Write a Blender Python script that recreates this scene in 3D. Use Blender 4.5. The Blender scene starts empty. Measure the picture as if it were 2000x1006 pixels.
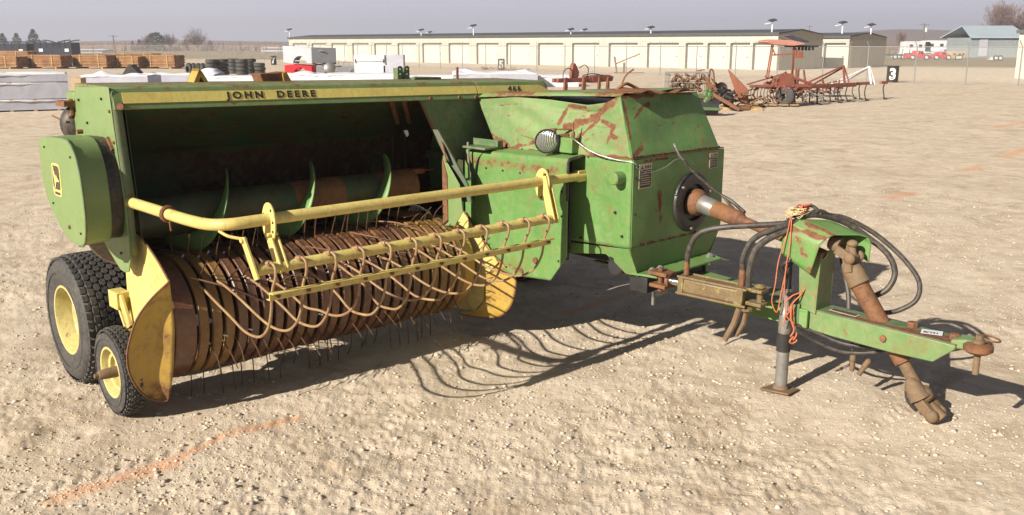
import bpy, bmesh, math, random
import numpy as np
from mathutils import Vector, Matrix

# ------------------------------------------------------------------ camera, sky, sun
sc = bpy.context.scene
C = sc.collection
CAM_H = 2.0
PITCH = math.radians(13.011)
FPX = 1802.5
cam_d = bpy.data.cameras.new('camera')
cam = bpy.data.objects.new('camera', cam_d)
C.objects.link(cam)
cam.location = (0, 0, CAM_H)
cam.rotation_euler = (math.pi / 2 - PITCH, 0, 0)
cam_d.sensor_width = 36.0
cam_d.lens = 36.0 * FPX / 2000.0
cam_d.clip_start = 0.1
cam_d.clip_end = 6000
sc.camera = cam

PHI = math.radians(47.231)                       # heading of the baler
UA = Vector((math.sin(PHI), math.cos(PHI), 0))   # across the baler (a)
TA = Vector((math.cos(PHI), -math.sin(PHI), 0))  # towards the hitch (b)
SUN_K, SUN_M = 1.86, -0.035                       # shadow offset per metre of height along a and b
sun_dir = (UA * SUN_K + TA * SUN_M + Vector((0, 0, -1))).normalized()
sun_d = bpy.data.lights.new('sun', 'SUN')
sun_d.energy = 5.0
sun_d.angle = math.radians(0.55)
sun_d.color = (1.0, 0.93, 0.82)
sun = bpy.data.objects.new('sun', sun_d)
C.objects.link(sun)
sun.rotation_euler = sun_dir.to_track_quat('-Z', 'Y').to_euler()
to_sun = -sun_dir

w = bpy.data.worlds.new("World")
sc.world = w
w.use_nodes = True
nt = w.node_tree
bg = nt.nodes['Background']
sky = nt.nodes.new('ShaderNodeTexSky')
sky.sky_type = 'NISHITA'
sky.sun_disc = False
sky.sun_elevation = math.asin(to_sun.z)
sky.sun_rotation = math.atan2(to_sun.x, to_sun.y)
sky.altitude = 700
sky.air_density = 1.0
sky.dust_density = 3.0
sky.ozone_density = 2.5
tcw = nt.nodes.new('ShaderNodeTexCoord')
hs = nt.nodes.new('ShaderNodeHueSaturation')
hs.inputs['Saturation'].default_value = 0.8
hs.inputs['Value'].default_value = 0.5
mxw = nt.nodes.new('ShaderNodeMix')
mxw.data_type = 'RGBA'
mxw.inputs['B'].default_value = (7.3, 7.25, 8.7, 1)    # pale haze low in the sky, clear overhead
spw = nt.nodes.new('ShaderNodeSeparateXYZ')
nt.links.new(tcw.outputs['Generated'], spw.inputs[0])
mrw = nt.nodes.new('ShaderNodeMapRange')
mrw.interpolation_type = 'SMOOTHSTEP'
mrw.inputs['From Min'].default_value = 0.02
mrw.inputs['From Max'].default_value = 0.34
mrw.inputs['To Min'].default_value = 0.93
mrw.inputs['To Max'].default_value = 0.06
nt.links.new(spw.outputs[2], mrw.inputs['Value'])
nt.links.new(mrw.outputs[0], mxw.inputs['Factor'])
nt.links.new(sky.outputs[0], hs.inputs['Color'])
nt.links.new(hs.outputs[0], mxw.inputs['A'])
nzw = nt.nodes.new('ShaderNodeTexNoise')
nzw.inputs['Scale'].default_value = 3.0
nzw.inputs['Detail'].default_value = 4.0
mpw = nt.nodes.new('ShaderNodeMapping')
mpw.inputs['Scale'].default_value = (1, 1, 6)
nt.links.new(tcw.outputs['Generated'], mpw.inputs['Vector'])
nt.links.new(mpw.outputs[0], nzw.inputs['Vector'])
hzc = nt.nodes.new('ShaderNodeMix')
hzc.data_type = 'RGBA'
hzc.inputs['A'].default_value = (7.3, 7.4, 9.0, 1)
hzc.inputs['B'].default_value = (8.2, 8.2, 9.6, 1)
nt.links.new(nzw.outputs['Fac'], hzc.inputs['Factor'])
nt.links.new(hzc.outputs['Result'], mxw.inputs['B'])
nt.links.new(mxw.outputs['Result'], bg.inputs[0])
bg.inputs[1].default_value = 0.048
sc.view_settings.view_transform = 'Standard'
sc.view_settings.look = 'None'
sc.view_settings.exposure = 0.88
sc.view_settings.gamma = 1.0
sc.cycles.max_bounces = 6
sc.cycles.transparent_max_bounces = 12

# ------------------------------------------------------------------ helpers
rnd = random.Random(7)
cp, sp = math.cos(PITCH), math.sin(PITCH)


def at(px, py, z=0.0):
    """ground position (or height z) surveyed from the photograph (2000x1006 px)"""
    u, v = px - 1000.0, 503.0 - py
    d = Vector((u, FPX * cp + v * sp, -FPX * sp + v * cp))
    t = (z - CAM_H) / d.z
    return Vector((0, 0, CAM_H)) + d * t


def tag(o, label=None, cat=None, group=None, kind=None):
    if label: o['label'] = label
    if cat: o['category'] = cat
    if group: o['group'] = group
    if kind: o['kind'] = kind
    return o


def empty(name, loc=(0, 0, 0), rz=0.0, label=None, cat=None, group=None):
    o = bpy.data.objects.new(name, None)
    o.empty_display_size = 0.2
    C.objects.link(o)
    o.location = loc
    o.rotation_euler = (0, 0, rz)
    return tag(o, label, cat, group)


def copy_tree(o, parent=None):
    c = o.copy()
    C.objects.link(c)
    c.parent = parent
    for ch in list(o.children):
        copy_tree(ch, c)
    return c


class MB:
    """collects shapes; build() links them as one mesh object. swap: points given as (a, b, z)"""

    def __init__(s, swap=False):
        s.bm = bmesh.new()
        s.swap = swap

    def m(s, p):
        return Vector((p[1], p[0], p[2])) if s.swap else Vector(p)

    def v(s, p):
        return s.bm.verts.new(s.m(p))

    def face(s, vs):
        try:
            return s.bm.faces.new(vs)
        except ValueError:
            return None

    def poly(s, pts):
        return s.face([s.v(p) for p in pts])

    def ext(s, pts, vec):
        n = len(pts)
        A = [s.v(p) for p in pts]
        B = [s.v((p[0] + vec[0], p[1] + vec[1], p[2] + vec[2])) for p in pts]
        s.face(A)
        s.face(B[::-1])
        for i in range(n):
            s.face([A[i], B[i], B[(i + 1) % n], A[(i + 1) % n]])
        return s

    def box(s, lo, hi):
        x0, y0, z0 = lo
        x1, y1, z1 = hi
        return s.ext([(x0, y0, z0), (x1, y0, z0), (x1, y1, z0), (x0, y1, z0)], (0, 0, z1 - z0))

    def bar(s, p, q, w_, h, up=(0, 0, 1)):
        p, q = Vector(p), Vector(q)
        d = (q - p).normalized()
        upv = Vector(up)
        if abs(d.dot(upv)) > 0.98: upv = Vector((1, 0, 0))
        r = d.cross(upv).normalized()
        n = r.cross(d).normalized()
        pts = [p + r * (i * w_ / 2) + n * (j * h / 2) for i, j in ((-1, -1), (1, -1), (1, 1), (-1, 1))]
        return s.ext(pts, q - p)

    def rings(s, rs, closed_ends=True, loop=False):
        R = [[s.v(p) for p in r] for r in rs]
        n = len(R[0])
        m_ = len(R)
        for i in range(m_ if loop else m_ - 1):
            a, b = R[i], R[(i + 1) % m_]
            for k in range(n):
                s.face([a[k], a[(k + 1) % n], b[(k + 1) % n], b[k]])
        if closed_ends and not loop:
            s.face(R[0][::-1])
            s.face(R[-1])
        return s

    def tube(s, pts, r, seg=10, sub=0, flat=1.0):
        P_ = [Vector(p) for p in pts]
        if sub:
            P_ = smooth(P_, sub)
        rr = r if isinstance(r, (list, tuple)) else None
        rs = []
        up = None
        for i, p in enumerate(P_):
            d = (P_[min(i + 1, len(P_) - 1)] - P_[max(i - 1, 0)])
            if d.length < 1e-9: d = Vector((0, 0, 1))
            d.normalize()
            if up is None:
                up = Vector((0, 0, 1)) if abs(d.z) < 0.9 else Vector((1, 0, 0))
            x = d.cross(up)
            if x.length < 1e-6: x = d.cross(Vector((0.3, 1, 0.2)))
            x.normalize()
            y = x.cross(d).normalized()
            up = y
            if rr:
                t = i / (len(P_) - 1) * (len(rr) - 1)
                k = min(int(t), len(rr) - 2)
                R_ = rr[k] * (1 - (t - k)) + rr[k + 1] * (t - k)
            else:
                R_ = r
            rs.append([p + (x * math.cos(2 * math.pi * j / seg) + y * math.sin(2 * math.pi * j / seg) * flat) * R_ for j in range(seg)])
        return s.rings(rs)

    def cyl(s, p, q, r, seg=20, r2=None):
        return s.tube([p, q], [r, r if r2 is None else r2], seg)

    def lathe(s, prof, o, axis, seg=32, cap=False):
        """prof: (t along axis, radius)"""
        o, ax = Vector(o), Vector(axis).normalized()
        x = ax.cross(Vector((0, 0, 1)) if abs(ax.z) < 0.9 else Vector((1, 0, 0))).normalized()
        y = ax.cross(x)
        rs = []
        for t, r in prof:
            rs.append([o + ax * t + (x * math.cos(2 * math.pi * j / seg) + y * math.sin(2 * math.pi * j / seg)) * max(r, 1e-4) for j in range(seg)])
        return s.rings(rs, closed_ends=cap)

    def grid(s, fn, nu, nv, closed=False, thick=None):
        V_ = [[s.v(fn(i / nu, j / nv)) for j in range(nv + 1)] for i in range(nu + 1)]
        for i in range(nu):
            for j in range(nv):
                s.face([V_[i][j], V_[i + 1][j], V_[i + 1][j + 1], V_[i][j + 1]])
        return s

    def sphere(s, c, r, sx=1, sy=1, sz=1, seg=12, rg=8):
        c = Vector(c)
        rs = []
        for i in range(rg + 1):
            t = math.pi * i / rg
            rs.append([c + Vector((math.sin(t) * math.cos(2 * math.pi * j / seg) * r * sx, math.sin(t) * math.sin(2 * math.pi * j / seg) * r * sy, math.cos(t) * r * sz)) for j in range(seg)])
        return s.rings(rs)

    def build(s, name, mat, parent=None, bevel=0.0, solid=0.0, smooth_angle=35, label=None, kind=None, clean=True, off=0):
        if clean:
            bmesh.ops.remove_doubles(s.bm, verts=s.bm.verts, dist=1e-5)
            bmesh.ops.recalc_face_normals(s.bm, faces=s.bm.faces)
        me = bpy.data.meshes.new(name)
        s.bm.to_mesh(me)
        s.bm.free()
        me.polygons.foreach_set('use_smooth', [True] * len(me.polygons))
        if hasattr(me, 'set_sharp_from_angle'):
            me.set_sharp_from_angle(angle=math.radians(smooth_angle))
        me.materials.append(mat)
        o = bpy.data.objects.new(name, me)
        C.objects.link(o)
        if parent is not None: o.parent = parent
        if solid:
            md = o.modifiers.new('solid', 'SOLIDIFY')
            md.thickness = solid
            md.offset = off
        if bevel:
            md = o.modifiers.new('bevel', 'BEVEL')
            md.width = bevel
            md.segments = 2
            md.limit_method = 'ANGLE'
            md.angle_limit = math.radians(38)
        tag(o, label, kind=kind)
        return o


def build_each(mb, name, mat, parent, bevel=0.0, label=None):
    """every separate piece of mb becomes a part of its own"""
    bm = mb.bm
    bmesh.ops.remove_doubles(bm, verts=bm.verts, dist=1e-5)
    bmesh.ops.recalc_face_normals(bm, faces=bm.faces)
    seen, out = set(), []
    for v0 in list(bm.verts):
        if v0 in seen: continue
        comp, stack = [], [v0]
        seen.add(v0)
        while stack:
            v = stack.pop()
            comp.append(v)
            for e in v.link_edges:
                o_ = e.other_vert(v)
                if o_ not in seen:
                    seen.add(o_)
                    stack.append(o_)
        out.append(comp)
    obs = []
    for comp in out:
        m2 = MB()
        mp = {v: m2.bm.verts.new(v.co) for v in comp}
        fs_ = {f for v in comp for f in v.link_faces}
        for f in fs_: m2.bm.faces.new([mp[v] for v in f.verts])
        obs.append(m2.build(name, mat, parent, bevel, label=label, clean=False))
    bm.free()
    return obs


def smooth(P_, sub):
    out = []
    n = len(P_)
    for i in range(n - 1):
        p0, p1, p2, p3 = P_[max(i - 1, 0)], P_[i], P_[i + 1], P_[min(i + 2, n - 1)]
        for k in range(sub):
            t = k / sub
            out.append(0.5 * ((2 * p1) + (p2 - p0) * t + (2 * p0 - 5 * p1 + 4 * p2 - p3) * t * t + (3 * p1 - p0 - 3 * p2 + p3) * t ** 3))
    out.append(P_[-1])
    return out


# ------------------------------------------------------------------ materials
def nodes(name):
    m = bpy.data.materials.new(name)
    m.use_nodes = True
    return m, m.node_tree, m.node_tree.nodes['Principled BSDF']


def N(nt_, typ, **kw):
    n = nt_.nodes.new(typ)
    for k, v in kw.items():
        setattr(n, k, v)
    return n


def noise(nt_, scale, detail=6, rough=0.6, dist=0.0, vec=None, coord='Object'):
    n = N(nt_, 'ShaderNodeTexNoise')
    n.inputs['Scale'].default_value = scale
    n.inputs['Detail'].default_value = detail
    n.inputs['Roughness'].default_value = rough
    n.inputs['Distortion'].default_value = dist
    if vec is None:
        tc = N(nt_, 'ShaderNodeTexCoord')
        vec = tc.outputs[coord]
    nt_.links.new(vec, n.inputs['Vector'])
    return n.outputs['Fac']


def ramp(nt_, fac, lo, hi, a=0.0, b=1.0):
    n = N(nt_, 'ShaderNodeMapRange')
    n.inputs['From Min'].default_value = lo
    n.inputs['From Max'].default_value = hi
    n.inputs['To Min'].default_value = a
    n.inputs['To Max'].default_value = b
    nt_.links.new(fac, n.inputs['Value'])
    return n.outputs['Result']


def mix(nt_, fac, a, b):
    n = N(nt_, 'ShaderNodeMix', data_type='RGBA')
    if isinstance(fac, (int, float)): n.inputs['Factor'].default_value = fac
    else: nt_.links.new(fac, n.inputs['Factor'])
    for k, v in (('A', a), ('B', b)):
        if isinstance(v, (tuple, list)): n.inputs[k].default_value = (*v[:3], 1)
        else: nt_.links.new(v, n.inputs[k])
    return n.outputs['Result']


def mth(nt_, op, a, b=None, clamp=False):
    n = N(nt_, 'ShaderNodeMath', operation=op, use_clamp=clamp)
    for i, v in enumerate((a, b)):
        if v is None: continue
        if isinstance(v, (int, float)): n.inputs[i].default_value = v
        else: nt_.links.new(v, n.inputs[i])
    return n.outputs[0]


def bump(nt_, bsdf, h, strength=0.3, dist=0.01):
    b = N(nt_, 'ShaderNodeBump')
    b.inputs['Strength'].default_value = strength
    b.inputs['Distance'].default_value = dist
    nt_.links.new(h, b.inputs['Height'])
    nt_.links.new(b.outputs[0], bsdf.inputs['Normal'])


RUST = (0.185, 0.082, 0.04)
RUST2 = (0.10, 0.038, 0.02)


def paint(name, base, base2=None, rust=0.30, scale=6.0, rough=0.5, dirt=0.25, metallic=0.0, rcol=RUST, rcol2=RUST2, spec=0.4, sharp=0.07, chips=0.5, seed=0.0, dirtcol=(0.30, 0.235, 0.16), stretch=(1, 1, 1)):
    """weathered paint: tone variation, dust film, rust patches, small chips; 'rust' attribute adds hand placed rust"""
    m, t, b = nodes(name)
    base2 = base2 or tuple(c * 0.7 for c in base)
    tc = N(t, 'ShaderNodeTexCoord')
    mp = N(t, 'ShaderNodeMapping')
    mp.inputs['Location'].default_value = (seed, seed * 1.7, seed * 0.6)
    mp.inputs['Scale'].default_value = stretch
    t.links.new(tc.outputs['Object'], mp.inputs['Vector'])
    vec = mp.outputs[0]
    n1 = noise(t, scale * 0.35, 5, 0.6, 0.4, vec)
    n2 = noise(t, scale, 9, 0.68, 0.9, vec)
    n3 = noise(t, scale * 9, 5, 0.7, 0.0, vec)
    n4 = noise(t, scale * 2.2, 7, 0.7, 1.6, vec)
    col = mix(t, ramp(t, n1, 0.32, 0.68), base, base2)
    col = mix(t, ramp(t, n4, 0.42, 0.75, 0.0, dirt), col, dirtcol)
    at_ = N(t, 'ShaderNodeAttribute', attribute_name='rust')
    th = 1.0 - rust
    lo = 0.35 + 0.32 * th
    mp2 = N(t, 'ShaderNodeMapping')
    mp2.inputs['Scale'].default_value = (1, 1, 0.16)
    t.links.new(vec, mp2.inputs['Vector'])
    nst = noise(t, scale * 5, 6, 0.7, 0.3, mp2.outputs[0])
    n5 = noise(t, scale * 4.5, 6, 0.75, 0.4, vec)
    combo = mth(t, 'ADD', mth(t, 'ADD', mth(t, 'MULTIPLY', n2, 0.5), mth(t, 'MULTIPLY', n5, 0.5)), mth(t, 'MULTIPLY', at_.outputs['Fac'], 0.215))
    # chalky fading and vertical dirt streaks
    col = mix(t, ramp(t, n5, 0.45, 0.8, 0.0, 0.30), col, tuple(min(1, c * 1.25 + 0.035) for c in base))
    col = mix(t, ramp(t, nst, 0.52, 0.78, 0.0, dirt * 1.1), col, tuple(c * 0.55 for c in dirtcol))
    mask = ramp(t, combo, lo, lo + sharp)
    chip = ramp(t, n3, 0.74 - 0.12 * chips, 0.76 - 0.12 * chips + 0.015)
    chip = mth(t, 'MULTIPLY', chip, ramp(t, n4, 0.40, 0.62))
    mask = mth(t, 'MAXIMUM', mask, mth(t, 'MULTIPLY', chip, min(1.0, chips * 1.5)))
    mask = mth(t, 'MINIMUM', mask, 1.0)
    rc = mix(t, ramp(t, n3, 0.35, 0.65), rcol, rcol2)
    # orange bleed around the rust
    halo = ramp(t, combo, lo - 0.09, lo, 0.0, 0.5)
    col = mix(t, halo, col, (rcol[0] * 1.1, rcol[1] * 1.3, rcol[2]))
    col = mix(t, mask, col, rc)
    t.links.new(col, b.inputs['Base Color'])
    t.links.new(mth(t, 'ADD', ramp(t, mask, 0, 1, rough, 0.85), ramp(t, n4, 0.3, 0.7, -0.06, 0.1)), b.inputs['Roughness'])
    b.inputs['Metallic'].default_value = metallic
    b.inputs['Specular IOR Level'].default_value = spec
    h = mth(t, 'SUBTRACT', mth(t, 'MULTIPLY', n3, 0.25), mth(t, 'MULTIPLY', mask, 0.5))
    h = mth(t, 'ADD', h, mth(t, 'MULTIPLY', n1, 1.8))
    bump(t, b, h, 0.35, 0.006)
    return m


GREEN = (0.115, 0.275, 0.062)
M = {}
M['green'] = paint('green_paint', (0.112, 0.240, 0.060), (0.074, 0.175, 0.042), rust=0.17, scale=5, rough=0.45, dirt=0.35, chips=0.55)
M['green_clean'] = paint('green_paint_end_panel', (0.165, 0.238, 0.088), (0.14, 0.215, 0.072), rust=0.06, scale=3, rough=0.38, dirt=0.16, chips=0.15, seed=3)
M['green_rusty'] = paint('green_paint_rusted', (0.148, 0.245, 0.085), (0.095, 0.175, 0.058), rust=0.22, scale=5, rough=0.45, dirt=0.5, seed=8, chips=0.8)
M['green_dull'] = paint('green_paint_dull', (0.085, 0.145, 0.062), (0.065, 0.115, 0.048), rust=0.2, scale=3.5, rough=0.55, dirt=0.5, seed=5)
M['green_inner_shaded'] = paint('green_paint_inside_shaded', (0.030, 0.080, 0.032), (0.016, 0.042, 0.018), rust=0.42, scale=2.6, rough=0.45, dirt=0.15, seed=11, rcol=(0.07, 0.028, 0.014), rcol2=(0.03, 0.014, 0.009), sharp=0.12)  # rusty inside paint, darkened so the header interior reads as deep shade
M['yellow'] = paint('yellow_paint', (0.62, 0.505, 0.155), (0.51, 0.40, 0.115), rust=0.16, scale=9, rough=0.45, dirt=0.40, chips=0.8, seed=2, rcol=(0.22, 0.10, 0.04))
M['yellow_rusty_shaded'] = paint('yellow_paint_rusted_shaded', (0.47, 0.315, 0.05), (0.34, 0.205, 0.035), rust=0.27, scale=5, rough=0.5, dirt=0.3, chips=0.8, seed=4, sharp=0.12)  # real rust; amber base also darkened for the shaded pickup shield front
M['yellow_band'] = paint('yellow_band_paint', (0.22, 0.125, 0.03), (0.12, 0.065, 0.02), rust=0.52, scale=5, rough=0.45, dirt=0.2, seed=6, sharp=0.2)
M['yellow_rim'] = paint('yellow_rim_paint', (0.54, 0.475, 0.175), (0.45, 0.385, 0.13), rust=0.2, scale=10, rough=0.5, dirt=0.6, seed=7, chips=0.3)
M['stripe'] = paint('yellow_stripe', (0.72, 0.61, 0.17), (0.60, 0.50, 0.13), rust=0.08, scale=7, rough=0.4, dirt=0.35, chips=0.3, seed=9)
M['rust'] = paint('rusty_steel', (0.155, 0.062, 0.030), (0.085, 0.036, 0.021), rust=0.4, scale=7, rough=0.7, dirt=0.12, rcol=(0.22, 0.085, 0.035), rcol2=(0.11, 0.045, 0.02), sharp=0.2, chips=0.2)
M['band'] = paint('polished_rust_band', (0.125, 0.052, 0.026), (0.06, 0.028, 0.016), rust=0.34, scale=6, rough=0.40, dirt=0.12, rcol=(0.19, 0.072, 0.03), rcol2=(0.10, 0.04, 0.018), sharp=0.25, chips=0.2, spec=0.6, seed=13)
M['finger'] = paint('worn_yellow_wire', (0.36, 0.27, 0.11), (0.24, 0.13, 0.08), rust=0.5, scale=9, rough=0.45, dirt=0.3, sharp=0.15, chips=0.4, rcol=(0.22, 0.10, 0.065), rcol2=(0.13, 0.06, 0.04))
M['wire'] = paint('rusty_wire', (0.30, 0.15, 0.10), (0.20, 0.10, 0.065), rust=0.4, scale=20, rough=0.45, dirt=0.3, sharp=0.2, chips=0.1)
M['tine'] = paint('tine_wire', (0.085, 0.045, 0.03), (0.05, 0.03, 0.022), rust=0.4, scale=20, rough=0.4, dirt=0.2, sharp=0.2, chips=0.1, metallic=0.3)
M['cyl'] = paint('greasy_cylinder', (0.155, 0.105, 0.045), (0.11, 0.072, 0.032), rust=0.10, scale=9, rough=0.5, dirt=0.3, rcol=(0.62, 0.50, 0.06), rcol2=(0.5, 0.38, 0.05), chips=0.2, sharp=0.02, seed=21)
M['tan'] = paint('dusty_casting', (0.175, 0.12, 0.07), (0.10, 0.066, 0.038), rust=0.35, scale=10, rough=0.75, dirt=0.3, seed=12, sharp=0.2)
M['black'] = paint('black_plastic', (0.016, 0.015, 0.016), (0.024, 0.02, 0.02), rust=0.08, scale=8, rough=0.38, dirt=0.18, chips=0.0)
M['hose'] = paint('rubber_hose', (0.020, 0.018, 0.018), (0.036, 0.030, 0.026), rust=0.05, scale=8, rough=0.5, dirt=0.28, chips=0)
M['steel'] = paint('grey_steel', (0.30, 0.30, 0.29), (0.20, 0.20, 0.19), rust=0.26, scale=14, rough=0.4, dirt=0.4, metallic=0.5, chips=0.4)
M['chrome'] = paint('chrome_rod', (0.6, 0.6, 0.6), (0.5, 0.5, 0.5), rust=0.05, scale=10, rough=0.15, dirt=0.1, metallic=1.0, chips=0)
M['decal_dark'] = paint('decal_black', (0.035, 0.025, 0.022), (0.05, 0.035, 0.03), rust=0.1, scale=30, rough=0.5, dirt=0.3, chips=0.1)
M['decal_pale'] = paint('decal_pale', (0.55, 0.47, 0.33), (0.42, 0.36, 0.25), rust=0.12, scale=40, rough=0.5, dirt=0.4, chips=0.5)
M['letter'] = paint('letter_black', (0.02, 0.018, 0.014), (0.035, 0.03, 0.02), rust=0.05, scale=30, rough=0.5, dirt=0.1, chips=0.1)


def rubber():
    m, t, b = nodes('tyre_rubber')
    n1 = noise(t, 9, 6, 0.65, 0.6)
    n2 = noise(t, 60, 4, 0.7)
    col = mix(t, ramp(t, n1, 0.35, 0.7), (0.022, 0.022, 0.023), (0.060, 0.054, 0.047))
    col = mix(t, ramp(t, n2, 0.45, 0.75, 0, 0.4), col, (0.17, 0.145, 0.11))
    t.links.new(col, b.inputs['Base Color'])
    b.inputs['Roughness'].default_value = 0.72
    bump(t, b, n2, 0.2, 0.003)
    return m


M['rubber'] = rubber()


def plain(name, col, rough=0.6, var=0.25, scale=4.0, metallic=0.0, spec=0.3, bumpd=0.0, emit=None, alpha=None):
    m, t, b = nodes(name)
    n1 = noise(t, scale, 6, 0.65, 0.5)
    c = mix(t, ramp(t, n1, 0.3, 0.7), tuple(x * (1 - var) for x in col), tuple(min(1, x * (1 + var * 0.6)) for x in col))
    t.links.new(c, b.inputs['Base Color'])
    b.inputs['Roughness'].default_value = rough
    b.inputs['Metallic'].default_value = metallic
    b.inputs['Specular IOR Level'].default_value = spec
    if bumpd: bump(t, b, n1, 0.5, bumpd)
    return m


M['twine'] = plain('orange_twine', (0.50, 0.15, 0.07), 0.8, 0.3, 30)
M['straw'] = plain('straw', (0.62, 0.50, 0.28), 0.85, 0.3, 20)
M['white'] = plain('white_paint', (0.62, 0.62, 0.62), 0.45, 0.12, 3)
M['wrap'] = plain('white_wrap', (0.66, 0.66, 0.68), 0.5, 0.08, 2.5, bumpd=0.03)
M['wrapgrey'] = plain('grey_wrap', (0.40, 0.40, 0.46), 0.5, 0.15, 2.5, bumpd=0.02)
M['wood'] = plain('pale_wood', (0.42, 0.28, 0.13), 0.8, 0.35, 5)
M['siding'] = plain('cream_steel_siding', (0.45, 0.425, 0.36), 0.5, 0.10, 0.7)
M['siding_end'] = plain('tan_steel_siding', (0.40, 0.365, 0.29), 0.5, 0.05, 0.7)
M['door'] = plain('cream_roll_up_door', (0.50, 0.47, 0.40), 0.45, 0.04, 0.7)
M['trim'] = plain('dark_grey_trim', (0.075, 0.075, 0.075), 0.5, 0.15, 2)
M['galv'] = plain('galvanised_steel', (0.24, 0.235, 0.22), 0.5, 0.15, 8, metallic=0.3)
M['solar'] = plain('solar_cells', (0.05, 0.05, 0.07), 0.25, 0.2, 4)
M['darkmetal'] = plain('dark_metal', (0.03, 0.028, 0.028), 0.5, 0.3, 5)
M['red'] = paint('red_paint', (0.23, 0.035, 0.03), (0.13, 0.028, 0.024), rust=0.36, scale=4, dirt=0.3, chips=0.4, seed=31)
M['orange'] = paint('orange_paint', (0.32, 0.09, 0.045), (0.20, 0.055, 0.033), rust=0.36, scale=4, dirt=0.3, chips=0.4, seed=32)
M['pink'] = paint('faded_orange_paint', (0.48, 0.23, 0.17), (0.4, 0.17, 0.13), rust=0.2, scale=4, dirt=0.3, seed=33)
M['carred'] = plain('car_red_paint', (0.50, 0.02, 0.03), 0.3, 0.15, 2, spec=0.5)
M['silver'] = plain('silver_paint', (0.58, 0.60, 0.63), 0.35, 0.12, 2, metallic=0.3)
M['grey'] = plain('grey_paint', (0.18, 0.18, 0.19), 0.45, 0.15, 2)
M['glass'] = plain('dark_window_glass', (0.03, 0.035, 0.04), 0.12, 0.1, 2, spec=0.6)
M['navy'] = plain('dark_container_paint', (0.018, 0.022, 0.035), 0.5, 0.3, 1.0)
M['blueroof'] = plain('blue_grey_steel_roof', (0.33, 0.39, 0.43), 0.45, 0.1, 0.5)
M['bluewall'] = plain('blue_grey_steel_wall', (0.24, 0.275, 0.285), 0.5, 0.1, 0.5)
M['brush'] = plain('bare_twigs', (0.21, 0.135, 0.11), 0.9, 0.3, 1.0)
M['bark'] = plain('grey_bark', (0.16, 0.12, 0.09), 0.9, 0.3, 3.0)
M['needle'] = plain('dark_evergreen', (0.045, 0.052, 0.038), 0.9, 0.35, 0.6)
M['greenimp'] = paint('green_implement_paint', (0.055, 0.16, 0.045), (0.04, 0.11, 0.03), rust=0.25, scale=5, dirt=0.3, seed=35)
M['card'] = plain('brown_box_board', (0.40, 0.29, 0.17), 0.8, 0.15, 3)


def logs_mat():
    m, t, b = nodes('peeled_posts')
    n1 = noise(t, 1.3, 4, 0.6)
    n2 = noise(t, 14, 4, 0.6)
    col = mix(t, ramp(t, n1, 0.35, 0.65), (0.20, 0.09, 0.032), (0.33, 0.18, 0.072))
    col = mix(t, ramp(t, n2, 0.5, 0.7), col, (0.13, 0.055, 0.02))
    t.links.new(col, b.inputs['Base Color'])
    b.inputs['Roughness'].default_value = 0.8
    return m


M['logs'] = logs_mat()


def mesh_fence_mat():
    m, t, b = nodes('chain_link_mesh')
    tc = N(t, 'ShaderNodeTexCoord')
    sep = N(t, 'ShaderNodeSeparateXYZ')
    t.links.new(tc.outputs['UV'], sep.inputs[0])
    s1 = mth(t, 'ADD', sep.outputs[0], sep.outputs[1])
    s2 = mth(t, 'SUBTRACT', sep.outputs[0], sep.outputs[1])
    k = 1 / 0.09
    a = mth(t, 'FRACT', mth(t, 'MULTIPLY', s1, k))
    c = mth(t, 'FRACT', mth(t, 'MULTIPLY', s2, k))
    g = mth(t, 'MAXIMUM', mth(t, 'LESS_THAN', a, 0.075), mth(t, 'LESS_THAN', c, 0.075))
    t.links.new(g, b.inputs['Alpha'])
    b.inputs['Base Color'].default_value = (0.42, 0.40, 0.36, 1)
    b.inputs['Roughness'].default_value = 0.6
    return m


M['chain'] = mesh_fence_mat()


# ------------------------------------------------------------------ ground
def vnoise(x, y, seed):
    """smooth value noise on numpy arrays"""
    xi = np.floor(x).astype(np.int64)
    yi = np.floor(y).astype(np.int64)
    fx, fy = x - xi, y - yi
    fx = fx * fx * (3 - 2 * fx)
    fy = fy * fy * (3 - 2 * fy)

    def h(i, j):
        n = (i * 374761393 + j * 668265263 + seed * 1442695041) & 0x7fffffff
        n = ((n ^ (n >> 13)) * 1274126177) & 0x7fffffff
        n = n ^ (n >> 16)
        return (n & 0xffff) / 65535.0
    return (h(xi, yi) * (1 - fx) + h(xi + 1, yi) * fx) * (1 - fy) + (h(xi, yi + 1) * (1 - fx) + h(xi + 1, yi + 1) * fx) * fy


def seg_dist(x, y, p, q):
    px, py, qx, qy = p.x, p.y, q.x, q.y
    dx, dy = qx - px, qy - py
    L2 = dx * dx + dy * dy
    t = np.clip(((x - px) * dx + (y - py) * dy) / L2, 0, 1)
    return np.hypot(x - px - t * dx, y - py - t * dy)


PAINT_LINES = [((100, 978), (330, 905), 0.060), ((330, 905), (440, 850), 0.03), ((440, 850), (578, 812), 0.045), ((1105, 612), (1262, 562), 0.055),
               ((1735, 387), (1785, 376), 0.09), ((1880, 334), (1915, 324), 0.08), ((1965, 305), (2005, 292), 0.12), ((1940, 250), (2000, 238), 0.12)]


TRACKS = [((-100, 1000), (900, 700), 0.10), ((300, 1100), (1500, 800), 0.11), ((1300, 1060), (2100, 560), 0.12), ((500, 1050), (760, 800), 0.09), ((1500, 330), (2100, 420), 0.14), ((0, 560), (90, 300), 0.12)]


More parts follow.
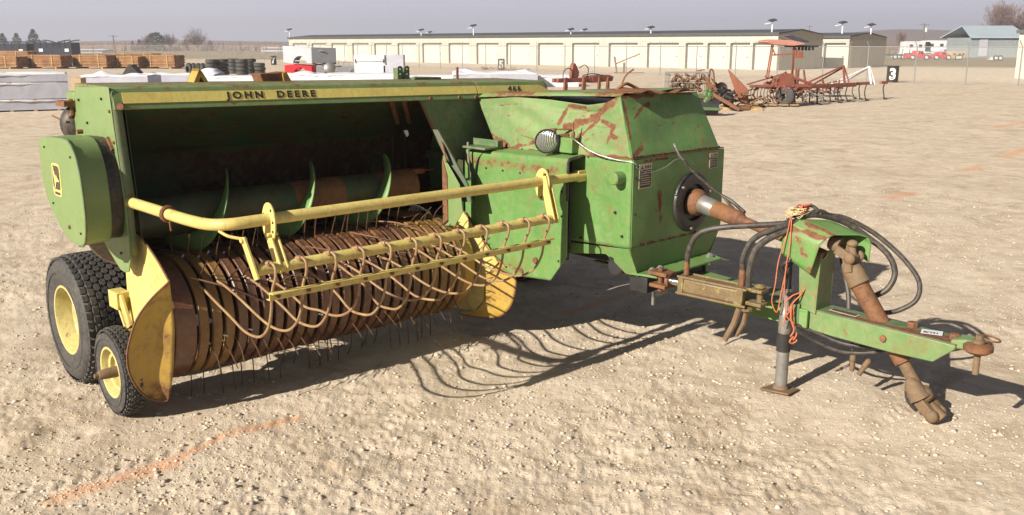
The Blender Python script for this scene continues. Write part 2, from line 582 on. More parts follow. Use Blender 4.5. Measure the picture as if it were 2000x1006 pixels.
def height(x, y):
    r = np.hypot(x, y)
    fade = np.clip(1.2 - r / 22.0, 0.0, 1.0)
    h = (vnoise(x * 0.8, y * 0.8, 1) - 0.5) * 0.022
    h += (vnoise(x * 2.6 + 9, y * 2.6, 2) - 0.5) * 0.014 * fade
    n3 = vnoise(x * 7.5, y * 7.5, 3)
    h += (n3 - 0.5) * 0.009 * fade
    rough_m = np.clip(vnoise(x * 1.1, y * 1.1, 8) * 1.8 - 0.45, 0.15, 1.0)
    h += (vnoise(x * 19, y * 19, 4) - 0.5) * 0.013 * fade * rough_m
    ridg = 1 - np.abs(vnoise(x * 30, y * 30, 5) * 2 - 1)
    h += (ridg ** 2 - 0.4) * 0.008 * fade * rough_m
    fade2 = np.clip(1.3 - r / 9.0, 0.0, 1.0)
    h += (vnoise(x * 62, y * 62, 6) - 0.5) * 0.006 * fade2
    # faint tyre tracks with cross ribs
    for (p, q, wd) in TRACKS:
        P0, P1 = at(*p), at(*q)
        L = math.hypot(P1.x - P0.x, P1.y - P0.y)
        ux, uy = (P1.x - P0.x) / L, (P1.y - P0.y) / L
        s_ = (x - P0.x) * ux + (y - P0.y) * uy
        c_ = -(x - P0.x) * uy + (y - P0.y) * ux + 0.05 * np.sin(s_ * 0.8)
        inside = np.clip((wd - np.abs(c_)) / 0.03, 0, 1) * np.clip(vnoise(x * 1.7, y * 1.7, 12) * 2.4 - 0.6, 0, 1)
        rib = np.clip(np.sin((s_ + np.abs(c_) * 0.8) * 2 * math.pi / 0.085) * 2, -1, 1)
        h += inside * (-0.006 + 0.0035 * rib) * fade
    # a few scuffed hollows and heaped crumbs in the foreground
    for (px, py, rx, dz) in ((1150, 850, 0.16, -0.018), (1205, 888, 0.10, -0.026), (1095, 842, 0.12, 0.012), (770, 880, 0.09, -0.02), (660, 905, 0.10, 0.014), (165, 845, 0.05, -0.02), (40, 858, 0.14, 0.022), (960, 985, 0.1, 0.015), (1420, 870, 0.3, -0.012)):
        c = at(px, py)
        d2 = ((x - c.x) ** 2 + (y - c.y) ** 2) / rx ** 2
        h += dz * np.exp(-d2 * 1.2) * (0.6 + 0.8 * n3)
    return h


def make_ground():
    ang_f = np.radians(np.arange(-35, 35.001, 0.095))
    ang_b = np.radians(np.concatenate([np.arange(40, 320, 6.0)]))
    ang = np.concatenate([ang_f, ang_b])
    rs = [0.4, 0.9, 1.5, 2.0]
    r = 2.3
    while r < 46:
        rs.append(r)
        r *= 1.0050
    while r < 4200:
        rs.append(r)
        r *= 1.12
    rs = np.array(rs)
    A, R = np.meshgrid(ang, rs)
    X, Y = R * np.sin(A), R * np.cos(A)
    Z = height(X, Y)
    nr, na = X.shape
    co = np.empty((nr * na + 1, 3), np.float32)
    co[:-1, 0], co[:-1, 1], co[:-1, 2] = X.ravel(), Y.ravel(), Z.ravel()
    co[-1] = (0, 0, 0)
    i = np.arange(nr - 1)[:, None] * na
    j = np.arange(na)[None, :]
    j2 = (j + 1) % na
    q = np.stack([i + j, i + j2, i + na + j2, i + na + j], -1).reshape(-1, 4)
    jj = np.arange(na)
    tri = np.stack([np.full(na, nr * na), (jj + 1) % na, jj], -1)
    me = bpy.data.meshes.new('ground')
    me.vertices.add(len(co))
    me.vertices.foreach_set('co', co.ravel())
    nl = q.size + tri.size
    me.loops.add(nl)
    me.loops.foreach_set('vertex_index', np.concatenate([q.ravel(), tri.ravel()]).astype(np.int32))
    me.polygons.add(len(q) + len(tri))
    ls = np.concatenate([np.arange(len(q)) * 4, len(q) * 4 + np.arange(len(tri)) * 3]).astype(np.int32)
    me.polygons.foreach_set('loop_start', ls)
    me.update(calc_edges=True)
    me.validate()
    me.polygons.foreach_set('use_smooth', np.ones(len(me.polygons), bool))
    # normals up
    if me.polygons[10].normal.z < 0: me.flip_normals()
    # spray paint marks
    x, y = co[:, 0].astype(float), co[:, 1].astype(float)
    pm = np.zeros(len(co))
    for (p, qq, wd) in PAINT_LINES:
        P0, P1 = at(*p), at(*qq)
        d = seg_dist(x, y, P0, P1)
        edge = wd * (0.6 + 0.9 * vnoise(x * 9, y * 9, 21))
        pm = np.maximum(pm, np.clip(1.35 - d / edge, 0, 1))
    a = me.attributes.new('spray', 'FLOAT', 'POINT')
    a.data.foreach_set('value', pm.astype(np.float32))
    # material
    m, t, b = nodes('sandy_dirt')
    geo = N(t, 'ShaderNodeNewGeometry')
    pos = geo.outputs['Position']
    nA = noise(t, 0.55, 6, 0.62, 0.5, pos)
    nB = noise(t, 4.5, 7, 0.7, 0.6, pos)
    nC = noise(t, 45, 5, 0.75, 0.0, pos)
    nD = noise(t, 0.06, 4, 0.6, 0.6, pos)
    nF = noise(t, 1.6, 5, 0.65, 1.2, pos)
    col = mix(t, ramp(t, nB, 0.3, 0.7), (0.42, 0.335, 0.24), (0.615, 0.515, 0.40))
    col = mix(t, ramp(t, nA, 0.56, 0.74, 0, 0.55), col, (0.34, 0.255, 0.165))
    col = mix(t, ramp(t, nD, 0.5, 0.72, 0, 0.35), col, (0.44, 0.345, 0.245))
    col = mix(t, ramp(t, nC, 0.60, 0.80, 0, 0.55), col, (0.62, 0.56, 0.48))
    col = mix(t, ramp(t, nC, 0.22, 0.36, 0.45, 0.0), col, (0.20, 0.15, 0.10))
    col = mix(t, ramp(t, nF, 0.52, 0.62, 0, 0.55), col, (0.62, 0.525, 0.405))
    col = mix(t, ramp(t, nF, 0.34, 0.46, 0.55, 0.0), col, (0.33, 0.25, 0.165))
    # pebbly grit
    vor = N(t, 'ShaderNodeTexVoronoi')
    vor.inputs['Scale'].default_value = 55
    t.links.new(pos, vor.inputs['Vector'])
    grit = ramp(t, vor.outputs['Distance'], 0.12, 0.30, 1, 0)
    sepc = N(t, 'ShaderNodeSeparateColor')
    t.links.new(vor.outputs['Color'], sepc.inputs[0])
    gsel = mth(t, 'MULTIPLY', grit, ramp(t, sepc.outputs[0], 0.72, 0.76))
    col = mix(t, mth(t, 'MULTIPLY', gsel, 0.75), col, mix(t, sepc.outputs[1], (0.30, 0.27, 0.25), (0.62, 0.56, 0.48)))
    # orange marker paint
    spr = N(t, 'ShaderNodeAttribute', attribute_name='spray')
    sm = mth(t, 'MULTIPLY', spr.outputs['Fac'], ramp(t, nB, 0.28, 0.6, 0.35, 1.0))
    sm = mth(t, 'MULTIPLY', sm, ramp(t, nC, 0.3, 0.55, 0.35, 1.0), True)
    col = mix(t, mth(t, 'MULTIPLY', sm, 0.62), col, (0.66, 0.24, 0.08))
    # dry fields beyond the yard
    sp_ = N(t, 'ShaderNodeSeparateXYZ')
    t.links.new(pos, sp_.inputs[0])
    fld = mth(t, 'ADD', sp_.outputs[1], mth(t, 'MULTIPLY', sp_.outputs[0], 0.55))
    fm = ramp(t, mth(t, 'ADD', fld, mth(t, 'MULTIPLY', nD, 20)), 112, 122)
    col = mix(t, fm, col, mix(t, nD, (0.16, 0.125, 0.07), (0.27, 0.21, 0.13)))
    t.links.new(col, b.inputs['Base Color'])
    b.inputs['Roughness'].default_value = 0.95
    b.inputs['Specular IOR Level'].default_value = 0.15
    nE = noise(t, 16, 6, 0.75, 0.0, pos)
    h = mth(t, 'ADD', mth(t, 'MULTIPLY', nE, 1.0), mth(t, 'MULTIPLY', nC, 0.55))
    h = mth(t, 'ADD', h, mth(t, 'MULTIPLY', gsel, 0.35))
    bump(t, b, h, 0.6, 0.02)
    me.materials.append(m)
    o = bpy.data.objects.new('ground', me)
    C.objects.link(o)
    tag(o, 'pale sandy dirt yard with orange marker paint', kind='structure')
    return m


ground_mat = make_ground()


def gz(x, y):
    return float(height(np.array([x]), np.array([y]))[0])


def make_gravel():
    """loose crumbs and pebbles in front of the camera, one countless mass"""
    rng = np.random.default_rng(5)
    base = []
    for k in range(6):
        bm = bmesh.new()
        bmesh.ops.create_icosphere(bm, subdivisions=1, radius=1.0)
        for v in bm.verts:
            v.co *= 1 + rnd.uniform(-0.28, 0.28)
            v.co.z *= 0.62
        base.append((np.array([v.co[:] for v in bm.verts]), np.array([[v.index for v in f.verts] for f in bm.faces])))
        bm.free()
    V_, F_ = [], []
    off = 0
    n = 0
    ntry = 60000
    ang = np.radians(rng.uniform(-34, 34, ntry))
    rr = 2.4 * (14.0 / 2.4) ** rng.uniform(0, 1, ntry)
    xs, ys = rr * np.sin(ang), rr * np.cos(ang)
    keep = vnoise(xs * 1.3, ys * 1.3, 31) * 0.7 + vnoise(xs * 5, ys * 5, 32) * 0.3 > rng.uniform(0.05, 0.75, ntry)
    xs, ys = xs[keep], ys[keep]
    zs = height(xs, ys)
    for x, y, z in zip(xs, ys, zs):
        s = 0.0022 + 0.0027 * rng.exponential(1.0)
        s = min(s, 0.016)
        bv, bf = base[rng.integers(6)]
        a = rng.uniform(0, 6.28)
        ca, sa = math.cos(a), math.sin(a)
        sx = s * rng.uniform(0.8, 1.5)
        P_ = bv * (sx, s, s)
        Q = np.stack([P_[:, 0] * ca - P_[:, 1] * sa + x, P_[:, 0] * sa + P_[:, 1] * ca + y, P_[:, 2] + z + s * 0.15], 1)
        V_.append(Q)
        F_.append(bf + off)
        off += len(bv)
    V_ = np.concatenate(V_).astype(np.float32)
    F_ = np.concatenate(F_).astype(np.int32)
    me = bpy.data.meshes.new('gravel')
    me.vertices.add(len(V_))
    me.vertices.foreach_set('co', V_.ravel())
    me.loops.add(F_.size)
    me.loops.foreach_set('vertex_index', F_.ravel())
    me.polygons.add(len(F_))
    me.polygons.foreach_set('loop_start', np.arange(len(F_), dtype=np.int32) * 3)
    me.update(calc_edges=True)
    m, t, b = nodes('gravel_stone')
    geo = N(t, 'ShaderNodeNewGeometry')
    pr = geo.outputs['Random Per Island']
    cr = N(t, 'ShaderNodeValToRGB')
    e = cr.color_ramp
    e.elements[0].color = (0.44, 0.36, 0.265, 1)
    e.elements[1].color = (0.56, 0.51, 0.44, 1)
    for ps, cc in ((0.45, (0.50, 0.415, 0.31, 1)), (0.75, (0.40, 0.32, 0.23, 1)), (0.90, (0.32, 0.28, 0.25, 1)), (0.97, (0.46, 0.42, 0.37, 1))):
        el = e.elements.new(ps)
        el.color = cc
    t.links.new(pr, cr.inputs[0])
    t.links.new(cr.outputs[0], b.inputs['Base Color'])
    b.inputs['Roughness'].default_value = 0.9
    me.materials.append(m)
    o = bpy.data.objects.new('gravel', me)
    C.objects.link(o)
    tag(o, 'loose pebbles and dirt crumbs scattered over the yard', 'gravel', kind='stuff')


make_gravel()


# ------------------------------------------------------------------ text and decals
def text_mesh(txt, size, spacing=1.0, bold=0.0, extrude=0.001):
    cu = bpy.data.curves.new('lettering', 'FONT')
    cu.body = txt
    cu.size = size
    cu.space_character = spacing
    cu.offset = bold
    cu.extrude = extrude
    cu.resolution_u = 4
    cu.align_x = 'CENTER'
    cu.align_y = 'CENTER'
    ob = bpy.data.objects.new('lettering', cu)
    C.objects.link(ob)
    dg = bpy.context.evaluated_depsgraph_get()
    me = bpy.data.meshes.new_from_object(ob.evaluated_get(dg))
    bpy.data.objects.remove(ob)
    return me


def place_text(name, me, mat, o, xd, yd, parent=None, swap=False):
    """puts a text mesh so that its x axis runs along xd and y along yd from origin o"""
    o, xd, yd = Vector(o), Vector(xd).normalized(), Vector(yd).normalized()
    pts = []
    for v in me.vertices:
        nrm = xd.cross(yd)
        p = o + xd * v.co.x + yd * v.co.y + (-nrm if swap else nrm) * v.co.z
        pts.append(Vector((p.y, p.x, p.z)) if swap else p)
    for v, p in zip(me.vertices, pts):
        v.co = p
    me.name = name
    me.materials.clear()
    me.materials.append(mat)
    ob = bpy.data.objects.new(name, me)
    C.objects.link(ob)
    if parent: ob.parent = parent
    return ob

# ------------------------------------------------------------------ the baler; points are (a across, b forward, z up)
bal = empty('hay_baler', (-2.62, 5.24, 0), -PHI, 'old green and yellow hay baler with rusty pickup tines, closest machine on the dirt', 'hay baler')


def BM(): return MB(swap=True)


def rust_attr(o, fn):
    """hand placed rust: fn(a, b, z) -> 0..1"""
    me = o.data
    at_ = me.attributes.new('rust', 'FLOAT', 'POINT')
    at_.data.foreach_set('value', [fn(v.co.y, v.co.x, v.co.z) for v in me.vertices])


def lerp(p, q, t): return tuple(p[i] + (q[i] - p[i]) * t for i in range(3))


def quad_fn(p00, p10, p11, p01, dent=None, nrm=(0, 0, 1)):
    def f(u, v):
        x = lerp(lerp(p00, p10, u), lerp(p01, p11, u), v)
        if dent:
            d = dent(u, v)
            x = (x[0] + nrm[0] * d, x[1] + nrm[1] * d, x[2] + nrm[2] * d)
        return x
    return f


def wob(s, amp, fr=3.0):
    def f(u, v):
        e = min(u, 1 - u, v, 1 - v) * 6
        k = min(1.0, e)
        return amp * k * (math.sin(u * fr * 3.1 + s) * math.cos(v * fr * 2.3 + s * 2) + 0.5 * math.sin(u * fr * 7 + v * 5 + s * 3))
    return f


def seg3(p, q, x):
    p, q, x = Vector(p), Vector(q), Vector(x)
    d = q - p
    t = max(0, min(1, (x - p).dot(d) / d.length_squared))
    return (x - p - d * t).length


def strokes(L):
    def f(a, b, z):
        m_ = 0.0
        wv_ = 0.004 * math.sin(a * 60 + b * 45) + 0.003 * math.sin(z * 90 + b * 30)
        for (p, q, r) in L:
            d = abs(seg3(p, q, (a, b, z)) + (wv_ if r > .008 else 0)) / (r * 0.72)
            m_ = max(m_, max(0.0, min(1.0, 1.6 - d)))
        return m_
    return f


G, GC, GR, GD, GI = M['green'], M['green_clean'], M['green_rusty'], M['green_dull'], M['green_inner_shaded']
Y, YR, RU = M['yellow'], M['yellow_rusty_shaded'], M['rust']

# --- left end panel with folded front flange
pan = [(0.12, 0.14, 1.768), (0.12, 0.655, 1.785), (0.12, 0.675, 1.60), (0.12, 0.70, 1.40), (0.12, 0.735, 1.20), (0.12, 0.742, 1.0), (0.12, 0.735, 0.88), (0.12, 0.70, 0.81), (0.12, 0.645, 0.795), (0.12, 0.58, 0.80),
       (0.12, 0.50, 0.84), (0.12, 0.40, 0.90), (0.12, 0.25, 0.98), (0.12, 0.12, 1.02), (0.12, 0.0, 1.10), (0.12, 0.0, 1.45)]
BM().ext(pan, (0.008, 0, 0)).build('side_panel', GC, bal, bevel=0.003)
fl = BM()
fl.grid(lambda u, v: lerp(*[((0.128, x[1] - 0.004, x[2]), (0.180, x[1] - 0.012, x[2])) for x in [lerp((0, 0.655, 1.765), (0, 0.735, 1.20), u)]][0], v), 10, 1)
fl.grid(lambda u, v: lerp(*[((0.128, x[1] - 0.004, x[2]), (0.165, x[1] - 0.010, x[2])) for x in [lerp((0, 0.735, 1.20), (0, 0.740, 0.90), u)]][0], v), 6, 1)
fl.build('flange', GD, bal, solid=0.006)
bolts = BM()
for z in (1.66, 1.5, 1.36, 1.24):
    bolts.cyl((0.112, 0.655 + (1.765 - z) * 0.14 - 0.02, z), (0.122, 0.655 + (1.765 - z) * 0.14 - 0.02, z), 0.008, 8)
bolts.cyl((0.19, 0.65, 1.685), (0.16, 0.69, 1.685), 0.018, 10)
build_each(bolts, 'bolt', RU, bal)

# --- drive shield on the end panel (teardrop box)
ds = [(0.165, 1.497), (0.22, 1.510), (0.384, 1.522), (0.57, 1.528), (0.627, 1.522), (0.68, 1.500), (0.724, 1.455), (0.752, 1.40), (0.772, 1.34), (0.784, 1.24), (0.784, 1.15), (0.770, 1.07), (0.745, 1.015), (0.705, 0.985), (0.64, 0.975), (0.56, 0.977),
      (0.50, 0.986), (0.44, 1.003), (0.37, 1.033), (0.29, 1.085), (0.224, 1.14), (0.175, 1.20), (0.142, 1.273), (0.137, 1.35), (0.142, 1.42), (0.152, 1.475)]
BM().ext([(-0.10, b_, z_) for b_, z_ in ds], (0.150, -0.045, 0)).build('drive_shield', GC, bal, bevel=0.006)
rim = BM()
n_ = len(ds)
cb, cz = 0.46, 1.25
rim.tube([(-0.098, cb + (b_ - cb) * 1.006, cz + (z_ - cz) * 1.006) for b_, z_ in ds[3:15]], 0.006, 6)
rim.build('shield_rim', GD, bal)
inner = BM()
inner.ext([(0.045, cb - 0.05 + (b_ - cb) * 0.95, cz + (z_ - cz) * 0.97) for b_, z_ in ds], (0.072, 0, 0))
inner.build('shield_gap_shade', M['black'], bal)  # black slab standing in for the shade between shield and panel
# latch and bolts on the shield
lt = BM()
lt.cyl((-0.108, 0.53, 1.06), (-0.098, 0.53, 1.06), 0.010, 8)
lt.cyl((0.02, 0.42, 1.545), (0.05, 0.42, 1.545), 0.012, 8)
lt.bar((0.12, 0.60, 1.52), (0.12, 0.66, 1.46), 0.03, 0.02)
build_each(lt, 'bolt', RU, bal)

# --- leaping deer emblem on the drive shield


def rrect(cb_, cz_, w_, h_, r_, a_, skew=0.0, n=5):
    out = []
    for (sx, sz, a0) in ((1, 1, 0), (-1, 1, 90), (-1, -1, 180), (1, -1, 270)):
        for k in range(n + 1):
            an = math.radians(a0 + 90 * k / n)
            x = sx * (w_ / 2 - r_) + r_ * math.cos(an)
            z = sz * (h_ / 2 - r_) + r_ * math.sin(an)
            out.append((a_, cb_ + x + skew * z, cz_ + z))
    return out


emb = BM().ext(rrect(0.398, 1.297, 0.135, 0.175, 0.03, -0.1015), (0.001, 0, 0)).build('emblem', M['stripe'], bal)
BM().ext(rrect(0.398, 1.309, 0.11, 0.128, 0.022, -0.1035), (0.001, 0, 0)).build('emblem_field', M['decal_dark'], emb)
BM().ext(rrect(0.398, 1.224, 0.085, 0.016, 0.008, -0.1035), (0.001, 0, 0)).build('emblem_bar', M['decal_dark'], emb)
deer = [(-.035, .055), (-.028, .062), (-.022, .048), (-.026, .036), (-.014, .03), (-.012, .012), (.004, .008), (.012, .02), (.016, .006), (.03, -.004), (.046, -.012), (.05, -.02), (.03, -.018), (.012, -.02), (-.004, -.03), (-.018, -.056), (-.03, -.058), (-.022, -.036), (-.024, -.012), (-.034, .01), (-.04, .02), (-.036, .036)]
BM().ext([(-0.1055, 0.398 + x, 1.309 + z) for x, z in deer], (0.001, 0, 0)).build('emblem_deer', M['stripe'], emb)

# --- weathered drum cover and wire behind the end panel
BM().sphere((0.16, 0.02, 1.555), 0.11, 0.9, 0.75, 1.0, 18, 12).build('rear_cap', M['hose'], bal)
hk = BM()
hk.tube([(0.1, 0.12, 1.70), (0.11, 0.10, 1.62), (0.10, 0.07, 1.60)], 0.012, 6)
hk.tube([(0.06, -0.10, 1.60), (0.07, -0.02, 1.585), (0.08, 0.04, 1.56), (0.08, 0.08, 1.58)], 0.005, 6, 4)
hk.box((0.06, -0.02, 1.66), (0.18, 0.13, 1.69))
hk.build('hook', RU, bal)
BM().box((0.125, -0.03, 1.40), (0.2, 0.10, 1.74)).build('rear_bracket', GC, bal, bevel=0.008)

# --- header beam: box girder with striped front face
ZL, ZR = 1.785, 1.738


def zt(a): return ZL + (ZR - ZL) * (a - 0.1) / 3.15


bm_ = BM()
for (a0, a1) in ((0.135, 2.62), (2.622, 3.30)):
    prof = lambda a: [(a, 0.680, zt(a) - 0.118), (a, 0.652, zt(a) - 0.022), (a, 0.645, zt(a) - 0.006), (a, 0.625, zt(a)), (a, 0.10, zt(a) + 0.004), (a, 0.08, zt(a) - 0.11)]
    bm_.rings([prof(a0 + (a1 - a0) * k / 16) for k in range(17)])
o = bm_.build('header_beam', GR, bal, bevel=0.004)
rust_attr(o, lambda a, b, z: 0.55 if b < 0.60 else (0.35 if z > zt(a) - 0.02 else 0.0))
tail = BM()
tail.rings([[(a, 0.680 - s_ * .12, zt(3.3) - 0.118 + s_ * .01), (a, 0.652 - s_ * .12, zt(3.3) - 0.025 - s_ * .03), (a, 0.62 - s_ * .1, zt(3.3) - s_ * .03), (a, 0.2, zt(3.3) - s_ * .03), (a, 0.2, zt(3.3) - 0.11)] for a, s_ in ((3.302, 0), (3.34, .2), (3.39, 1.0))])
o = tail.build('beam_end', GR, bal, bevel=0.004)
rust_attr(o, lambda a, b, z: 0.6)


def bf(a, z):
    """front face of the beam leans back"""
    return 0.652 + (zt(a) - 0.022 - z) * 0.28 / 0.96


def stripe(a0, a1, taper):
    s_ = BM()
    zt0 = lambda a: zt(a) - 0.030
    zb0 = lambda a: zt(a) - 0.086 + 0.004 * (a / 3)
    pts = [(a0, zt0(a0)), (a1 - (0.10 if taper else 0), zt0(a1)), (a1, zb0(a1) + 0.012), (a1, zb0(a1)), (a0, zb0(a0))] if taper else \
        [(a0, zt0(a0)), (a1, zt0(a1)), (a1, zb0(a1)), (a0, zb0(a0))]
    s_.ext([(a_, bf(a_, z_) + 0.002, z_) for a_, z_ in pts], (0, 0.002, 0.0006))
    return s_.build('stripe', M['stripe'], bal)


st1 = stripe(0.185, 2.617, False)
st2 = stripe(2.626, 3.33, True)
slope = (ZR - ZL) / 3.15
TXL, TXR = 0.761, 1.337
tm = text_mesh('JOHN  DEERE', 0.054, 1.45, 0.0020, 0.0012)
xs_ = [v.co.x for v in tm.vertices]
wd_ = max(xs_) - min(xs_)
for v in tm.vertices: v.co.x *= (TXR - TXL) / wd_
place_text('lettering', tm, M['letter'], ((TXL + TXR) / 2, bf(1.2, zt(1.2) - 0.0575) + 0.0055, zt((TXL + TXR) / 2) - 0.0575), (1, 0, slope), (0, -0.28, 0.96), st1, True)
tm = text_mesh('466', 0.056, 1.35, 0.0006, 0.0012)
xs_ = [v.co.x for v in tm.vertices]
wd_ = max(xs_) - min(xs_)
for v in tm.vertices: v.co.x *= 0.125 / wd_
place_text('lettering', tm, M['letter'], (2.975, bf(2.98, zt(2.98) - 0.055) + 0.0055, zt(2.98) - 0.055), (1, 0, slope), (0, -0.28, 0.96), st2, True)
bb = BM()
for a in (2.2, 2.45, 2.60, 2.92, 3.2): bb.cyl((a, 0.66, zt(a) - 0.105), (a, 0.688, zt(a) - 0.105), 0.012, 8)
build_each(bb, 'bolt', RU, bal)

# --- feed housing: back sheet, trough and floor behind the auger
sheet = [(0.635, 1.675), (0.48, 1.60), (0.25, 1.50), (0.05, 1.36), (-0.02, 1.16), (-0.02, 1.0), (0.03, 0.90), (0.14, 0.84), (0.30, 0.815), (0.44, 0.82), (0.52, 0.825)]
bs = BM()
ps = smooth([Vector((0, b_, z_)) for b_, z_ in sheet], 4)
bs.rings([[(a, p.y, p.z) for p in ps] + [(a, p.y - 0.012, p.z - 0.012) for p in ps[::-1]] for a in [0.13 + (3.2 - 0.13) * k / 12 for k in range(13)]])
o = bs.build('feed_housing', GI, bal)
rust_attr(o, lambda a, b, z: 0.75 if (z < 1.32 and a > 0.8) else (0.5 if z < 1.0 else 0.05))
# sheet between end panel and housing (green curved inner cheek)
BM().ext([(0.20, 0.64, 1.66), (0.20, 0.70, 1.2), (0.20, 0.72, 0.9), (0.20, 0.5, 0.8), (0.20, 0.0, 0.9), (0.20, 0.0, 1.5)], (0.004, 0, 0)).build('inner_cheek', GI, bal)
# two stiffener strips that run down the back sheet
fs = BM()
fs.bar((1.92, 0.62, 1.655), (2.20, 0.30, 1.46), 0.03, 0.012)
fs.bar((2.02, 0.62, 1.655), (2.30, 0.30, 1.46), 0.03, 0.012)
build_each(fs, 'stiffener', M['rust'], bal)

# --- auger
ab, az = 0.47, 1.045
au = BM()
au.cyl((0.2, ab, az), (2.16, ab, az), 0.115, 36)
o = au.build('auger_tube', M['green_inner_shaded'], bal)
rust_attr(o, lambda a, b, z: 0.0)
au2 = BM()
for (a0, a1) in ((1.22, 1.58), (1.86, 2.165)):
    au2.cyl((a0, ab, az), (a1, ab, az), 0.1175, 36)
au2.build('auger_sleeve', M['rust'], bal)


def flight(t0, t1):
    """helical flight: the sheet winds to the right as it rises over the front"""
    f = BM()
    n = 60
    vs = []
    for i in range(n + 1):
        an = t0 + (t1 - t0) * i / n
        a = 1.85 + 0.57 * (an - math.radians(20)) / (2 * math.pi)
        c_, s_ = math.cos(an), math.sin(an)
        vs.append([(a, ab + c_ * 0.11, az + s_ * 0.11), (a, ab + c_ * 0.235, az + s_ * 0.235)])
    f.grid(lambda u, v: lerp(vs[int(round(u * n))][0], vs[int(round(u * n))][1], v), n, 3)
    o = f.build('auger_flight', M['green'], bal, solid=0.007)
    return o


for k in range(3):
    flight(math.radians(-160 - 360 * k), math.radians(100 - 360 * k))

# fixed fingers and a small rusty block right of the auger
fb = BM()
fb.box((2.22, 0.38, 1.11), (2.33, 0.43, 1.145))
fb.cyl((2.33, 0.41, 1.128), (2.43, 0.41, 1.128), 0.006, 6)
fb.build('linkage_block', M['orange'], bal, bevel=0.003)
ff = BM()
ff.bar((2.36, 0.15, 1.35), (2.36, 0.15, 1.05), 0.02, 0.01)
ff.bar((2.26, 0.15, 1.35), (2.24, 0.15, 1.05), 0.02, 0.01)
build_each(ff, 'feeder_finger', GI, bal)
sc_ = BM()
sc_.ext([(2.10, 0.50, 1.43), (2.13, 0.50, 1.43), (2.14, 0.5, 1.40), (2.125, 0.5, 1.385)], (0, 0.01, 0))
sc_.build('paper_tag', M['white'], bal)

# --- transverse front sheet between header and bale chamber
tv = BM()
tv.ext([(2.13, 0.640, 1.64), (3.2, 0.640, 1.62), (3.2, 0.640, 1.22), (2.42, 0.640, 1.22), (2.29, 0.640, 1.33), (2.255, 0.640, 1.395), (2.24, 0.640, 1.43)], (0, 0.006, 0))
o = tv.build('throat_sheet', M['green_dull'], bal, bevel=0.002)
ed = BM()
ed.tube([(2.13, 0.655, 1.64), (2.24, 0.655, 1.43), (2.255, 0.70, 1.39), (2.22, 0.78, 1.33), (2.19, 0.85, 1.24)], 0.008, 6, 3)
ed.build('sheet_edge', RU, bal)
# sloping strut plate from the throat down to the side shield
BM().ext([(2.22, 0.67, 1.44), (2.24, 0.70, 1.44), (2.26, 0.98, 1.10), (2.26, 1.02, 0.98), (2.24, 0.90, 0.98), (2.22, 0.83, 1.22)], (0.012, 0, 0)).build('strut_plate', GI, bal)
# inner divider
dv = BM()
dv.ext([(2.20, 0.80, 1.28), (2.20, 0.97, 1.10), (2.20, 1.00, 0.92), (2.20, 0.92, 0.82), (2.20, 0.80, 0.80)], (0.006, 0, 0))
o = dv.build('divider', GC, bal, bevel=0.002)
BM().ext([(2.193, 0.80, 1.26), (2.193, 0.85, 1.15), (2.193, 0.85, 0.84), (2.193, 0.80, 0.80)], (0.005, 0, 0)).build('divider_edge', RU, bal)
BM().box((2.44, 0.62, 0.5), (2.446, 0.72, 1.22)).build('throat_wall', GI, bal)

# --- big side shield: an inverted channel with rounded top edge, laid out on a drawing plane and set against the housing
def shp(p):
    a, b, z = p
    return ((a + 0.175) if a < 2.275 else 2.45 + (a - 2.275) * 0.64, b - 0.175 * (1.21 - 0.27 * (b - 0.95)), z - 0.175 * (0.20 + 0.23 * (1.3 - z)))


class SM(MB):
    def m(s, p):
        p = shp(p)
        return Vector((p[1], p[0], p[2]))


def ss_prof(b):
    top = 1.292 + 0.02 * (b - 0.95)
    r = 0.035
    arc = [(2.275 + r - r * math.cos(math.radians(t)), b, top + r * math.sin(math.radians(t)) - r + 0.035) for t in range(0, 91, 15)]
    return arc


ss = SM()
fr = [(2.275, 0.945, 0.78), (2.275, 1.02, 0.66), (2.275, 1.40, 0.555), (2.275, 1.75, 0.585), (2.275, 1.885, 0.755)]


def lowz(b):
    for i in range(len(fr) - 1):
        if fr[i][1] <= b <= fr[i + 1][1]:
            t = (b - fr[i][1]) / (fr[i + 1][1] - fr[i][1])
            return fr[i][2] + (fr[i + 1][2] - fr[i][2]) * t
    return 0.7


bs_ = [0.945 + (1.885 - 0.945) * k / 26 for k in range(27)]


def ssf(u, v):
    b = 0.945 + 0.94 * u
    pr = ss_prof(b)
    if v < 0.45:
        t = v / 0.45
        z0 = lowz(b)
        p = lerp((2.275, b, z0), pr[0], t)
        return (p[0] + wob(1.0, 0.004, 2)(u, t), p[1], p[2])
    if v < 0.62:
        k = (v - 0.45) / 0.17 * (len(pr) - 1)
        i = min(int(k), len(pr) - 2)
        return lerp(pr[i], pr[i + 1], k - i)
    return lerp(pr[-1], (2.50, b + 0.0, pr[-1][2] + 0.012), (v - 0.62) / 0.38)


g_ = SM()
g_.grid(ssf, 110, 110)
o = g_.build('side_shield', G, bal, solid=0.006, smooth_angle=60)
rust_attr(o, lambda a, b, z: max(strokes([(shp(p_), shp(q_), r_) for p_, q_, r_ in [((2.275, 0.95, 1.27), (2.275, 1.80, 1.265), 0.028), ((2.275, 0.98, 1.25), (2.275, 1.6, 1.25), 0.018), ((2.275, 1.42, 0.60), (2.275, 1.5, 0.60), 0.02), ((2.33, 1.1, 1.33), (2.42, 1.2, 1.33), 0.02)]])(a, b, z) * 0.62, 0.0))
SM().grid(lambda u, v: (2.49, 0.95 + 0.84 * u, 0.75 + 0.56 * v), 4, 4).build('shield_inner_wall', M['black'], bal, solid=0.004)  # wall coloured black for the shade inside the channel
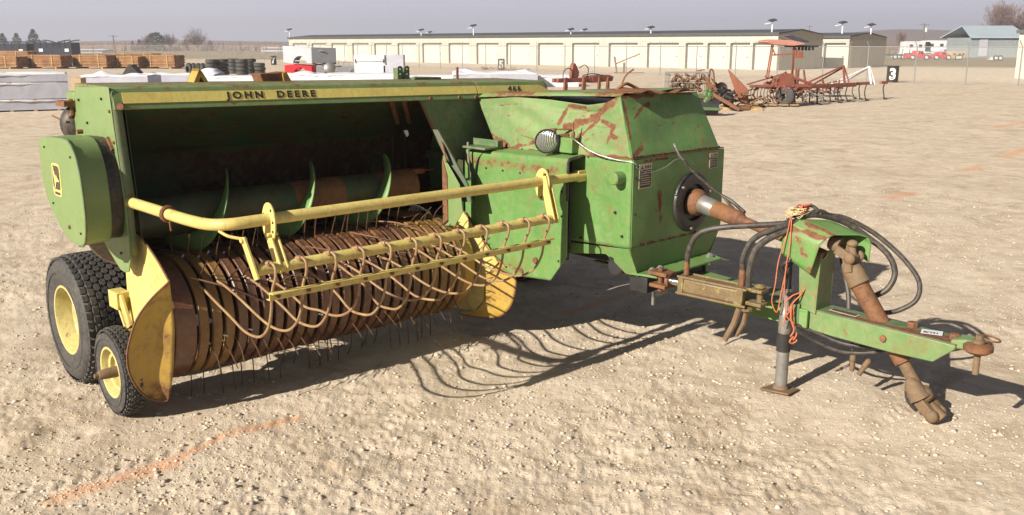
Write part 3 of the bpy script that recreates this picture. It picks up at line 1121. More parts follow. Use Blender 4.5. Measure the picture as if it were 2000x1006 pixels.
# rubber edge of the shield mouth; black sheet inside stands in for its shade
mo = SM()
pr = ss_prof(1.875)
outer = [(2.275, 1.884, 1.10)] + [(p[0], 1.884, p[2]) for p in pr] + [(2.485, 1.884, pr[-1][2] + 0.01)]
mo.tube(outer, 0.008, 6)
mo.grid(lambda u, v: (2.30 + 0.18 * u, 1.78, 0.70 + 0.60 * v), 2, 2)
mo.build('shield_mouth', M['black'], bal, solid=0.004)
# hold-down rod with bracket on top of the shield
hr = SM()
hr.box((2.22, 0.98, 1.345), (2.40, 1.20, 1.360))
hr.box((2.34, 0.98, 1.360), (2.352, 1.22, 1.405))
hr.box((2.352, 1.18, 1.30), (2.45, 1.20, 1.400))
hr.build('shield_bracket', GD, bal, bevel=0.004)
rd = SM()
rd.cyl((2.235, 1.02, 1.385), (2.235, 1.03, 1.145), 0.008, 8)
rd.cyl((2.235, 1.03, 1.135), (2.235, 1.03, 1.15), 0.020, 8)
rd.build('hold_down_rod', M['steel'], bal)
st_ = SM()
st_.tube([(2.33, 1.20, 1.345), (2.29, 1.13, 1.325), (2.265, 1.08, 1.26), (2.262, 1.05, 1.10), (2.262, 1.03, 1.0)], 0.010, 6, 4, 0.5)
st_.build('rubber_strap', M['black'], bal)
pl_ = SM()
pl_.cyl((2.12 + 0.14, 1.72, 1.262), (2.28, 1.72, 1.262), 0.012, 8)
pl_.cyl((2.262, 1.5, 0.60), (2.28, 1.5, 0.60), 0.01, 8)
pl_.cyl((2.26, 1.62, 0.69), (2.28, 1.62, 0.69), 0.02, 10)
build_each(pl_, 'bolt', RU, bal)

# --- front gearbox housing (front face b = 2.10, side a = 2.60)
def zs(b): return 1.335 - 0.01 * (2.1 - b)


side = BM()
side.grid(quad_fn((2.60, 0.95, 0.745), (2.60, 2.10, 0.790), (2.60, 2.10, 1.333), (2.60, 0.95, 1.300), wob(2.2, 0.005, 2.2), (1, 0, 0)), 40, 24)
o = side.build('housing_side', G, bal, solid=0.006)
lowr = BM()
lowr.ext([(2.598, 1.45, 0.745), (2.594, 2.098, 0.788), (2.69, 2.098, 0.600), (2.66, 2.02, 0.612), (2.615, 1.93, 0.705), (2.605, 1.90, 0.725), (2.604, 1.45, 0.66)], (0.005, 0, 0))
lowr.build('lower_side_panel', G, bal, bevel=0.002)
frm = BM()
F_ = lambda u, v: (2.605 + 0.92 * u, 2.10 + wob(4.0, 0.004, 2)(u, v), 0.795 + (1.330 + 0.006 * math.sin(u * 3.14) - 0.795) * v)
frm.grid(F_, 130, 80)
o = frm.build('housing_front', G, bal, solid=0.006)
rust_attr(o, strokes([((2.86, 2.1, 1.11), (2.88, 2.1, 0.93), 0.022), ((2.88, 2.1, 0.98), (2.83, 2.1, 1.0), 0.015), ((2.72, 2.1, 1.315), (2.95, 2.1, 1.318), 0.012), ((2.70, 2.1, 0.80), (3.3, 2.1, 0.80), 0.012)]))
lf = BM()
lf.ext([(2.598, 2.102, 0.792), (3.532, 2.102, 0.800), (3.43, 2.085, 0.620), (2.70, 2.085, 0.605)], (0, -0.006, 0))
lf.build('lower_front_panel', G, bal, bevel=0.002)
rs_ = BM()
rs_.ext([(3.53, 1.0, 0.75), (3.53, 2.10, 0.795), (3.53, 2.10, 1.325), (3.53, 1.0, 1.30)], (0.006, 0, 0))
rs_.ext([(3.525, 2.098, 0.80), (3.43, 2.098, 0.62), (3.43, 1.2, 0.62), (3.525, 1.2, 0.80)], (0.006, 0, 0))
rs_.build('housing_far_side', G, bal)
lip = BM()
lip.bar((2.60, 2.095, 1.337), (3.525, 2.095, 1.337), 0.02, 0.006)
lip.bar((2.602, 0.95, 1.303), (2.602, 2.10, 1.337), 0.02, 0.006)
lip.build('housing_lip', M['rust'], bal)
bl_ = BM()
for (a, z) in ((2.75, .80), (3.0, .805), (3.25, .81), (3.42, .812), (2.63, 1.22), (2.63, 1.0)): bl_.cyl((a, 2.098, z), (a, 2.112, z), 0.007, 8)
for (b, z) in ((1.98, 1.0), (2.04, 0.86), (1.95, 0.71), (1.70, 0.80)): bl_.cyl((2.588, b, z), (2.6, b, z), 0.009, 8)
build_each(bl_, 'bolt', M['darkmetal'], bal)
rv = BM()
for k in range(8): rv.cyl((2.66 + 0.115 * k, 2.098, 1.348), (2.66 + 0.115 * k, 2.112, 1.348), 0.006, 6)
for k in range(7): rv.cyl((2.592, 1.0 + 0.15 * k, 1.318), (2.604, 1.0 + 0.15 * k, 1.318), 0.006, 6)
for k in range(6): rv.cyl(shp((2.266, 1.0 + 0.16 * k, 1.225)), shp((2.2749, 1.0 + 0.16 * k, 1.225)), 0.007, 8)
for (b_, z_) in ((1.0, 0.72), (1.35, 0.60), (1.82, 0.72), (1.84, 1.0), (1.84, 1.15)): rv.cyl(shp((2.266, b_, z_)), shp((2.2749, b_, z_)), 0.007, 8)
for (b_, z_) in ((0.20, 1.70), (0.55, 1.72), (0.30, 1.58), (0.62, 0.90), (0.70, 1.10), (0.66, 1.45)): rv.cyl((0.112, b_, z_), (0.122, b_, z_), 0.007, 8)
for (b_, z_) in ((0.25, 1.46), (0.66, 1.44), (0.70, 1.05), (0.30, 1.16)): rv.cyl((-0.106, b_, z_), (-0.099, b_, z_), 0.006, 8)
build_each(rv, 'rivet', M['darkmetal'], bal)
kn = BM()
kn.lathe([(0, 0.001), (0.0, 0.034), (0.006, 0.040), (0.085, 0.040)], (2.515, 2.02, 1.218), (1, 0, 0), 24)
kn.build('side_knob', G, bal)
# warning decals
for (a0, a1, z0, z1, nl, nm) in ((2.657, 2.775, 1.150, 1.300, 7, 0), (3.368, 3.452, 1.212, 1.312, 5, 0)):
    dc = BM().box((a0, 2.106, z0), (a1, 2.108, z1)).build('warning_decal', M['decal_pale'], bal)
    wa, hz_ = a1 - a0, z1 - z0
    BM().box((a0 + wa * .06, 2.1085, z0 + hz_ * .04), (a1 - wa * .06, 2.1095, z1 - hz_ * .24)).build('decal_panel', M['decal_dark'], dc)
    ln = BM()
    for k in range(nl):
        zz = z1 - hz_ * (.30 + .62 * k / nl)
        ln.box((a0 + wa * .12, 2.1098, zz - hz_ * .016), (a1 - wa * (.10 + .18 * (k * 37 % 5) / 5), 2.1103, zz + hz_ * .010))
    ln.build('decal_print', M['decal_pale'], dc)
    tr = BM()
    tr.ext([(a0 + wa * .10, 2.1085, z1 - hz_ * .20), (a0 + wa * .34, 2.1085, z1 - hz_ * .20), (a0 + wa * .22, 2.1085, z1 - hz_ * .06)], (0, 0.001, 0))
    for k in range(4): tr.box((a0 + wa * (.42 + .13 * k), 2.1085, z1 - hz_ * .19), (a0 + wa * (.50 + .13 * k), 2.1095, z1 - hz_ * .07))
    tr.build('decal_heading', M['decal_dark'], dc)

# round guard ring and driveline
ring = BM()
rc_ = (3.195, 2.10, 1.012)
ring.lathe([(0.008, 0.115), (0.03, 0.120), (0.035, 0.150), (0.022, 0.185), (0.010, 0.192), (0.0, 0.192), (0.0, 0.115), (0.008, 0.115)], rc_, (0, 1, 0), 48)
ring.build('guard_ring', M['black'], bal)
br_ = BM()
for an in (20, 140, 260):
    br_.cyl((rc_[0] + 0.168 * math.cos(math.radians(an)), 2.12, rc_[2] + 0.168 * math.sin(math.radians(an))), (rc_[0] + 0.168 * math.cos(math.radians(an)), 2.142, rc_[2] + 0.168 * math.sin(math.radians(an))), 0.009, 8)
build_each(br_, 'bolt', M['steel'], bal)
BM().cyl((3.195, 2.085, 1.012), (3.195, 2.105, 1.012), 0.114, 32).build('dark_opening', M['black'], bal)
dvl = BM()
dvl.lathe([(0, 0.02), (0.0, 0.085), (0.03, 0.088), (0.055, 0.078), (0.075, 0.056)], (3.20, 2.12, 1.016), (-0.07, 1, -0.13), 28)
dvl.build('slip_flange', RU, bal)
dax = Vector((-0.08, 0.62, -0.105)).normalized()
d0 = Vector((3.195, 2.185, 1.010))
BM().lathe([(0, 0.05), (0.01, 0.060), (0.11, 0.056), (0.125, 0.045)], d0, dax, 28).build('clutch_collar', M['steel'], bal)
BM().lathe([(0.12, 0.050), (0.125, 0.055), (0.30, 0.050), (0.325, 0.047), (0.335, 0.036), (0.36, 0.030)], d0, dax, 28).build('shaft_sleeve', M['rust'], bal)
BM().lathe([(0.35, 0.028), (0.36, 0.029), (0.95, 0.027)], d0, dax, 20).build('drive_shaft', M['rust'], bal)

# --- hood over the gearbox, dented, with partly open top
hside = BM()
topz = [(0, 1.625), (0.30, 1.655), (0.55, 1.652), (0.80, 1.632), (0.92, 1.655), (1, 1.70)]


def htop(u):
    for i in range(len(topz) - 1):
        if topz[i][0] <= u <= topz[i + 1][0]:
            t = (u - topz[i][0]) / (topz[i + 1][0] - topz[i][0])
            return topz[i][1] + (topz[i + 1][1] - topz[i][1]) * t
    return 1.7


def hs_fn(u, v):
    b0 = 0.90 + (2.09 - 0.90) * u
    b1 = 0.66 + (1.955 - 0.66) * u
    z0, z1 = 1.302 + 0.038 * u, htop(u)
    w_ = v
    b = b0 + (b1 - b0) * w_
    z = z0 + (z1 - z0) * w_
    a = 2.600 + 0.035 * w_ + 0.06 * max(0, w_ - 0.82) ** 0.5 * (0.25)
    k = min(1, min(u, 1 - u) * 7) * min(1, min(v, 1 - v) * 7)
    a += k * (0.008 * math.sin(u * 9 + v * 4) * math.sin(v * 5 + 1) + 0.003 * math.sin(u * 21 + v * 11))
    a += k * 0.022 * math.exp(-((u - 0.72) ** 2 * 30 + (v - 0.75) ** 2 * 14))
    return (a, b, z)


hside.grid(hs_fn, 150, 70)
o = hside.build('hood_side', M['green_rusty'], bal, solid=0.005)
rsx = random.Random(21)


def scratches(fn, n, r=0.0035, lmax=0.22):
    out = []
    for _ in range(n):
        u0, v0 = rsx.uniform(.05, .9), rsx.uniform(.1, .9)
        an, ln_ = rsx.uniform(-.6, 1.2), rsx.uniform(.05, lmax)
        u1, v1 = min(.97, u0 + ln_ * math.cos(an)), max(.03, min(.97, v0 + ln_ * math.sin(an)))
        out.append((fn(u0, v0), fn(u1, v1), r * rsx.uniform(.7, 1.6)))
    return out


hst = strokes(scratches(hs_fn, 9, 0.0026) + [(hs_fn(0.42, 0.22), hs_fn(0.12, 0.03), 0.014), (hs_fn(0.46, 0.28), hs_fn(0.40, 0.22), 0.035), (hs_fn(0.56, 0.55), hs_fn(0.66, 0.92), 0.018), (hs_fn(0.66, 0.92), hs_fn(0.78, 0.95), 0.016),
               (hs_fn(0.60, 0.50), hs_fn(0.80, 0.72), 0.030), (hs_fn(0.80, 0.72), hs_fn(0.98, 0.98), 0.030), (hs_fn(0.66, 0.30), hs_fn(0.84, 0.70), 0.014), (hs_fn(0.66, 0.30), hs_fn(0.72, 0.02), 0.010),
               (hs_fn(0.86, 0.66), hs_fn(0.93, 0.55), 0.020), (hs_fn(0.93, 0.55), hs_fn(0.86, 0.25), 0.012), (hs_fn(0.72, 0.03), hs_fn(0.98, 0.0), 0.010), (hs_fn(0.0, 0.25), hs_fn(0.10, 0.05), 0.03), (hs_fn(0.9, 0.4), hs_fn(0.94, 0.35), 0.015), (hs_fn(0.02, 0.0), hs_fn(0.5, 0.0), 0.012)])
rust_attr(o, hst)
hfr = BM()


def hf_fn(u, v):
    p = quad_fn((2.602, 2.095, 1.342), (3.475, 2.095, 1.342), (3.40, 1.955, 1.705 - 0.008 * u), (2.645, 1.955, 1.700))(u, v)
    k = min(1, min(u, 1 - u) * 7) * min(1, min(v, 1 - v) * 7)
    return (p[0], p[1] + k * (0.006 * math.sin(u * 7 + v * 3) + 0.004 * math.sin(u * 3 - v * 9)), p[2])


hfr.grid(hf_fn, 120, 60)
o = hfr.build('hood_front', G, bal, solid=0.005)
rust_attr(o, strokes(scratches(hf_fn, 9, 0.0026) + [(hf_fn(0.03, 0.98), hf_fn(0.40, 0.98), 0.02), (hf_fn(0.10, 0.62), hf_fn(0.26, 0.80), 0.012), (hf_fn(0.26, 0.80), hf_fn(0.32, 0.84), 0.016), (hf_fn(0.02, 0.9), hf_fn(0.02, 0.3), 0.012), (hf_fn(0.02, 0.02), hf_fn(0.12, 0.15), 0.02), (hf_fn(0.05, 0.0), hf_fn(0.95, 0.0), 0.008), (hf_fn(0.65, 0.98), hf_fn(0.95, 0.97), 0.01)]))
hfar = BM()
hfar.ext([(3.475, 2.095, 1.342), (3.475, 0.9, 1.305), (3.40, 0.7, 1.62), (3.40, 1.955, 1.695)], (0.006, 0, 0))
hfar.build('hood_far_side', G, bal)
crn = BM()
crn.tube([hs_fn(1, 0.0), hs_fn(1, 0.5), hs_fn(1, 1.0)], 0.006, 6)
crn.build('hood_corner', G, bal)
# top lid: sheet that floats above the dented side
tl = BM()


def tl_fn(u, v):
    b = 0.62 + (1.96 - 0.62) * u
    a = 2.645 + 0.74 * v
    z = 1.655 + 0.055 * u ** 1.3 + 0.012 * math.sin(v * 6 + u * 3)
    if v < 0.05: z -= 0.022
    return (a - (0.012 if v < 0.05 else 0), b, z + 0.006)


tl.grid(tl_fn, 40, 20)
o = tl.build('hood_lid', M['green_rusty'], bal, solid=0.005)
rust_attr(o, lambda a, b, z: max(0, min(1, 0.35 + 0.5 * math.sin(b * 7 + a * 5))))
cr_ = BM()


def cr_fn(u, v):
    a = 2.68 + 0.62 * u
    b = 1.80 + 0.22 * v
    z = 1.712 + 0.010 * math.sin(u * 9) * v + 0.006 * math.sin(u * 23 + 2) + 0.02 * (1 - v) * math.sin(u * 5)
    return (a, b, z)


cr_.grid(cr_fn, 40, 8)
o = cr_.build('crumpled_plate', M['rust'], bal, solid=0.005)
dk = BM()
dk.box((2.70, 0.8, 1.35), (3.38, 1.9, 1.63))
dk.build('hood_shade_fill', M['black'], bal)  # black box standing in for the shade inside the open hood
lv = BM()
lv.tube([(2.84, 1.78, 1.70), (2.86, 1.80, 1.80), (2.90, 1.84, 1.85)], 0.006, 6, 3)
lv.tube([(2.78, 1.80, 1.72), (2.83, 1.83, 1.76), (2.90, 1.82, 1.75), (2.96, 1.84, 1.72)], 0.010, 6, 4)
lv.build('bent_lever', RU, bal)

# --- head lamp on the hood with its wire
lp_c = Vector((2.465, 1.515, 1.408))
lax = Vector((-0.55, 0.80, -0.10)).normalized()
lh = BM()
lh.lathe([(-0.085, 0.012), (-0.08, 0.03), (-0.055, 0.058), (-0.02, 0.074), (0.0, 0.078), (0.006, 0.078), (0.006, 0.072), (-0.02, 0.066)], lp_c, lax, 32)
lampo = lh.build('headlight', M['darkmetal'], bal, label='round clear-glass work lamp on the hood side')
gl = BM()
gl.lathe([(-0.012, 0.0), (-0.010, 0.04), (-0.004, 0.060), (0.002, 0.070), (0.006, 0.062), (0.013, 0.04), (0.017, 0.0)], lp_c, lax, 32)


def lens_mat():
    m, t, b = nodes('lamp_lens')
    wv = N(t, 'ShaderNodeTexWave')
    wv.inputs['Scale'].default_value = 45
    wv.inputs['Distortion'].default_value = 0.4
    tc = N(t, 'ShaderNodeTexCoord')
    t.links.new(tc.outputs['Object'], wv.inputs['Vector'])
    c = mix(t, wv.outputs['Fac'], (0.60, 0.60, 0.58), (0.36, 0.36, 0.36))
    t.links.new(c, b.inputs['Base Color'])
    b.inputs['Metallic'].default_value = 0.7
    b.inputs['Roughness'].default_value = 0.18
    bump(t, b, wv.outputs['Fac'], 0.6, 0.01)
    return m


gl.build('lens', lens_mat(), lampo)
lb = BM()
lb.bar((2.49, 1.50, 1.42), (2.61, 1.56, 1.44), 0.03, 0.025)
lb.cyl((2.52, 1.52, 1.45), (2.52, 1.52, 1.485), 0.018, 8)
lb.bar((2.50, 1.50, 1.478), (2.63, 1.60, 1.478), 0.02, 0.008)
lb.bar((2.545, 1.665, 1.42), (2.545, 1.665, 1.53), 0.008, 0.008)
lb.sphere((2.545, 1.665, 1.455), 0.016, 0.8, 0.8, 1.6, 10, 8)
lb.build('lamp_bracket', M['rust'], bal, bevel=0.002)
BM().box((2.54, 1.55, 1.335), (2.61, 1.66, 1.43)).build('lamp_mount', G, bal, bevel=0.006)
wr = BM()
wr.tube([(2.54, 1.67, 1.44), (2.50, 1.72, 1.43), (2.53, 1.85, 1.36), (2.575, 2.0, 1.325), (2.60, 2.10, 1.318), (2.62, 2.118, 1.30)], 0.0038, 6, 4)
wr.tube([(2.62, 2.115, 1.285), (2.72, 2.125, 1.245), (2.88, 2.125, 1.265), (2.98, 2.12, 1.30), (3.02, 2.125, 1.305)], 0.0035, 6, 4)
wr.tube([(2.98, 2.11, 1.40), (2.97, 2.13, 1.385), (3.0, 2.14, 1.33), (3.03, 2.15, 1.30)], 0.007, 6, 4)
build_each(wr, 'lamp_wire', M['steel'], bal)
wr = BM()
wr.tube([(3.03, 2.15, 1.30), (3.08, 2.18, 1.235), (3.13, 2.24, 1.165), (3.18, 2.30, 1.105), (3.20, 2.34, 1.075), (3.19, 2.40, 1.03), (3.17, 2.46, 1.0)], 0.009, 8, 5)
wr.tube([(3.20, 2.34, 1.075), (3.215, 2.40, 1.045), (3.20, 2.50, 0.995)], 0.012, 8, 3)
wr.build('lamp_cable', M['hose'], bal)

# --- bale chamber that runs back behind the header, with density rails
bc = BM()
bc.box((2.72, -2.1, 0.62), (3.32, 0.62, 1.22))
bc.build('bale_chamber', G, bal, bevel=0.01)
rb = BM()
for a in (2.70, 3.34):
    for z in (0.66, 0.9, 1.18):
        rb.box((a - 0.02, -2.3, z - 0.03), (a + 0.02, 0.6, z + 0.03))
rb.build('chamber_rail', GD, bal, bevel=0.004)
BM().box((2.72, -0.5, 1.22), (3.32, 0.55, 1.60)).build('twine_box', G, bal, bevel=0.02)
axl = BM()
axl.bar((0.33, -0.08, 0.40), (3.45, -0.08, 0.45), 0.10, 0.10)
axl.box((0.9, -0.05, 0.42), (1.0, 0.6, 0.74))
axl.box((0.40, -0.12, 0.40), (0.48, -0.02, 0.95))
axl.build('axle', GD, bal, bevel=0.008)
un = BM()
un.box((2.72, 1.0, 0.64), (3.3, 2.0, 0.75))
un.cyl((2.66, 1.93, 0.64), (2.75, 1.93, 0.64), 0.06, 16)
un.box((2.45, 0.3, 0.55), (2.75, 0.7, 0.80))
un.build('under_frame', M['darkmetal'], bal, bevel=0.01)

# --- things that stick up behind the beam
yb = BM()
yb.ext([(0.770, 0.2, 1.750), (0.822, 0.2, 1.842), (0.842, 0.2, 1.842), (0.808, 0.2, 1.750)], (0.0, -0.10, 0))
yb.ext([(0.842, 0.2, 1.842), (0.822, 0.2, 1.842), (0.822, 0.2, 1.832), (0.866, 0.2, 1.750), (0.895, 0.2, 1.750)], (0.0, -0.10, 0))
yb.build('peaked_bracket', YR, bal, bevel=0.004)
ch = BM()
ch.ext([(1.245, 0.2, 1.750), (1.220, 0.2, 1.815), (1.235, 0.2, 1.822), (1.33, 0.2, 1.82), (1.40, 0.2, 1.828), (1.445, 0.2, 1.750)], (0.0, -0.12, 0))
ch.build('rear_chute', M['rust'], bal, bevel=0.004)
BM().ext([(1.385, 0.206, 1.750), (1.375, 0.206, 1.82), (1.405, 0.206, 1.832), (1.450, 0.206, 1.750)], (0, -0.13, 0)).build('chute_edge', YR, bal, bevel=0.004)
up_ = BM()
for a in (2.345, 2.405):
    up_.box((a, 0.06, 1.70), (a + 0.006, 0.115, 1.835))
    up_.ext([(a, 0.110, 1.70), (a + 0.046, 0.110, 1.70), (a + 0.046, 0.110, 1.838), (a + 0.034, 0.110, 1.848), (a + 0.012, 0.110, 1.848), (a, 0.110, 1.838)], (0, 0.006, 0))
up_.box((2.345, 0.07, 1.70), (2.43, 0.08, 1.77))
up_.build('upright_bracket', M['green_dull'], bal, bevel=0.002)
hl = BM()
for a in (2.368, 2.428):
    for z in (1.79, 1.825): hl.cyl((a, 0.112, z), (a, 0.1185, z), 0.006, 8)
build_each(hl, 'bracket_hole', M['white'], bal)
tb = BM()
tb.cyl((2.40, 0.22, 1.758), (2.79, 0.22, 1.728), 0.017, 14)
tb.cyl((2.40, 0.24, 1.768), (2.62, 0.26, 1.760), 0.010, 10)
build_each(tb, 'tension_tube', M['green_dull'], bal)
spg = BM()
sp_pts = []
for i in range(160):
    t = i / 159
    sp_pts.append((2.84 + 0.17 * t, 0.22 + 0.013 * math.cos(t * 2 * math.pi * 13), 1.736 - 0.010 * t + 0.013 * math.sin(t * 2 * math.pi * 13)))
spg.tube(sp_pts, 0.004, 6)
spg.build('tension_spring', M['green_dull'], bal)
BM().cyl((3.0, 0.22, 1.728), (3.08, 0.22, 1.722), 0.012, 10).build('spring_guide', M['darkmetal'], bal)
ps_ = BM()
ps_.bar((2.812, 0.22, 1.70), (2.812, 0.22, 1.835), 0.016, 0.016)
ps_.build('tension_post', M['rust'], bal, bevel=0.003)


# --- wheels
def wheel(name, a_out, wid, R, rimr, b0, tread_rows, tread_n, lug, axis_z, hub=False, label=None):
    wroot = empty(name, label=label)
    wroot.parent = bal
    c = (a_out, b0, axis_z)
    ty = BM()
    sh = R - rimr
    prof = [(0.035, rimr - 0.012), (0.012, rimr + 0.004), (0.004, rimr + sh * 0.25), (0.0, rimr + sh * 0.5), (0.006, rimr + sh * 0.75), (0.022, R - 0.022), (0.045, R - 0.008), (wid * 0.3, R - 0.002), (wid * 0.5, R), (wid * 0.7, R - 0.002),
            (wid - 0.045, R - 0.008), (wid - 0.022, R - 0.022), (wid - 0.006, rimr + sh * 0.75), (wid, rimr + sh * 0.5), (wid - 0.004, rimr + sh * 0.25), (wid - 0.012, rimr + 0.004), (wid - 0.035, rimr - 0.012)]
    prof = [(t, r - lug * 0.8 if 0.015 < t < wid - 0.015 and r > R - 0.03 else r) for t, r in prof]
    ty.lathe(prof, c, (1, 0, 0), 64)
    # raised ring on the side wall
    ty.lathe([(-0.003, rimr + sh * 0.45), (-0.004, rimr + sh * 0.48), (0.004, rimr + sh * 0.52)], c, (1, 0, 0), 64)
    if lug > 0.004:
        rowsz = (wid - 0.02) / tread_rows
        for r_ in range(tread_rows):
            t0 = 0.010 + r_ * rowsz
            edge = abs((r_ + 0.5) / tread_rows - 0.5) * 2
            rr = R - 0.016 * max(0, edge - 0.55) / 0.45
            for k in range(tread_n):
                an = (k + (0.5 if r_ % 2 else 0)) / tread_n * 2 * math.pi
                da = 0.37 / tread_n * 2 * math.pi
                sk = 0.10 / tread_n * 2 * math.pi
                pts = []
                for (ti, ai, dr) in ((0.07, -1, 0), (0.50, -1.35, 0), (0.93, -1, 0), (0.93, 1, 0), (0.50, 0.65, 0), (0.07, 1, 0)):
                    aa = an + da * ai + sk * (1 if ti > 0.6 else 0)
                    pts.append((ti, aa))
                def P3(ti, aa, rad): return (a_out + t0 + rowsz * ti, b0 + math.cos(aa) * rad, axis_z + math.sin(aa) * rad)
                lo = [P3(ti, aa, rr - lug * 1.6) for ti, aa in pts]
                hi = [P3(0.5 + (ti - 0.5) * 0.9, an + (aa - an) * 0.9, rr) for ti, aa in pts]
                A = [ty.v(p) for p in lo]
                B_ = [ty.v(p) for p in hi]
                ty.face(B_)
                for i in range(6): ty.face([A[i], A[(i + 1) % 6], B_[(i + 1) % 6], B_[i]])
    ty.build('tyre', M['rubber'], wroot, smooth_angle=40)
    rm = BM()
    rm.lathe([(0.014, rimr + 0.010), (0.008, rimr + 0.004), (0.010, rimr - 0.006), (0.030, rimr - 0.014), (0.055, rimr - 0.022), (wid * 0.30, rimr - 0.034), (wid * 0.34, rimr - 0.050), (wid * 0.58, rimr - 0.054), (wid * 0.60, rimr * 0.62), (wid * 0.50, rimr * 0.50), (wid * 0.50, rimr * 0.30), (wid * 0.46, 0.0)], c, (1, 0, 0), 48)
    rm.lathe([(wid - 0.014, rimr + 0.010), (wid - 0.010, rimr - 0.006), (wid * 0.6, rimr - 0.030), (wid * 0.5, rimr * 0.74)], c, (1, 0, 0), 48)
    rm.build('rim', M['yellow_rim'], wroot)
    hb = BM()
    if hub:
        hb.lathe([(-0.055, 0.0), (-0.055, 0.020), (-0.045, 0.026), (0.0, 0.030), (wid * 0.36, 0.032)], c, (1, 0, 0), 16)
        hb.lathe([(-0.075, 0.0), (-0.075, 0.012), (-0.05, 0.012)], c, (1, 0, 0), 10)
    else:
        hb.lathe([(wid * 0.36, 0.0), (wid * 0.36, 0.04), (wid * 0.50, 0.05)], c, (1, 0, 0), 16)
        for k in range(6):
            an = k * math.pi / 3
            hb.cyl((a_out + wid * 0.44, b0 + 0.075 * math.cos(an), axis_z + 0.075 * math.sin(an)), (a_out + wid * 0.52, b0 + 0.075 * math.cos(an), axis_z + 0.075 * math.sin(an)), 0.011, 6)
    hb.build('hub', M['tan'] if hub else M['yellow_rim'], wroot)
    return wroot


wheel('transport_wheel', 0.0, 0.33, 0.395, 0.205, -0.095, 8, 46, 0.009, 0.385, label='large turf-tread tyre on a yellow rim, near side')
wheel('gauge_wheel', -0.01, 0.125, 0.250, 0.138, 0.615, 5, 40, 0.006, 0.245, hub=True, label='small smooth pickup gauge wheel with a greasy hub')
wheel('transport_wheel', 3.62, 0.26, 0.37, 0.20, -0.08, 6, 36, 0.010, 0.36, label='far side transport tyre behind the bale chamber')
ga = BM()
ga.bar((0.12, 0.615, 0.245), (0.20, 0.615, 0.245), 0.03, 0.03)
ga.bar((0.17, 0.62, 0.245), (0.17, 0.36, 0.60), 0.05, 0.014)
ga.box((0.125, 0.33, 0.54), (0.20, 0.46, 0.64))
ga.bar((0.15, 0.45, 0.62), (0.15, 0.56, 0.46), 0.02, 0.05)
ga.build('gauge_wheel_arm', Y, bal, bevel=0.004)

# --- pickup: reel, stripper bands, spring tines
pc_b, pc_z = 0.64, 0.50


def band_prof(t):
    """t 0..1 from rear top over the front to the bottom"""
    pts = [(0.16, 0.80), (0.34, 0.815), (0.52, 0.835), (0.68, 0.838), (0.82, 0.79), (0.93, 0.69), (0.975, 0.56), (0.96, 0.42), (0.89, 0.29), (0.78, 0.20), (0.66, 0.165), (0.54, 0.17)]
    return pts


bprof = smooth([Vector((0, b_, z_)) for b_, z_ in band_prof(0)], 4)


def band(a0, wd, mat, lift=0.0, label=None, nm='stripper_band'):
    m_ = BM()
    rs = []
    for i, p in enumerate(bprof):
        q0, q1 = bprof[max(0, i - 1)], bprof[min(len(bprof) - 1, i + 1)]
        d = (q1 - q0).normalized()
        nrm = Vector((0, d.z, -d.y))
        if nrm.dot(Vector((0, p.y - pc_b, p.z - pc_z + 0.1))) < 0: nrm = -nrm
        q = p + nrm * lift
        cs = [(-0.5, -0.020), (-0.5, -0.001), (-0.42, 0.003), (-0.30, 0.0015), (0.30, 0.0015), (0.42, 0.003), (0.5, -0.001), (0.5, -0.020)]
        rs.append([(a0 + c * wd, q.y + nrm.y * h, q.z + nrm.z * h) for c, h in cs])
    m_.rings(rs)
    return m_.build(nm, mat, bal, smooth_angle=28, label=label)


A0, PITCHB, NB = 0.398, 0.0755, 25
for k in range(NB):
    a = A0 + PITCHB * k
    mt = M['yellow_band'] if (k < 3 or k > NB - 6) else M['band']
    band(a, 0.052, mt, lift=0.004 * math.sin(k * 2.7))
# drum ends beside the bands
band(0.295, 0.115, M['band'], 0.0, nm='drum_end')
band(2.300, 0.085, M['yellow_rusty_shaded'], -0.025, nm='drum_end')
rl = BM()
rl.cyl((0.27, pc_b, pc_z), (2.34, pc_b, pc_z), 0.11, 20)
rl.build('reel_shaft', M['darkmetal'], bal)
pan_ = BM()
pan_.grid(lambda u, v: (0.26 + 2.04 * u, 0.30 + 0.38 * v, 0.765), 2, 2)
pan_.grid(lambda u, v: (0.24 + 2.08 * u, pc_b + 0.27 * math.cos(math.radians(-100 + 200 * v)), pc_z + 0.27 * math.sin(math.radians(-100 + 200 * v))), 2, 20)
pan_.build('reel_shroud', M['darkmetal'], bal, solid=0.004)  # shroud made dark to paint the shade in the gaps between bands
flr = BM()
flr.grid(lambda u, v: (0.2 + 2.05 * u, 0.05 + 0.20 * v, 0.79), 2, 2)
flr.build('feed_floor', M['rust'], bal, solid=0.006)


def tine_mesh(kind):
    t_ = BM()
    for s_ in (-1, 1):
        x = s_ * PITCHB / 2
        if kind == 0:
            t_.tube([(x * 0.9, 0.12, 0), (x, 0.27, 0), (x, 0.42, -0.006), (x * 1.02, 0.505, -0.018)], 0.0036, 5, 3)
        else:
            t_.tube([(x * 0.9, 0.12, 0), (x, 0.27, 0), (x * 1.1, 0.40, -0.03), (x * 1.35, 0.47, -0.085)], 0.0036, 5, 3)
    t_.cyl((-PITCHB / 2, 0.125, 0), (PITCHB / 2, 0.125, 0), 0.009, 8)
    return t_


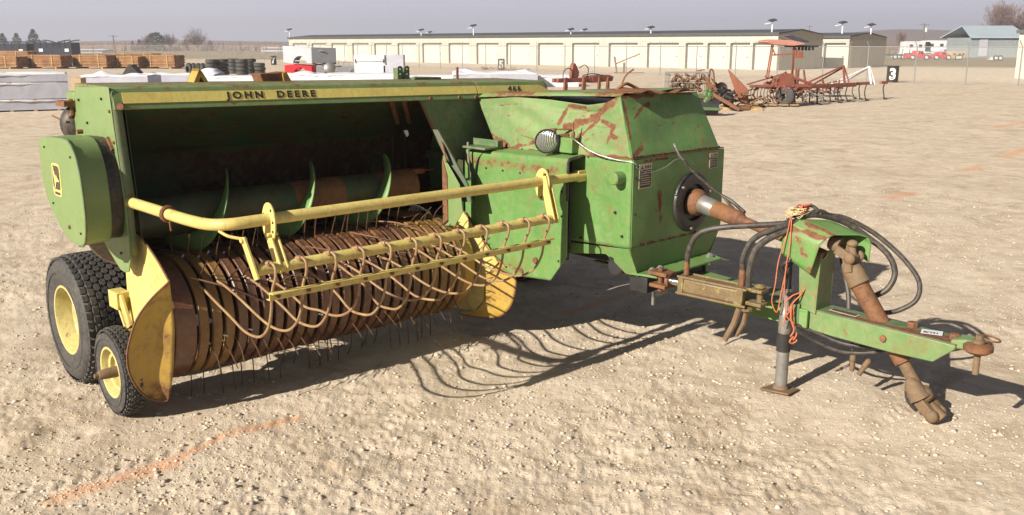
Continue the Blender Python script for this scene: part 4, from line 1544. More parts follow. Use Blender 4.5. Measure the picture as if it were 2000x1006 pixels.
tine_protos = []
for kind in (0, 1):
    o = tine_mesh(kind).build('pickup_tine', M['tine'], bal)
    tine_protos.append(o.data)
    bpy.data.objects.remove(o)
rt = random.Random(3)
for row in range(6):
    ang0 = math.radians((-84, -26, 38, 78, 110, 205)[row])
    for k in range((NB - 1) // 2):
        a = A0 + PITCHB * (2 * k + 1)
        an = ang0 + math.radians(rt.uniform(-9, 9) + 4 * math.sin(k * 1.1 + row))
        o = bpy.data.objects.new('pickup_tine', tine_protos[0 if rt.random() < 0.8 else 1])
        C.objects.link(o)
        o.parent = bal
        o.location = (pc_b, a, pc_z)
        o.rotation_euler = (rt.uniform(-0.05, 0.05), -an, rt.uniform(-0.03, 0.03))
# small white bars painting the glints off tine coils and clamps
cl = BM()
for k in range(0, 14):
    a = A0 + PITCHB * (k + 0.5)
    for an in ((82, -12) if k % 2 else (88, 30)):
        if rt.random() < 0.45: continue
        c_, s_ = math.cos(math.radians(an)), math.sin(math.radians(an))
        r_ = 0.318 + 0.01 * rt.random()
        cl.bar((a - 0.004, pc_b + c_ * r_, pc_z + s_ * r_), (a + 0.012, pc_b + c_ * (r_ + 0.02), pc_z + s_ * (r_ + 0.02)), 0.010, 0.008)
build_each(cl, 'tine_glint', M['white'], bal)
# long bent hay wires lying over the bands
hw = BM()
for (pts) in (
    [(0.36, 0.93, 0.78), (0.55, 0.985, 0.70), (0.72, 1.02, 0.60)],
    [(1.45, 0.80, 0.86), (1.62, 0.90, 0.81), (1.85, 0.95, 0.74)], [(1.10, 0.86, 0.83), (1.28, 0.95, 0.78), (1.52, 1.0, 0.66)],
    [(1.70, 0.62, 0.87), (1.85, 0.78, 0.86), (2.05, 0.93, 0.75)]):
    hw.tube(pts, 0.005, 6, 6)
build_each(hw, 'bent_guide_wire', M['wire'], bal)
# flat splice plate and wheel of wires at the right end of the feed opening
BM().ext([(1.93, 0.42, 0.868), (2.12, 0.42, 0.868), (2.12, 0.66, 0.872), (1.95, 0.70, 0.872)], (0, 0, 0.006)).build('splice_plate', M['rust'], bal)
wp = BM()
for k in range(7): wp.tube([(2.12 + 0.02 * k, 0.50, 0.86), (2.135 + 0.018 * k, 0.55, 0.92 - 0.008 * k), (2.17 + 0.012 * k, 0.62, 0.90 - 0.01 * k)], 0.0035, 5, 4)
wp.build('wire_bundle', M['white'], bal)
hay = BM()
for k in range(260):
    a, b = rt.uniform(0.3, 2.3), rt.uniform(0.20, 0.62)
    an = rt.uniform(0, 3.14)
    L = rt.uniform(0.03, 0.12)
    hay.bar((a, b, 0.826 + rt.uniform(0, 0.02)), (a + L * math.cos(an), b + L * math.sin(an) * 0.5, 0.828 + rt.uniform(0, 0.03)), 0.003, 0.002)
hay.build('old_chaff', M['tan'], bal, kind='stuff')

# --- left pickup shield: flat upper side plate, flared lower front sheet
bcurve = smooth([Vector(p) for p in ((0.20, 1.032, 0.800), (0.150, 0.985, 0.745), (0.105, 0.925, 0.680), (0.085, 0.80, 0.600), (0.085, 0.62, 0.50), (0.10, 0.50, 0.43))], 6)
outer_c = smooth([Vector(p) for p in ((0.20, 1.032, 0.805), (0.115, 0.985, 0.715), (0.045, 0.955, 0.615), (0.008, 0.930, 0.50), (-0.002, 0.905, 0.42), (0.008, 0.88, 0.32), (0.045, 0.865, 0.22), (0.10, 0.855, 0.145), (0.165, 0.85, 0.105), (0.205, 0.86, 0.10))], 6)
innr = smooth([Vector(p) for p in ((0.205, 1.03, 0.80), (0.225, 0.985, 0.70), (0.228, 0.985, 0.55), (0.225, 0.965, 0.42), (0.22, 0.94, 0.30), (0.215, 0.91, 0.20), (0.21, 0.885, 0.14), (0.208, 0.865, 0.105))], 6)


def samp(L, t):
    k = t * (len(L) - 1)
    i = min(int(k), len(L) - 2)
    return L[i].lerp(L[i + 1], k - i)


ls = BM()


def ls_fn(u, v):
    p, q = samp(outer_c, u), samp(innr, u)
    r = p.lerp(q, v)
    r = r + Vector((0, -0.035 * math.sin(v * math.pi) * math.sin(u * math.pi), 0))
    return tuple(r)


ls.grid(ls_fn, 40, 12)
o = ls.build('pickup_shield_front', YR, bal, solid=0.004)
rust_attr(o, lambda a, b, z: max(0.0, min(1.0, (0.26 - z) / 0.14)) * 0.8 + max(0.0, 0.4 - abs(a - 0.2) * 9) * 0.6)
up = BM()
top = [(0.20, 0.43, 0.739), (0.20, 0.50, 0.84), (0.20, 0.58, 0.94), (0.20, 0.655, 1.008), (0.20, 0.668, 1.010), (0.20, 0.80, 0.945), (0.20, 0.93, 0.875), (0.20, 1.032, 0.803), (0.178, 1.00, 0.765), (0.165, 0.93, 0.70), (0.160, 0.80, 0.60), (0.165, 0.60, 0.49), (0.18, 0.46, 0.42), (0.20, 0.41, 0.45)]
up.ext(top, (0.005, 0, 0))
o = up.build('pickup_shield', Y, bal)
ledge = BM()
ledge.tube([(0.2, 0.655, 1.010), (0.2, 0.80, 0.947), (0.2, 0.93, 0.877), (0.2, 1.034, 0.805)] , 0.006, 6, 3)
ledge.tube([tuple(p) for p in outer_c], 0.006, 6)
ledge.build('shield_edge', M['rust'], bal)
# right pickup shield
outer_r = smooth([Vector(p) for p in ((2.42, 1.05, 0.60), (2.46, 1.17, 0.53), (2.475, 1.22, 0.455), (2.48, 1.20, 0.34), (2.48, 1.15, 0.24), (2.475, 1.05, 0.16), (2.45, 0.90, 0.125), (2.41, 0.72, 0.115))], 6)
innr_r = smooth([Vector(p) for p in ((2.42, 1.04, 0.60), (2.425, 1.0, 0.52), (2.42, 0.97, 0.43), (2.42, 0.96, 0.34), (2.42, 0.95, 0.27), (2.42, 0.92, 0.22), (2.41, 0.85, 0.17), (2.40, 0.70, 0.125))], 6)
rs2 = BM()
rs2.grid(lambda u, v: tuple(samp(outer_r, u).lerp(samp(innr_r, u), v)), 40, 10)
rs2.build('pickup_shield_front', YR, bal, solid=0.004)
ur = BM()
ur.ext([(2.42, 0.60, 0.80), (2.42, 0.745, 0.865), (2.42, 0.85, 0.78), (2.42, 1.0, 0.655), (2.42, 1.10, 0.56), (2.42, 0.98, 0.45), (2.42, 0.96, 0.28), (2.42, 0.85, 0.17), (2.42, 0.60, 0.14), (2.42, 0.45, 0.4)], (0.005, 0, 0))
ur.build('pickup_shield', Y, bal)
ledge = BM()
ledge.tube([(2.42, 0.745, 0.868), (2.42, 0.9, 0.742), (2.42, 1.04, 0.605)] + [tuple(p) for p in outer_r[6:]], 0.006, 6)
ledge.build('shield_edge', M['rust'], bal)
# --- wind guard: bent tube, discs, arms, pipe, slotted bar and curved fingers
tbz = 1.198
gt = BM()
gt.tube(smooth([Vector(p) for p in ((0.145, 0.64, 1.190), (0.155, 0.85, 1.188), (0.165, 1.10, 1.184), (0.170, 1.35, 1.182), (0.176, 1.52, 1.184))], 4)[:-1] + smooth([Vector(p) for p in ((0.176, 1.52, 1.184), (0.192, 1.63, 1.19), (0.25, 1.695, 1.195), (0.36, 1.71, 1.198))], 6)[:-1] + [Vector((0.36, 1.71, tbz)), Vector((1.5, 1.71, tbz)), Vector((2.72 - 0.11, 1.71, tbz))], 0.0285, 16)
o = gt.build('guard_tube', Y, bal)
em_ = BM()
em_.box((2.53, 1.69, 1.165), (2.60, 1.732, 1.235))
em_.cyl((2.525, 1.715, 1.20), (2.535, 1.715, 1.20), 0.010, 8)
em_.build('tube_lug', Y, bal, bevel=0.003)
for (ac, nm, tl_) in ((0.425, 0, 0.05), (2.232, 1, -0.02)):
    dsc = BM()
    pts = []
    for k in range(28):
        an = 2 * math.pi * k / 28
        pts.append((ac - 0.004, 1.715 + 0.062 * math.cos(an), tbz - 0.018 + 0.098 * math.sin(an)))
    dsc.ext(pts, (0.010, 0, 0))
    d_ = dsc.build('pivot_plate', Y, bal, bevel=0.002)
    hh = BM()
    for (db, dz) in ((0.030, 0.055), (0.044, 0.0), (0.040, -0.045), (-0.005, -0.085), (-0.04, 0.03)):
        hh.cyl((ac - 0.0065, 1.715 + db, tbz - 0.01 + dz), (ac + 0.0085, 1.715 + db, tbz - 0.01 + dz), 0.007, 8)
    build_each(hh, 'plate_hole', M['darkmetal'], d_)
    arm = BM()
    arm.bar((ac - 0.012, 1.735, tbz - 0.085 if nm == 0 else tbz + 0.03), (ac - 0.012, 1.815, 0.975), 0.012, 0.052, up=(1, 0, 0)) if False else None
    z_top = tbz - 0.09 if nm == 0 else tbz + 0.03
    arm.ext([(ac - 0.016, 1.705, z_top), (ac - 0.016, 1.755, z_top + 0.01), (ac - 0.016, 1.835, 0.985), (ac - 0.016, 1.825, 0.955), (ac - 0.016, 1.785, 0.955)], (0.010, 0, 0))
    arm.ext([(ac + 0.018, 1.705, z_top), (ac + 0.018, 1.755, z_top + 0.01), (ac + 0.018, 1.835, 0.985), (ac + 0.018, 1.825, 0.955), (ac + 0.018, 1.785, 0.955)], (0.010, 0, 0))
    arm.cyl((ac - 0.024, 1.735, z_top + 0.02), (ac + 0.03, 1.735, z_top + 0.02), 0.010, 8)
    arm.build('guard_arm', Y, bal, bevel=0.002)
ba = BM()
ba.ext([(0.262, 1.735, 1.135), (0.262, 1.775, 1.145), (0.285, 1.845, 0.955), (0.285, 1.805, 0.94)], (0.012, 0, 0))
ba.tube([(0.20, 1.66, 1.165), (0.22, 1.70, 1.145), (0.25, 1.73, 1.135), (0.275, 1.75, 1.13)], 0.008, 8, 4)
ba.cyl((0.255, 1.755, 1.125), (0.285, 1.755, 1.125), 0.013, 8)
ba.build('stop_arm', Y, bal, bevel=0.002)
gc = BM()
gc.tube([(0.166 + 0.036 * math.cos(t), 1.18, 1.184 + 0.036 * math.sin(t)) for t in [x * math.pi / 6 for x in range(13)]], 0.010, 6)
gc.tube([(0.166, 1.19, 1.148), (0.17, 1.19, 1.10)], 0.005, 5)
gc.build('rope_clamp', RU, bal)
gp = BM()
gp.cyl((0.300, 1.80, 0.985), (2.21, 1.80, 0.985), 0.027, 18)
gp.build('guard_pipe', Y, bal)
br = BM()
br.box((0.335, 1.842, 0.842), (2.175, 1.848, 0.882))
br.box((0.335, 1.848, 0.876), (2.175, 1.880, 0.882))
br.box((0.335, 1.815, 0.842), (2.175, 1.842, 0.847))
br.build('guard_bar', Y, bal, bevel=0.0015)
fa0, fa1, NF = 0.355, 2.130, 12
rr_ = random.Random(11)
for k in range(NF):
    a = fa0 + (fa1 - fa0) * k / (NF - 1)
    f_ = BM()
    j1, j2 = rr_.uniform(-0.022, 0.022), rr_.uniform(-0.03, 0.03)
    sl = rr_.uniform(-0.05, 0.04)
    pts = [(a, 1.80, 1.008), (a + .002, 1.842, 1.020), (a + .004, 1.872, 1.0), (a + .004, 1.868, 0.95), (a + 0.002, 1.842, 0.90), (a, 1.832, 0.855), (a, 1.815, 0.775), (a + sl * .2, 1.765, 0.690 + j1 * .4), (a + sl * .4, 1.68, 0.628 + j1), (a + sl * .6, 1.58, 0.604 + j1), (a + sl * .8, 1.46, 0.606 + j1),
           (a + sl, 1.32, 0.635 + j2), (a + sl, 1.16, 0.680 + j2), (a + sl * 1.3, 1.0, 0.715 + j2), (a + sl * 1.5, 0.90, 0.725 + j2 * 1.5)]
    f_.tube(pts, 0.0070, 8, 4)
    f_.cyl((a - 0.004, 1.79, 1.005), (a + 0.002, 1.835, 1.018), 0.014, 8)
    f_.build('guard_finger', M['finger'], bal)
bf = BM()
for k in range(NF):
    a = fa0 + (fa1 - fa0) * k / (NF - 1) + 0.022
    bf.cyl((a, 1.846, 0.862), (a, 1.858, 0.862), 0.011, 8)
build_each(bf, 'bolt', RU, bal)

# --- hitch frame, tongue, cylinder
tg = BM()
# rear part of the tongue from under the housing
tg.ext([(2.88, 1.55, 0.565), (3.30, 1.55, 0.565), (3.28, 2.60, 0.500), (3.26, 3.05, 0.50), (3.05, 3.05, 0.50), (3.02, 2.62, 0.505)], (0, 0, 0.016))
tg.ext([(3.02, 1.9, 0.575), (3.05, 3.05, 0.515), (3.05, 3.05, 0.41), (3.02, 2.6, 0.42), (3.0, 1.9, 0.50)], (0.02, 0, 0))
tg.build('tongue_rear', G, bal, bevel=0.003)
tp = BM()
tp.ext([(2.915, 2.62, 0.548), (3.04, 2.60, 0.55), (3.20, 2.62, 0.552), (3.22, 3.02, 0.545), (3.08, 3.02, 0.545), (2.95, 2.86, 0.545)], (0, 0, 0.012))
tp.ext([(3.045, 2.62, 0.548), (3.045, 3.0, 0.545), (3.045, 3.0, 0.42), (3.045, 2.84, 0.42)], (0.012, 0, 0))
tp.build('tongue_plate', M['green_dull'], bal, bevel=0.002)
# front beam: swung slightly towards the near side
tn = BM()
nearR, nearF = (3.085, 2.93), (3.035, 3.885)
farR, farF = (3.27, 3.00), (3.215, 3.84)


def tside(x):  # near face outline
    return x


top_r, top_f = 0.515, 0.515
out = [(nearR[0] + 0.0, 2.90, 0.405), (nearR[0], 2.93, 0.53), (3.083, 3.02, 0.54), (3.08, 3.06, top_r + 0.004), (nearF[0], nearF[1], top_f), (nearF[0] + 0.002, nearF[1] - 0.005, 0.490), (3.045, 3.775, 0.395), (3.06, 3.55, 0.385), (3.08, 3.2, 0.388)]
A_ = [tn.v(p) for p in out]
off_ = [tn.v((p[0] + 0.185, p[1] - 0.02, p[2])) for p in out]
tn.face(A_)
tn.face(off_[::-1])
for i in range(len(out)):
    tn.face([A_[i], off_[i], off_[(i + 1) % len(out)], A_[(i + 1) % len(out)]])
o = tn.build('tongue_beam', M['green_rusty'], bal, bevel=0.006)
tsheet = BM()
tsheet.grid(quad_fn((3.075, 3.05, 0.5195), (3.030, 3.885, 0.5175), (3.21, 3.87, 0.5175), (3.262, 3.03, 0.5195)), 40, 10)
o = tsheet.build('tongue_top', M['green_dull'], bal, solid=0.003)
rust_attr(o, strokes([((3.12, 3.15, 0.52), (3.08, 3.87, 0.52), 0.035), ((3.10, 3.6, 0.52), (3.15, 3.88, 0.52), 0.05)]))
ht = BM()
ht.rings([[(3.045, 3.85, 0.49), (3.19, 3.85, 0.49), (3.19, 3.85, 0.535), (3.045, 3.85, 0.535)], [(3.05, 3.92, 0.495), (3.16, 3.92, 0.495), (3.16, 3.92, 0.55), (3.05, 3.92, 0.55)], [(3.05, 4.0, 0.505), (3.12, 4.0, 0.505), (3.12, 4.0, 0.545), (3.05, 4.0, 0.545)]])
ht.build('hitch_neck', M['green_rusty'], bal, bevel=0.01)
hc = BM()
hcx = (3.055, 3.985)
hc.lathe([(-0.030, 0.01), (-0.028, 0.050), (-0.014, 0.070), (0.008, 0.070), (0.020, 0.054), (0.022, 0.02)], (hcx[0], hcx[1], 0.525), (0, 0, 1), 24)
hc.build('hitch_eye', RU, bal)
hp = BM()
hp.cyl((hcx[0], hcx[1], 0.385), (hcx[0], hcx[1], 0.565), 0.0165, 12)
hp.cyl((hcx[0], hcx[1], 0.548), (hcx[0], hcx[1], 0.566), 0.030, 12)
hp.cyl((hcx[0], hcx[1], 0.566), (hcx[0], hcx[1], 0.590), 0.018, 8)
hp.build('hitch_pin', M['tan'], bal)
hpr = BM()
hpr.tube([(3.055 + 0.02 * k / 20, 3.995, 0.58) if False else (3.105 + 0.045 * math.cos(k * 2 * math.pi / 20), 4.02 + 0.045 * math.sin(k * 2 * math.pi / 20), 0.568 + 0.008 * math.cos(k * 2 * math.pi / 20 + 2)) for k in range(21)], 0.005, 6)
hpr.build('pin_ring', RU, bal)
tb_ = BM()
for (a, b) in ((3.17, 3.60), (3.125, 3.84)):
    tb_.lathe([(0, 0.030), (0.022, 0.030), (0.028, 0.024), (0.028, 0.001)], (a, b, 0.521), (0, 0, 1), 6)
tb_.lathe([(0, 0.020), (0.014, 0.018), (0.018, 0.001)], (3.058, 3.50, 0.455), (-1, 0, 0), 8)
build_each(tb_, 'tongue_bolt', RU, bal, bevel=0.002)
stk = BM()
c_ = Vector((3.135, 3.72, 0.5245))
xd, yd = Vector((0.35, 1, 0)).normalized(), Vector((1, -0.35, 0)).normalized()
L_ = [c_ + xd * i * 0.052 + yd * j * 0.040 for i, j in ((-1, -1), (1, -1), (1, 1), (-1, 1))]
stk.ext([tuple(p) for p in L_], (0, 0, 0.001))
sk_ = stk.build('lot_sticker', M['white'], bal)
tm = text_mesh('8U41', 0.034, 1.0, 0.0012, 0.0004)
place_text('sticker_number', tm, M['letter'], tuple(c_ + Vector((-0.010, 0, 0.0016))), tuple(yd * -1 + Vector((0, 0, 0))) if False else tuple(xd), tuple(-yd), sk_, True)
dcl = BM()
dcl.ext([(3.125, 3.14, 0.5235), (3.175, 3.135, 0.5235), (3.160, 3.31, 0.5235), (3.108, 3.31, 0.5235)], (0, 0, 0.001))
dcl = dcl.build('tongue_decal', M['decal_pale'], bal)
BM().ext([(3.137, 3.145, 0.525), (3.172, 3.142, 0.525), (3.157, 3.30, 0.525), (3.120, 3.30, 0.525)], (0, 0, 0.0008)).build('decal_panel', M['decal_dark'], dcl)

# post and shaft cover on the tongue
po = BM()
po.ext([(3.065, 2.985, 0.52), (3.065, 3.09, 0.50), (3.065, 3.10, 0.86), (3.065, 2.96, 0.86)], (0.012, 0, 0))
po.ext([(3.065, 3.09, 0.52), (3.23, 3.09, 0.52), (3.23, 3.10, 0.86), (3.065, 3.10, 0.86)], (0, -0.012, 0))
po.ext([(3.22, 2.985, 0.52), (3.22, 3.09, 0.52), (3.22, 3.10, 0.80), (3.22, 2.96, 0.80)], (0.012, 0, 0))
o = po.build('shaft_support', M['green_rusty'], bal, bevel=0.003)
rust_attr(o, strokes([((3.07, 3.04, 0.53), (3.07, 3.08, 0.56), 0.045)]))
cv = BM()
A_bt, A_ft = Vector((3.0, 2.905, 1.0)), Vector((3.005, 3.125, 0.935))


def cv_fn(u, v):
    """u back to front, v from the near lower edge over the top to the far lower edge"""
    P_ = [((3.0, 2.885, 0.835), (3.0, 3.075, 0.742)), ((3.0, 2.890, 0.955), (3.0, 3.120, 0.915)), ((3.012, 2.925, 1.005), (3.018, 3.150, 0.958)), ((3.05, 2.96, 1.035), (3.055, 3.175, 0.975)), ((3.20, 3.045, 1.020), (3.20, 3.245, 0.965)), ((3.245, 3.075, 1.005), (3.25, 3.272, 0.950)), ((3.262, 3.09, 0.97), (3.266, 3.285, 0.915)), ((3.262, 3.09, 0.90), (3.262, 3.285, 0.805))]
    k = v * (len(P_) - 1)
    i = min(int(k), len(P_) - 2)
    t_ = k - i
    b0 = lerp(P_[i][0], P_[i][1], u)
    b1 = lerp(P_[i + 1][0], P_[i + 1][1], u)
    return lerp(b0, b1, t_)


cv.grid(cv_fn, 14, 42)
o = cv.build('shaft_cover', G, bal, solid=0.006, smooth_angle=50)
rust_attr(o, strokes([((3.0, 2.93, 0.99), (3.02, 3.14, 0.95), 0.02), ((3.01, 2.98, 0.93), (3.0, 3.02, 0.88), 0.018), ((3.0, 3.02, 0.86), (3.0, 3.04, 0.84), 0.02), ((3.0, 3.07, 0.77), (3.0, 3.08, 0.78), 0.02), ((3.05, 3.0, 1.02), (3.06, 3.17, 0.97), 0.02)]))

# telescoping drive shaft with yokes, leaning to the ground
yk = BM()
ycen = Vector((3.16, 3.20, 0.875))
y2 = Vector((3.16, 3.25, 0.765))
sdir = Vector((0.0, 0.60, -0.85)).normalized()
yk.lathe([(-0.05, 0.02), (-0.045, 0.042), (0.0, 0.050), (0.02, 0.046), (0.022, 0.01)], ycen + Vector((-0.01, -0.05, 0.03)), (0, 1, -0.2), 16)
for s_ in (-1, 1):
    yk.bar(tuple(ycen + Vector((s_ * 0.048, -0.04, 0.01))), tuple(ycen + Vector((s_ * 0.052, 0.05, -0.03))), 0.022, 0.05)
    yk.sphere(tuple(ycen + Vector((s_ * 0.052, 0.045, -0.03))), 0.034, 0.7, 1, 1, 12, 8)
    yk.sphere(tuple(ycen + Vector((0, 0.03, 0.0 + s_ * 0.045))), 0.032, 1, 1, 0.7, 12, 8)
yk.cyl(tuple(ycen + Vector((-0.06, 0.045, -0.03))), tuple(ycen + Vector((0.06, 0.045, -0.03))), 0.020, 10)
yk.cyl(tuple(ycen + Vector((0, 0.02, 0.06))), tuple(ycen + Vector((0, 0.06, -0.10))), 0.020, 10)
yk.lathe([(-0.03, 0.03), (-0.02, 0.052), (0.03, 0.060), (0.06, 0.058), (0.085, 0.064), (0.095, 0.060), (0.10, 0.03)], y2 + Vector((0, -0.01, 0.01)), sdir, 20)
for s_ in (-1, 1): yk.bar(tuple(y2 + Vector((0.035 * s_, -0.03, 0.10))), tuple(y2 + Vector((0.042 * s_, 0.0, 0.0))), 0.04, 0.05)
yk.build('universal_joint', M['tan'], bal, bevel=0.004)
s0 = Vector((3.16, 3.275, 0.715))
s1 = Vector((3.20, 3.72, 0.085))
sv = s1 - s0
BM().lathe([(0, 0.045), (0.002, 0.050), (0.50, 0.047), (0.505, 0.03)], s0, sv, 24).build('shaft_tube', M['rust'], bal)
BM().lathe([(0.45, 0.032), (0.455, 0.033), (0.70, 0.031)], s0, sv, 20).build('inner_shaft', M['tan'], bal)
yk2 = BM()
e0 = Vector((3.195, 3.67, 0.150))
yk2.lathe([(-0.04, 0.030), (-0.03, 0.050), (0.0, 0.062), (0.035, 0.060), (0.05, 0.045)], e0, sv, 20)
yk2.lathe([(-0.10, 0.02), (-0.06, 0.045), (0.02, 0.06)], e0 + Vector((-0.03, 0, 0.0)), sv, 14)
for s_ in (-1, 1):
    yk2.bar(tuple(e0 + Vector((0.045 * s_, 0.0, -0.01))), tuple(e0 + Vector((0.050 * s_, 0.085, -0.085))), 0.035, 0.06)
    yk2.sphere(tuple(e0 + Vector((0.050 * s_, 0.09, -0.088))), 0.038, 0.8, 1, 1, 12, 8)
yk2.cyl(tuple(e0 + Vector((-0.05, 0.09, -0.09))), tuple(e0 + Vector((0.05, 0.09, -0.09))), 0.022, 10)
yk2.cyl(tuple(e0 + Vector((0, 0.05, -0.05))), tuple(e0 + Vector((0.0, 0.13, -0.105))), 0.034, 12)
yk2.build('shaft_end_yoke', M['tan'], bal, bevel=0.004)
BM().tube([(3.135, 3.62, 0.17), (3.125, 3.635, 0.13), (3.13, 3.66, 0.095), (3.15, 3.68, 0.07)], 0.014, 8, 4, 0.6).build('shield_scrap', M['black'], bal)

# drawbar bracket under the housing front and steering cylinder
fb_ = BM()
fb_.ext([(2.66, 2.06, 0.612), (3.46, 2.06, 0.625), (3.40, 2.22, 0.615), (2.72, 2.22, 0.605)], (0, 0, 0.014))
fb_.bar((3.30, 2.15, 0.46), (3.30, 2.15, 0.62), 0.05, 0.03)
fb_.build('front_shelf', G, bal, bevel=0.003)
BM().box((2.70, 2.02, 0.50), (3.30, 2.16, 0.60)).build('cross_member', M['darkmetal'], bal, bevel=0.006)
bt = BM()
for (a, b) in ((2.84, 2.15), (3.36, 2.15), (2.76, 2.15)): bt.lathe([(0, 0.026), (0.016, 0.026), (0.024, 0.016), (0.03, 0.012), (0.03, 0.001)], (a, b, 0.628), (0, 0, 1), 6)
build_each(bt, 'bolt', M['steel'], bal)
cv_ = BM()
cv_.box((2.69, 2.17, 0.632), (2.80, 2.31, 0.655))
cv_.box((2.68, 2.19, 0.560), (2.79, 2.31, 0.582))
cv_.lathe([(0, 0.02), (0.0, 0.045), (0.025, 0.045), (0.025, 0.02)], (2.745, 2.285, 0.608), (0.04, 1, -0.04), 16)
cv_.cyl((2.73, 2.24, 0.53), (2.73, 2.24, 0.68), 0.016, 10)
cv_.build('cylinder_clevis', M['rust'], bal, bevel=0.004)
hkk = BM()
hkk.box((2.70, 2.20, 0.49), (2.86, 2.215, 0.525))
hkk.box((2.70, 2.20, 0.44), (2.715, 2.215, 0.525))
hkk.build('angle_clip', M['steel'], bal)
cyl = BM()
cA, cB = Vector((2.755, 2.385, 0.605)), Vector((2.835, 2.755, 0.585))
cyl.bar(tuple(cA), tuple(cB), 0.105, 0.098)
cyl.build('hydraulic_cylinder', M['cyl'], bal, bevel=0.018)
ce = BM()
cd = (cB - cA).normalized()
ce.bar(tuple(cA - cd * 0.005), tuple(cA + cd * 0.03), 0.118, 0.115)
ce.bar(tuple(cB - cd * 0.03), tuple(cB + cd * 0.02), 0.118, 0.115)
for (i, j) in ((-1, -1), (1, -1), (1, 1), (-1, 1)):
    r_ = cd.cross(Vector((0, 0, 1))).normalized()
    n2 = r_.cross(cd)
    ce.cyl(tuple(cA - cd * 0.015 + r_ * i * 0.052 + n2 * j * 0.05), tuple(cB + cd * 0.04 + r_ * i * 0.052 + n2 * j * 0.05), 0.009, 8)
ce.build('cylinder_cap', M['cyl'], bal, bevel=0.004)
BM().cyl(tuple(cA - cd * 0.085), tuple(cA), 0.024, 16).build('piston_rod', M['chrome'], bal)
cf = BM()
for dz in (-0.035, 0.045):
    cf.box((2.82, 2.77, 0.575 + dz), (2.90, 2.885, 0.595 + dz))
cf.cyl((2.865, 2.85, 0.515), (2.865, 2.85, 0.665), 0.018, 10)
cf.cyl((2.865, 2.85, 0.645), (2.865, 2.85, 0.66), 0.030, 10)
cf.cyl((2.84, 2.78, 0.52), (2.84, 2.78, 0.50), 0.04, 10)
cf.build('cylinder_fork', M['cyl'], bal, bevel=0.004)
hf = BM()
hf.cyl((2.765, 2.405, 0.65), (2.765, 2.405, 0.74), 0.017, 10)
hf.cyl((2.83, 2.745, 0.64), (2.83, 2.748, 0.74), 0.019, 10)
build_each(hf, 'hose_fitting', M['rust'], bal)
hs_ = BM()
hs_.tube([(2.765, 2.405, 0.73), (2.768, 2.41, 0.80), (2.78, 2.44, 0.885), (2.80, 2.50, 0.935), (2.84, 2.60, 0.965), (2.92, 2.74, 0.985), (3.0, 2.86, 1.0), (3.08, 2.96, 1.02)], 0.017, 10, 6)
hs_.tube([(2.83, 2.748, 0.73), (2.83, 2.745, 0.80), (2.855, 2.76, 0.88), (2.90, 2.80, 0.94), (2.97, 2.88, 0.985), (3.05, 2.95, 1.02)], 0.017, 10, 6)
hs_.tube([(2.85, 2.78, 0.64), (2.855, 2.775, 0.74), (2.88, 2.79, 0.85), (2.93, 2.84, 0.92), (3.0, 2.91, 0.97), (3.07, 2.97, 1.02)], 0.020, 10, 6)
hs_.tube([(3.02, 2.90, 1.02), (3.10, 2.97, 1.06), (3.16, 3.02, 1.075), (3.22, 3.04, 1.05), (3.30, 3.10, 1.03), (3.38, 3.20, 0.97), (3.42, 3.30, 0.90), (3.44, 3.42, 0.80), (3.44, 3.50, 0.70), (3.42, 3.50, 0.60), (3.38, 3.42, 0.53), (3.33, 3.35, 0.51)], 0.014, 10, 6)
hs_.tube([(3.05, 2.94, 1.04), (3.14, 3.0, 1.055), (3.24, 3.06, 1.03), (3.32, 3.12, 0.99), (3.37, 3.22, 0.92), (3.39, 3.33, 0.84), (3.39, 3.38, 0.74), (3.36, 3.36, 0.65), (3.33, 3.30, 0.60)], 0.017, 10, 6)
hs_.tube([(3.10, 2.96, 1.05), (3.12, 2.95, 1.095), (3.15, 2.98, 1.10), (3.16, 3.03, 1.06)], 0.010, 8, 6)
hs_.tube([(3.30, 3.10, 0.80), (3.28, 3.14, 0.70), (3.26, 3.18, 0.60), (3.24, 3.2, 0.52)], 0.014, 8, 4)
build_each(hs_, 'hydraulic_hose', M['hose'], bal)
h2 = BM()
h2.tube([(3.02, 2.98, 0.43), (3.10, 3.08, 0.385), (3.14, 3.20, 0.345), (3.17, 3.32, 0.34), (3.19, 3.44, 0.36), (3.2, 3.5, 0.40)], 0.010, 8, 6)
h2.tube([(2.98, 3.02, 0.41), (3.06, 3.10, 0.345), (3.12, 3.22, 0.300), (3.17, 3.34, 0.305), (3.20, 3.46, 0.345)], 0.010, 8, 6)
h2.tube([(3.17, 3.27, 0.38), (3.17, 3.28, 0.28)], 0.006, 6)
build_each(h2, 'slack_hose', M['hose'], bal)
cq = BM()
cq.lathe([(0, 0.008), (0.01, 0.017), (0.05, 0.019), (0.06, 0.013), (0.09, 0.016), (0.115, 0.012)], (3.17, 3.285, 0.30), (0, 0, -1), 12)
cq.lathe([(0, 0.008), (0.01, 0.017), (0.05, 0.018), (0.06, 0.014), (0.11, 0.014)], (3.20, 3.37, 0.27), (-0.35, -0.2, -0.55), 12)
build_each(cq, 'hose_coupler', M['tan'], bal)
pg = BM()
pg.tube([(2.84, 2.78, 0.52), (2.85, 2.76, 0.42), (2.84, 2.72, 0.34)], 0.018, 8)
pg.tube([(2.80, 2.76, 0.52), (2.80, 2.73, 0.42), (2.775, 2.69, 0.315)], 0.018, 8)
build_each(pg, 'hanging_hose', M['tan'], bal)
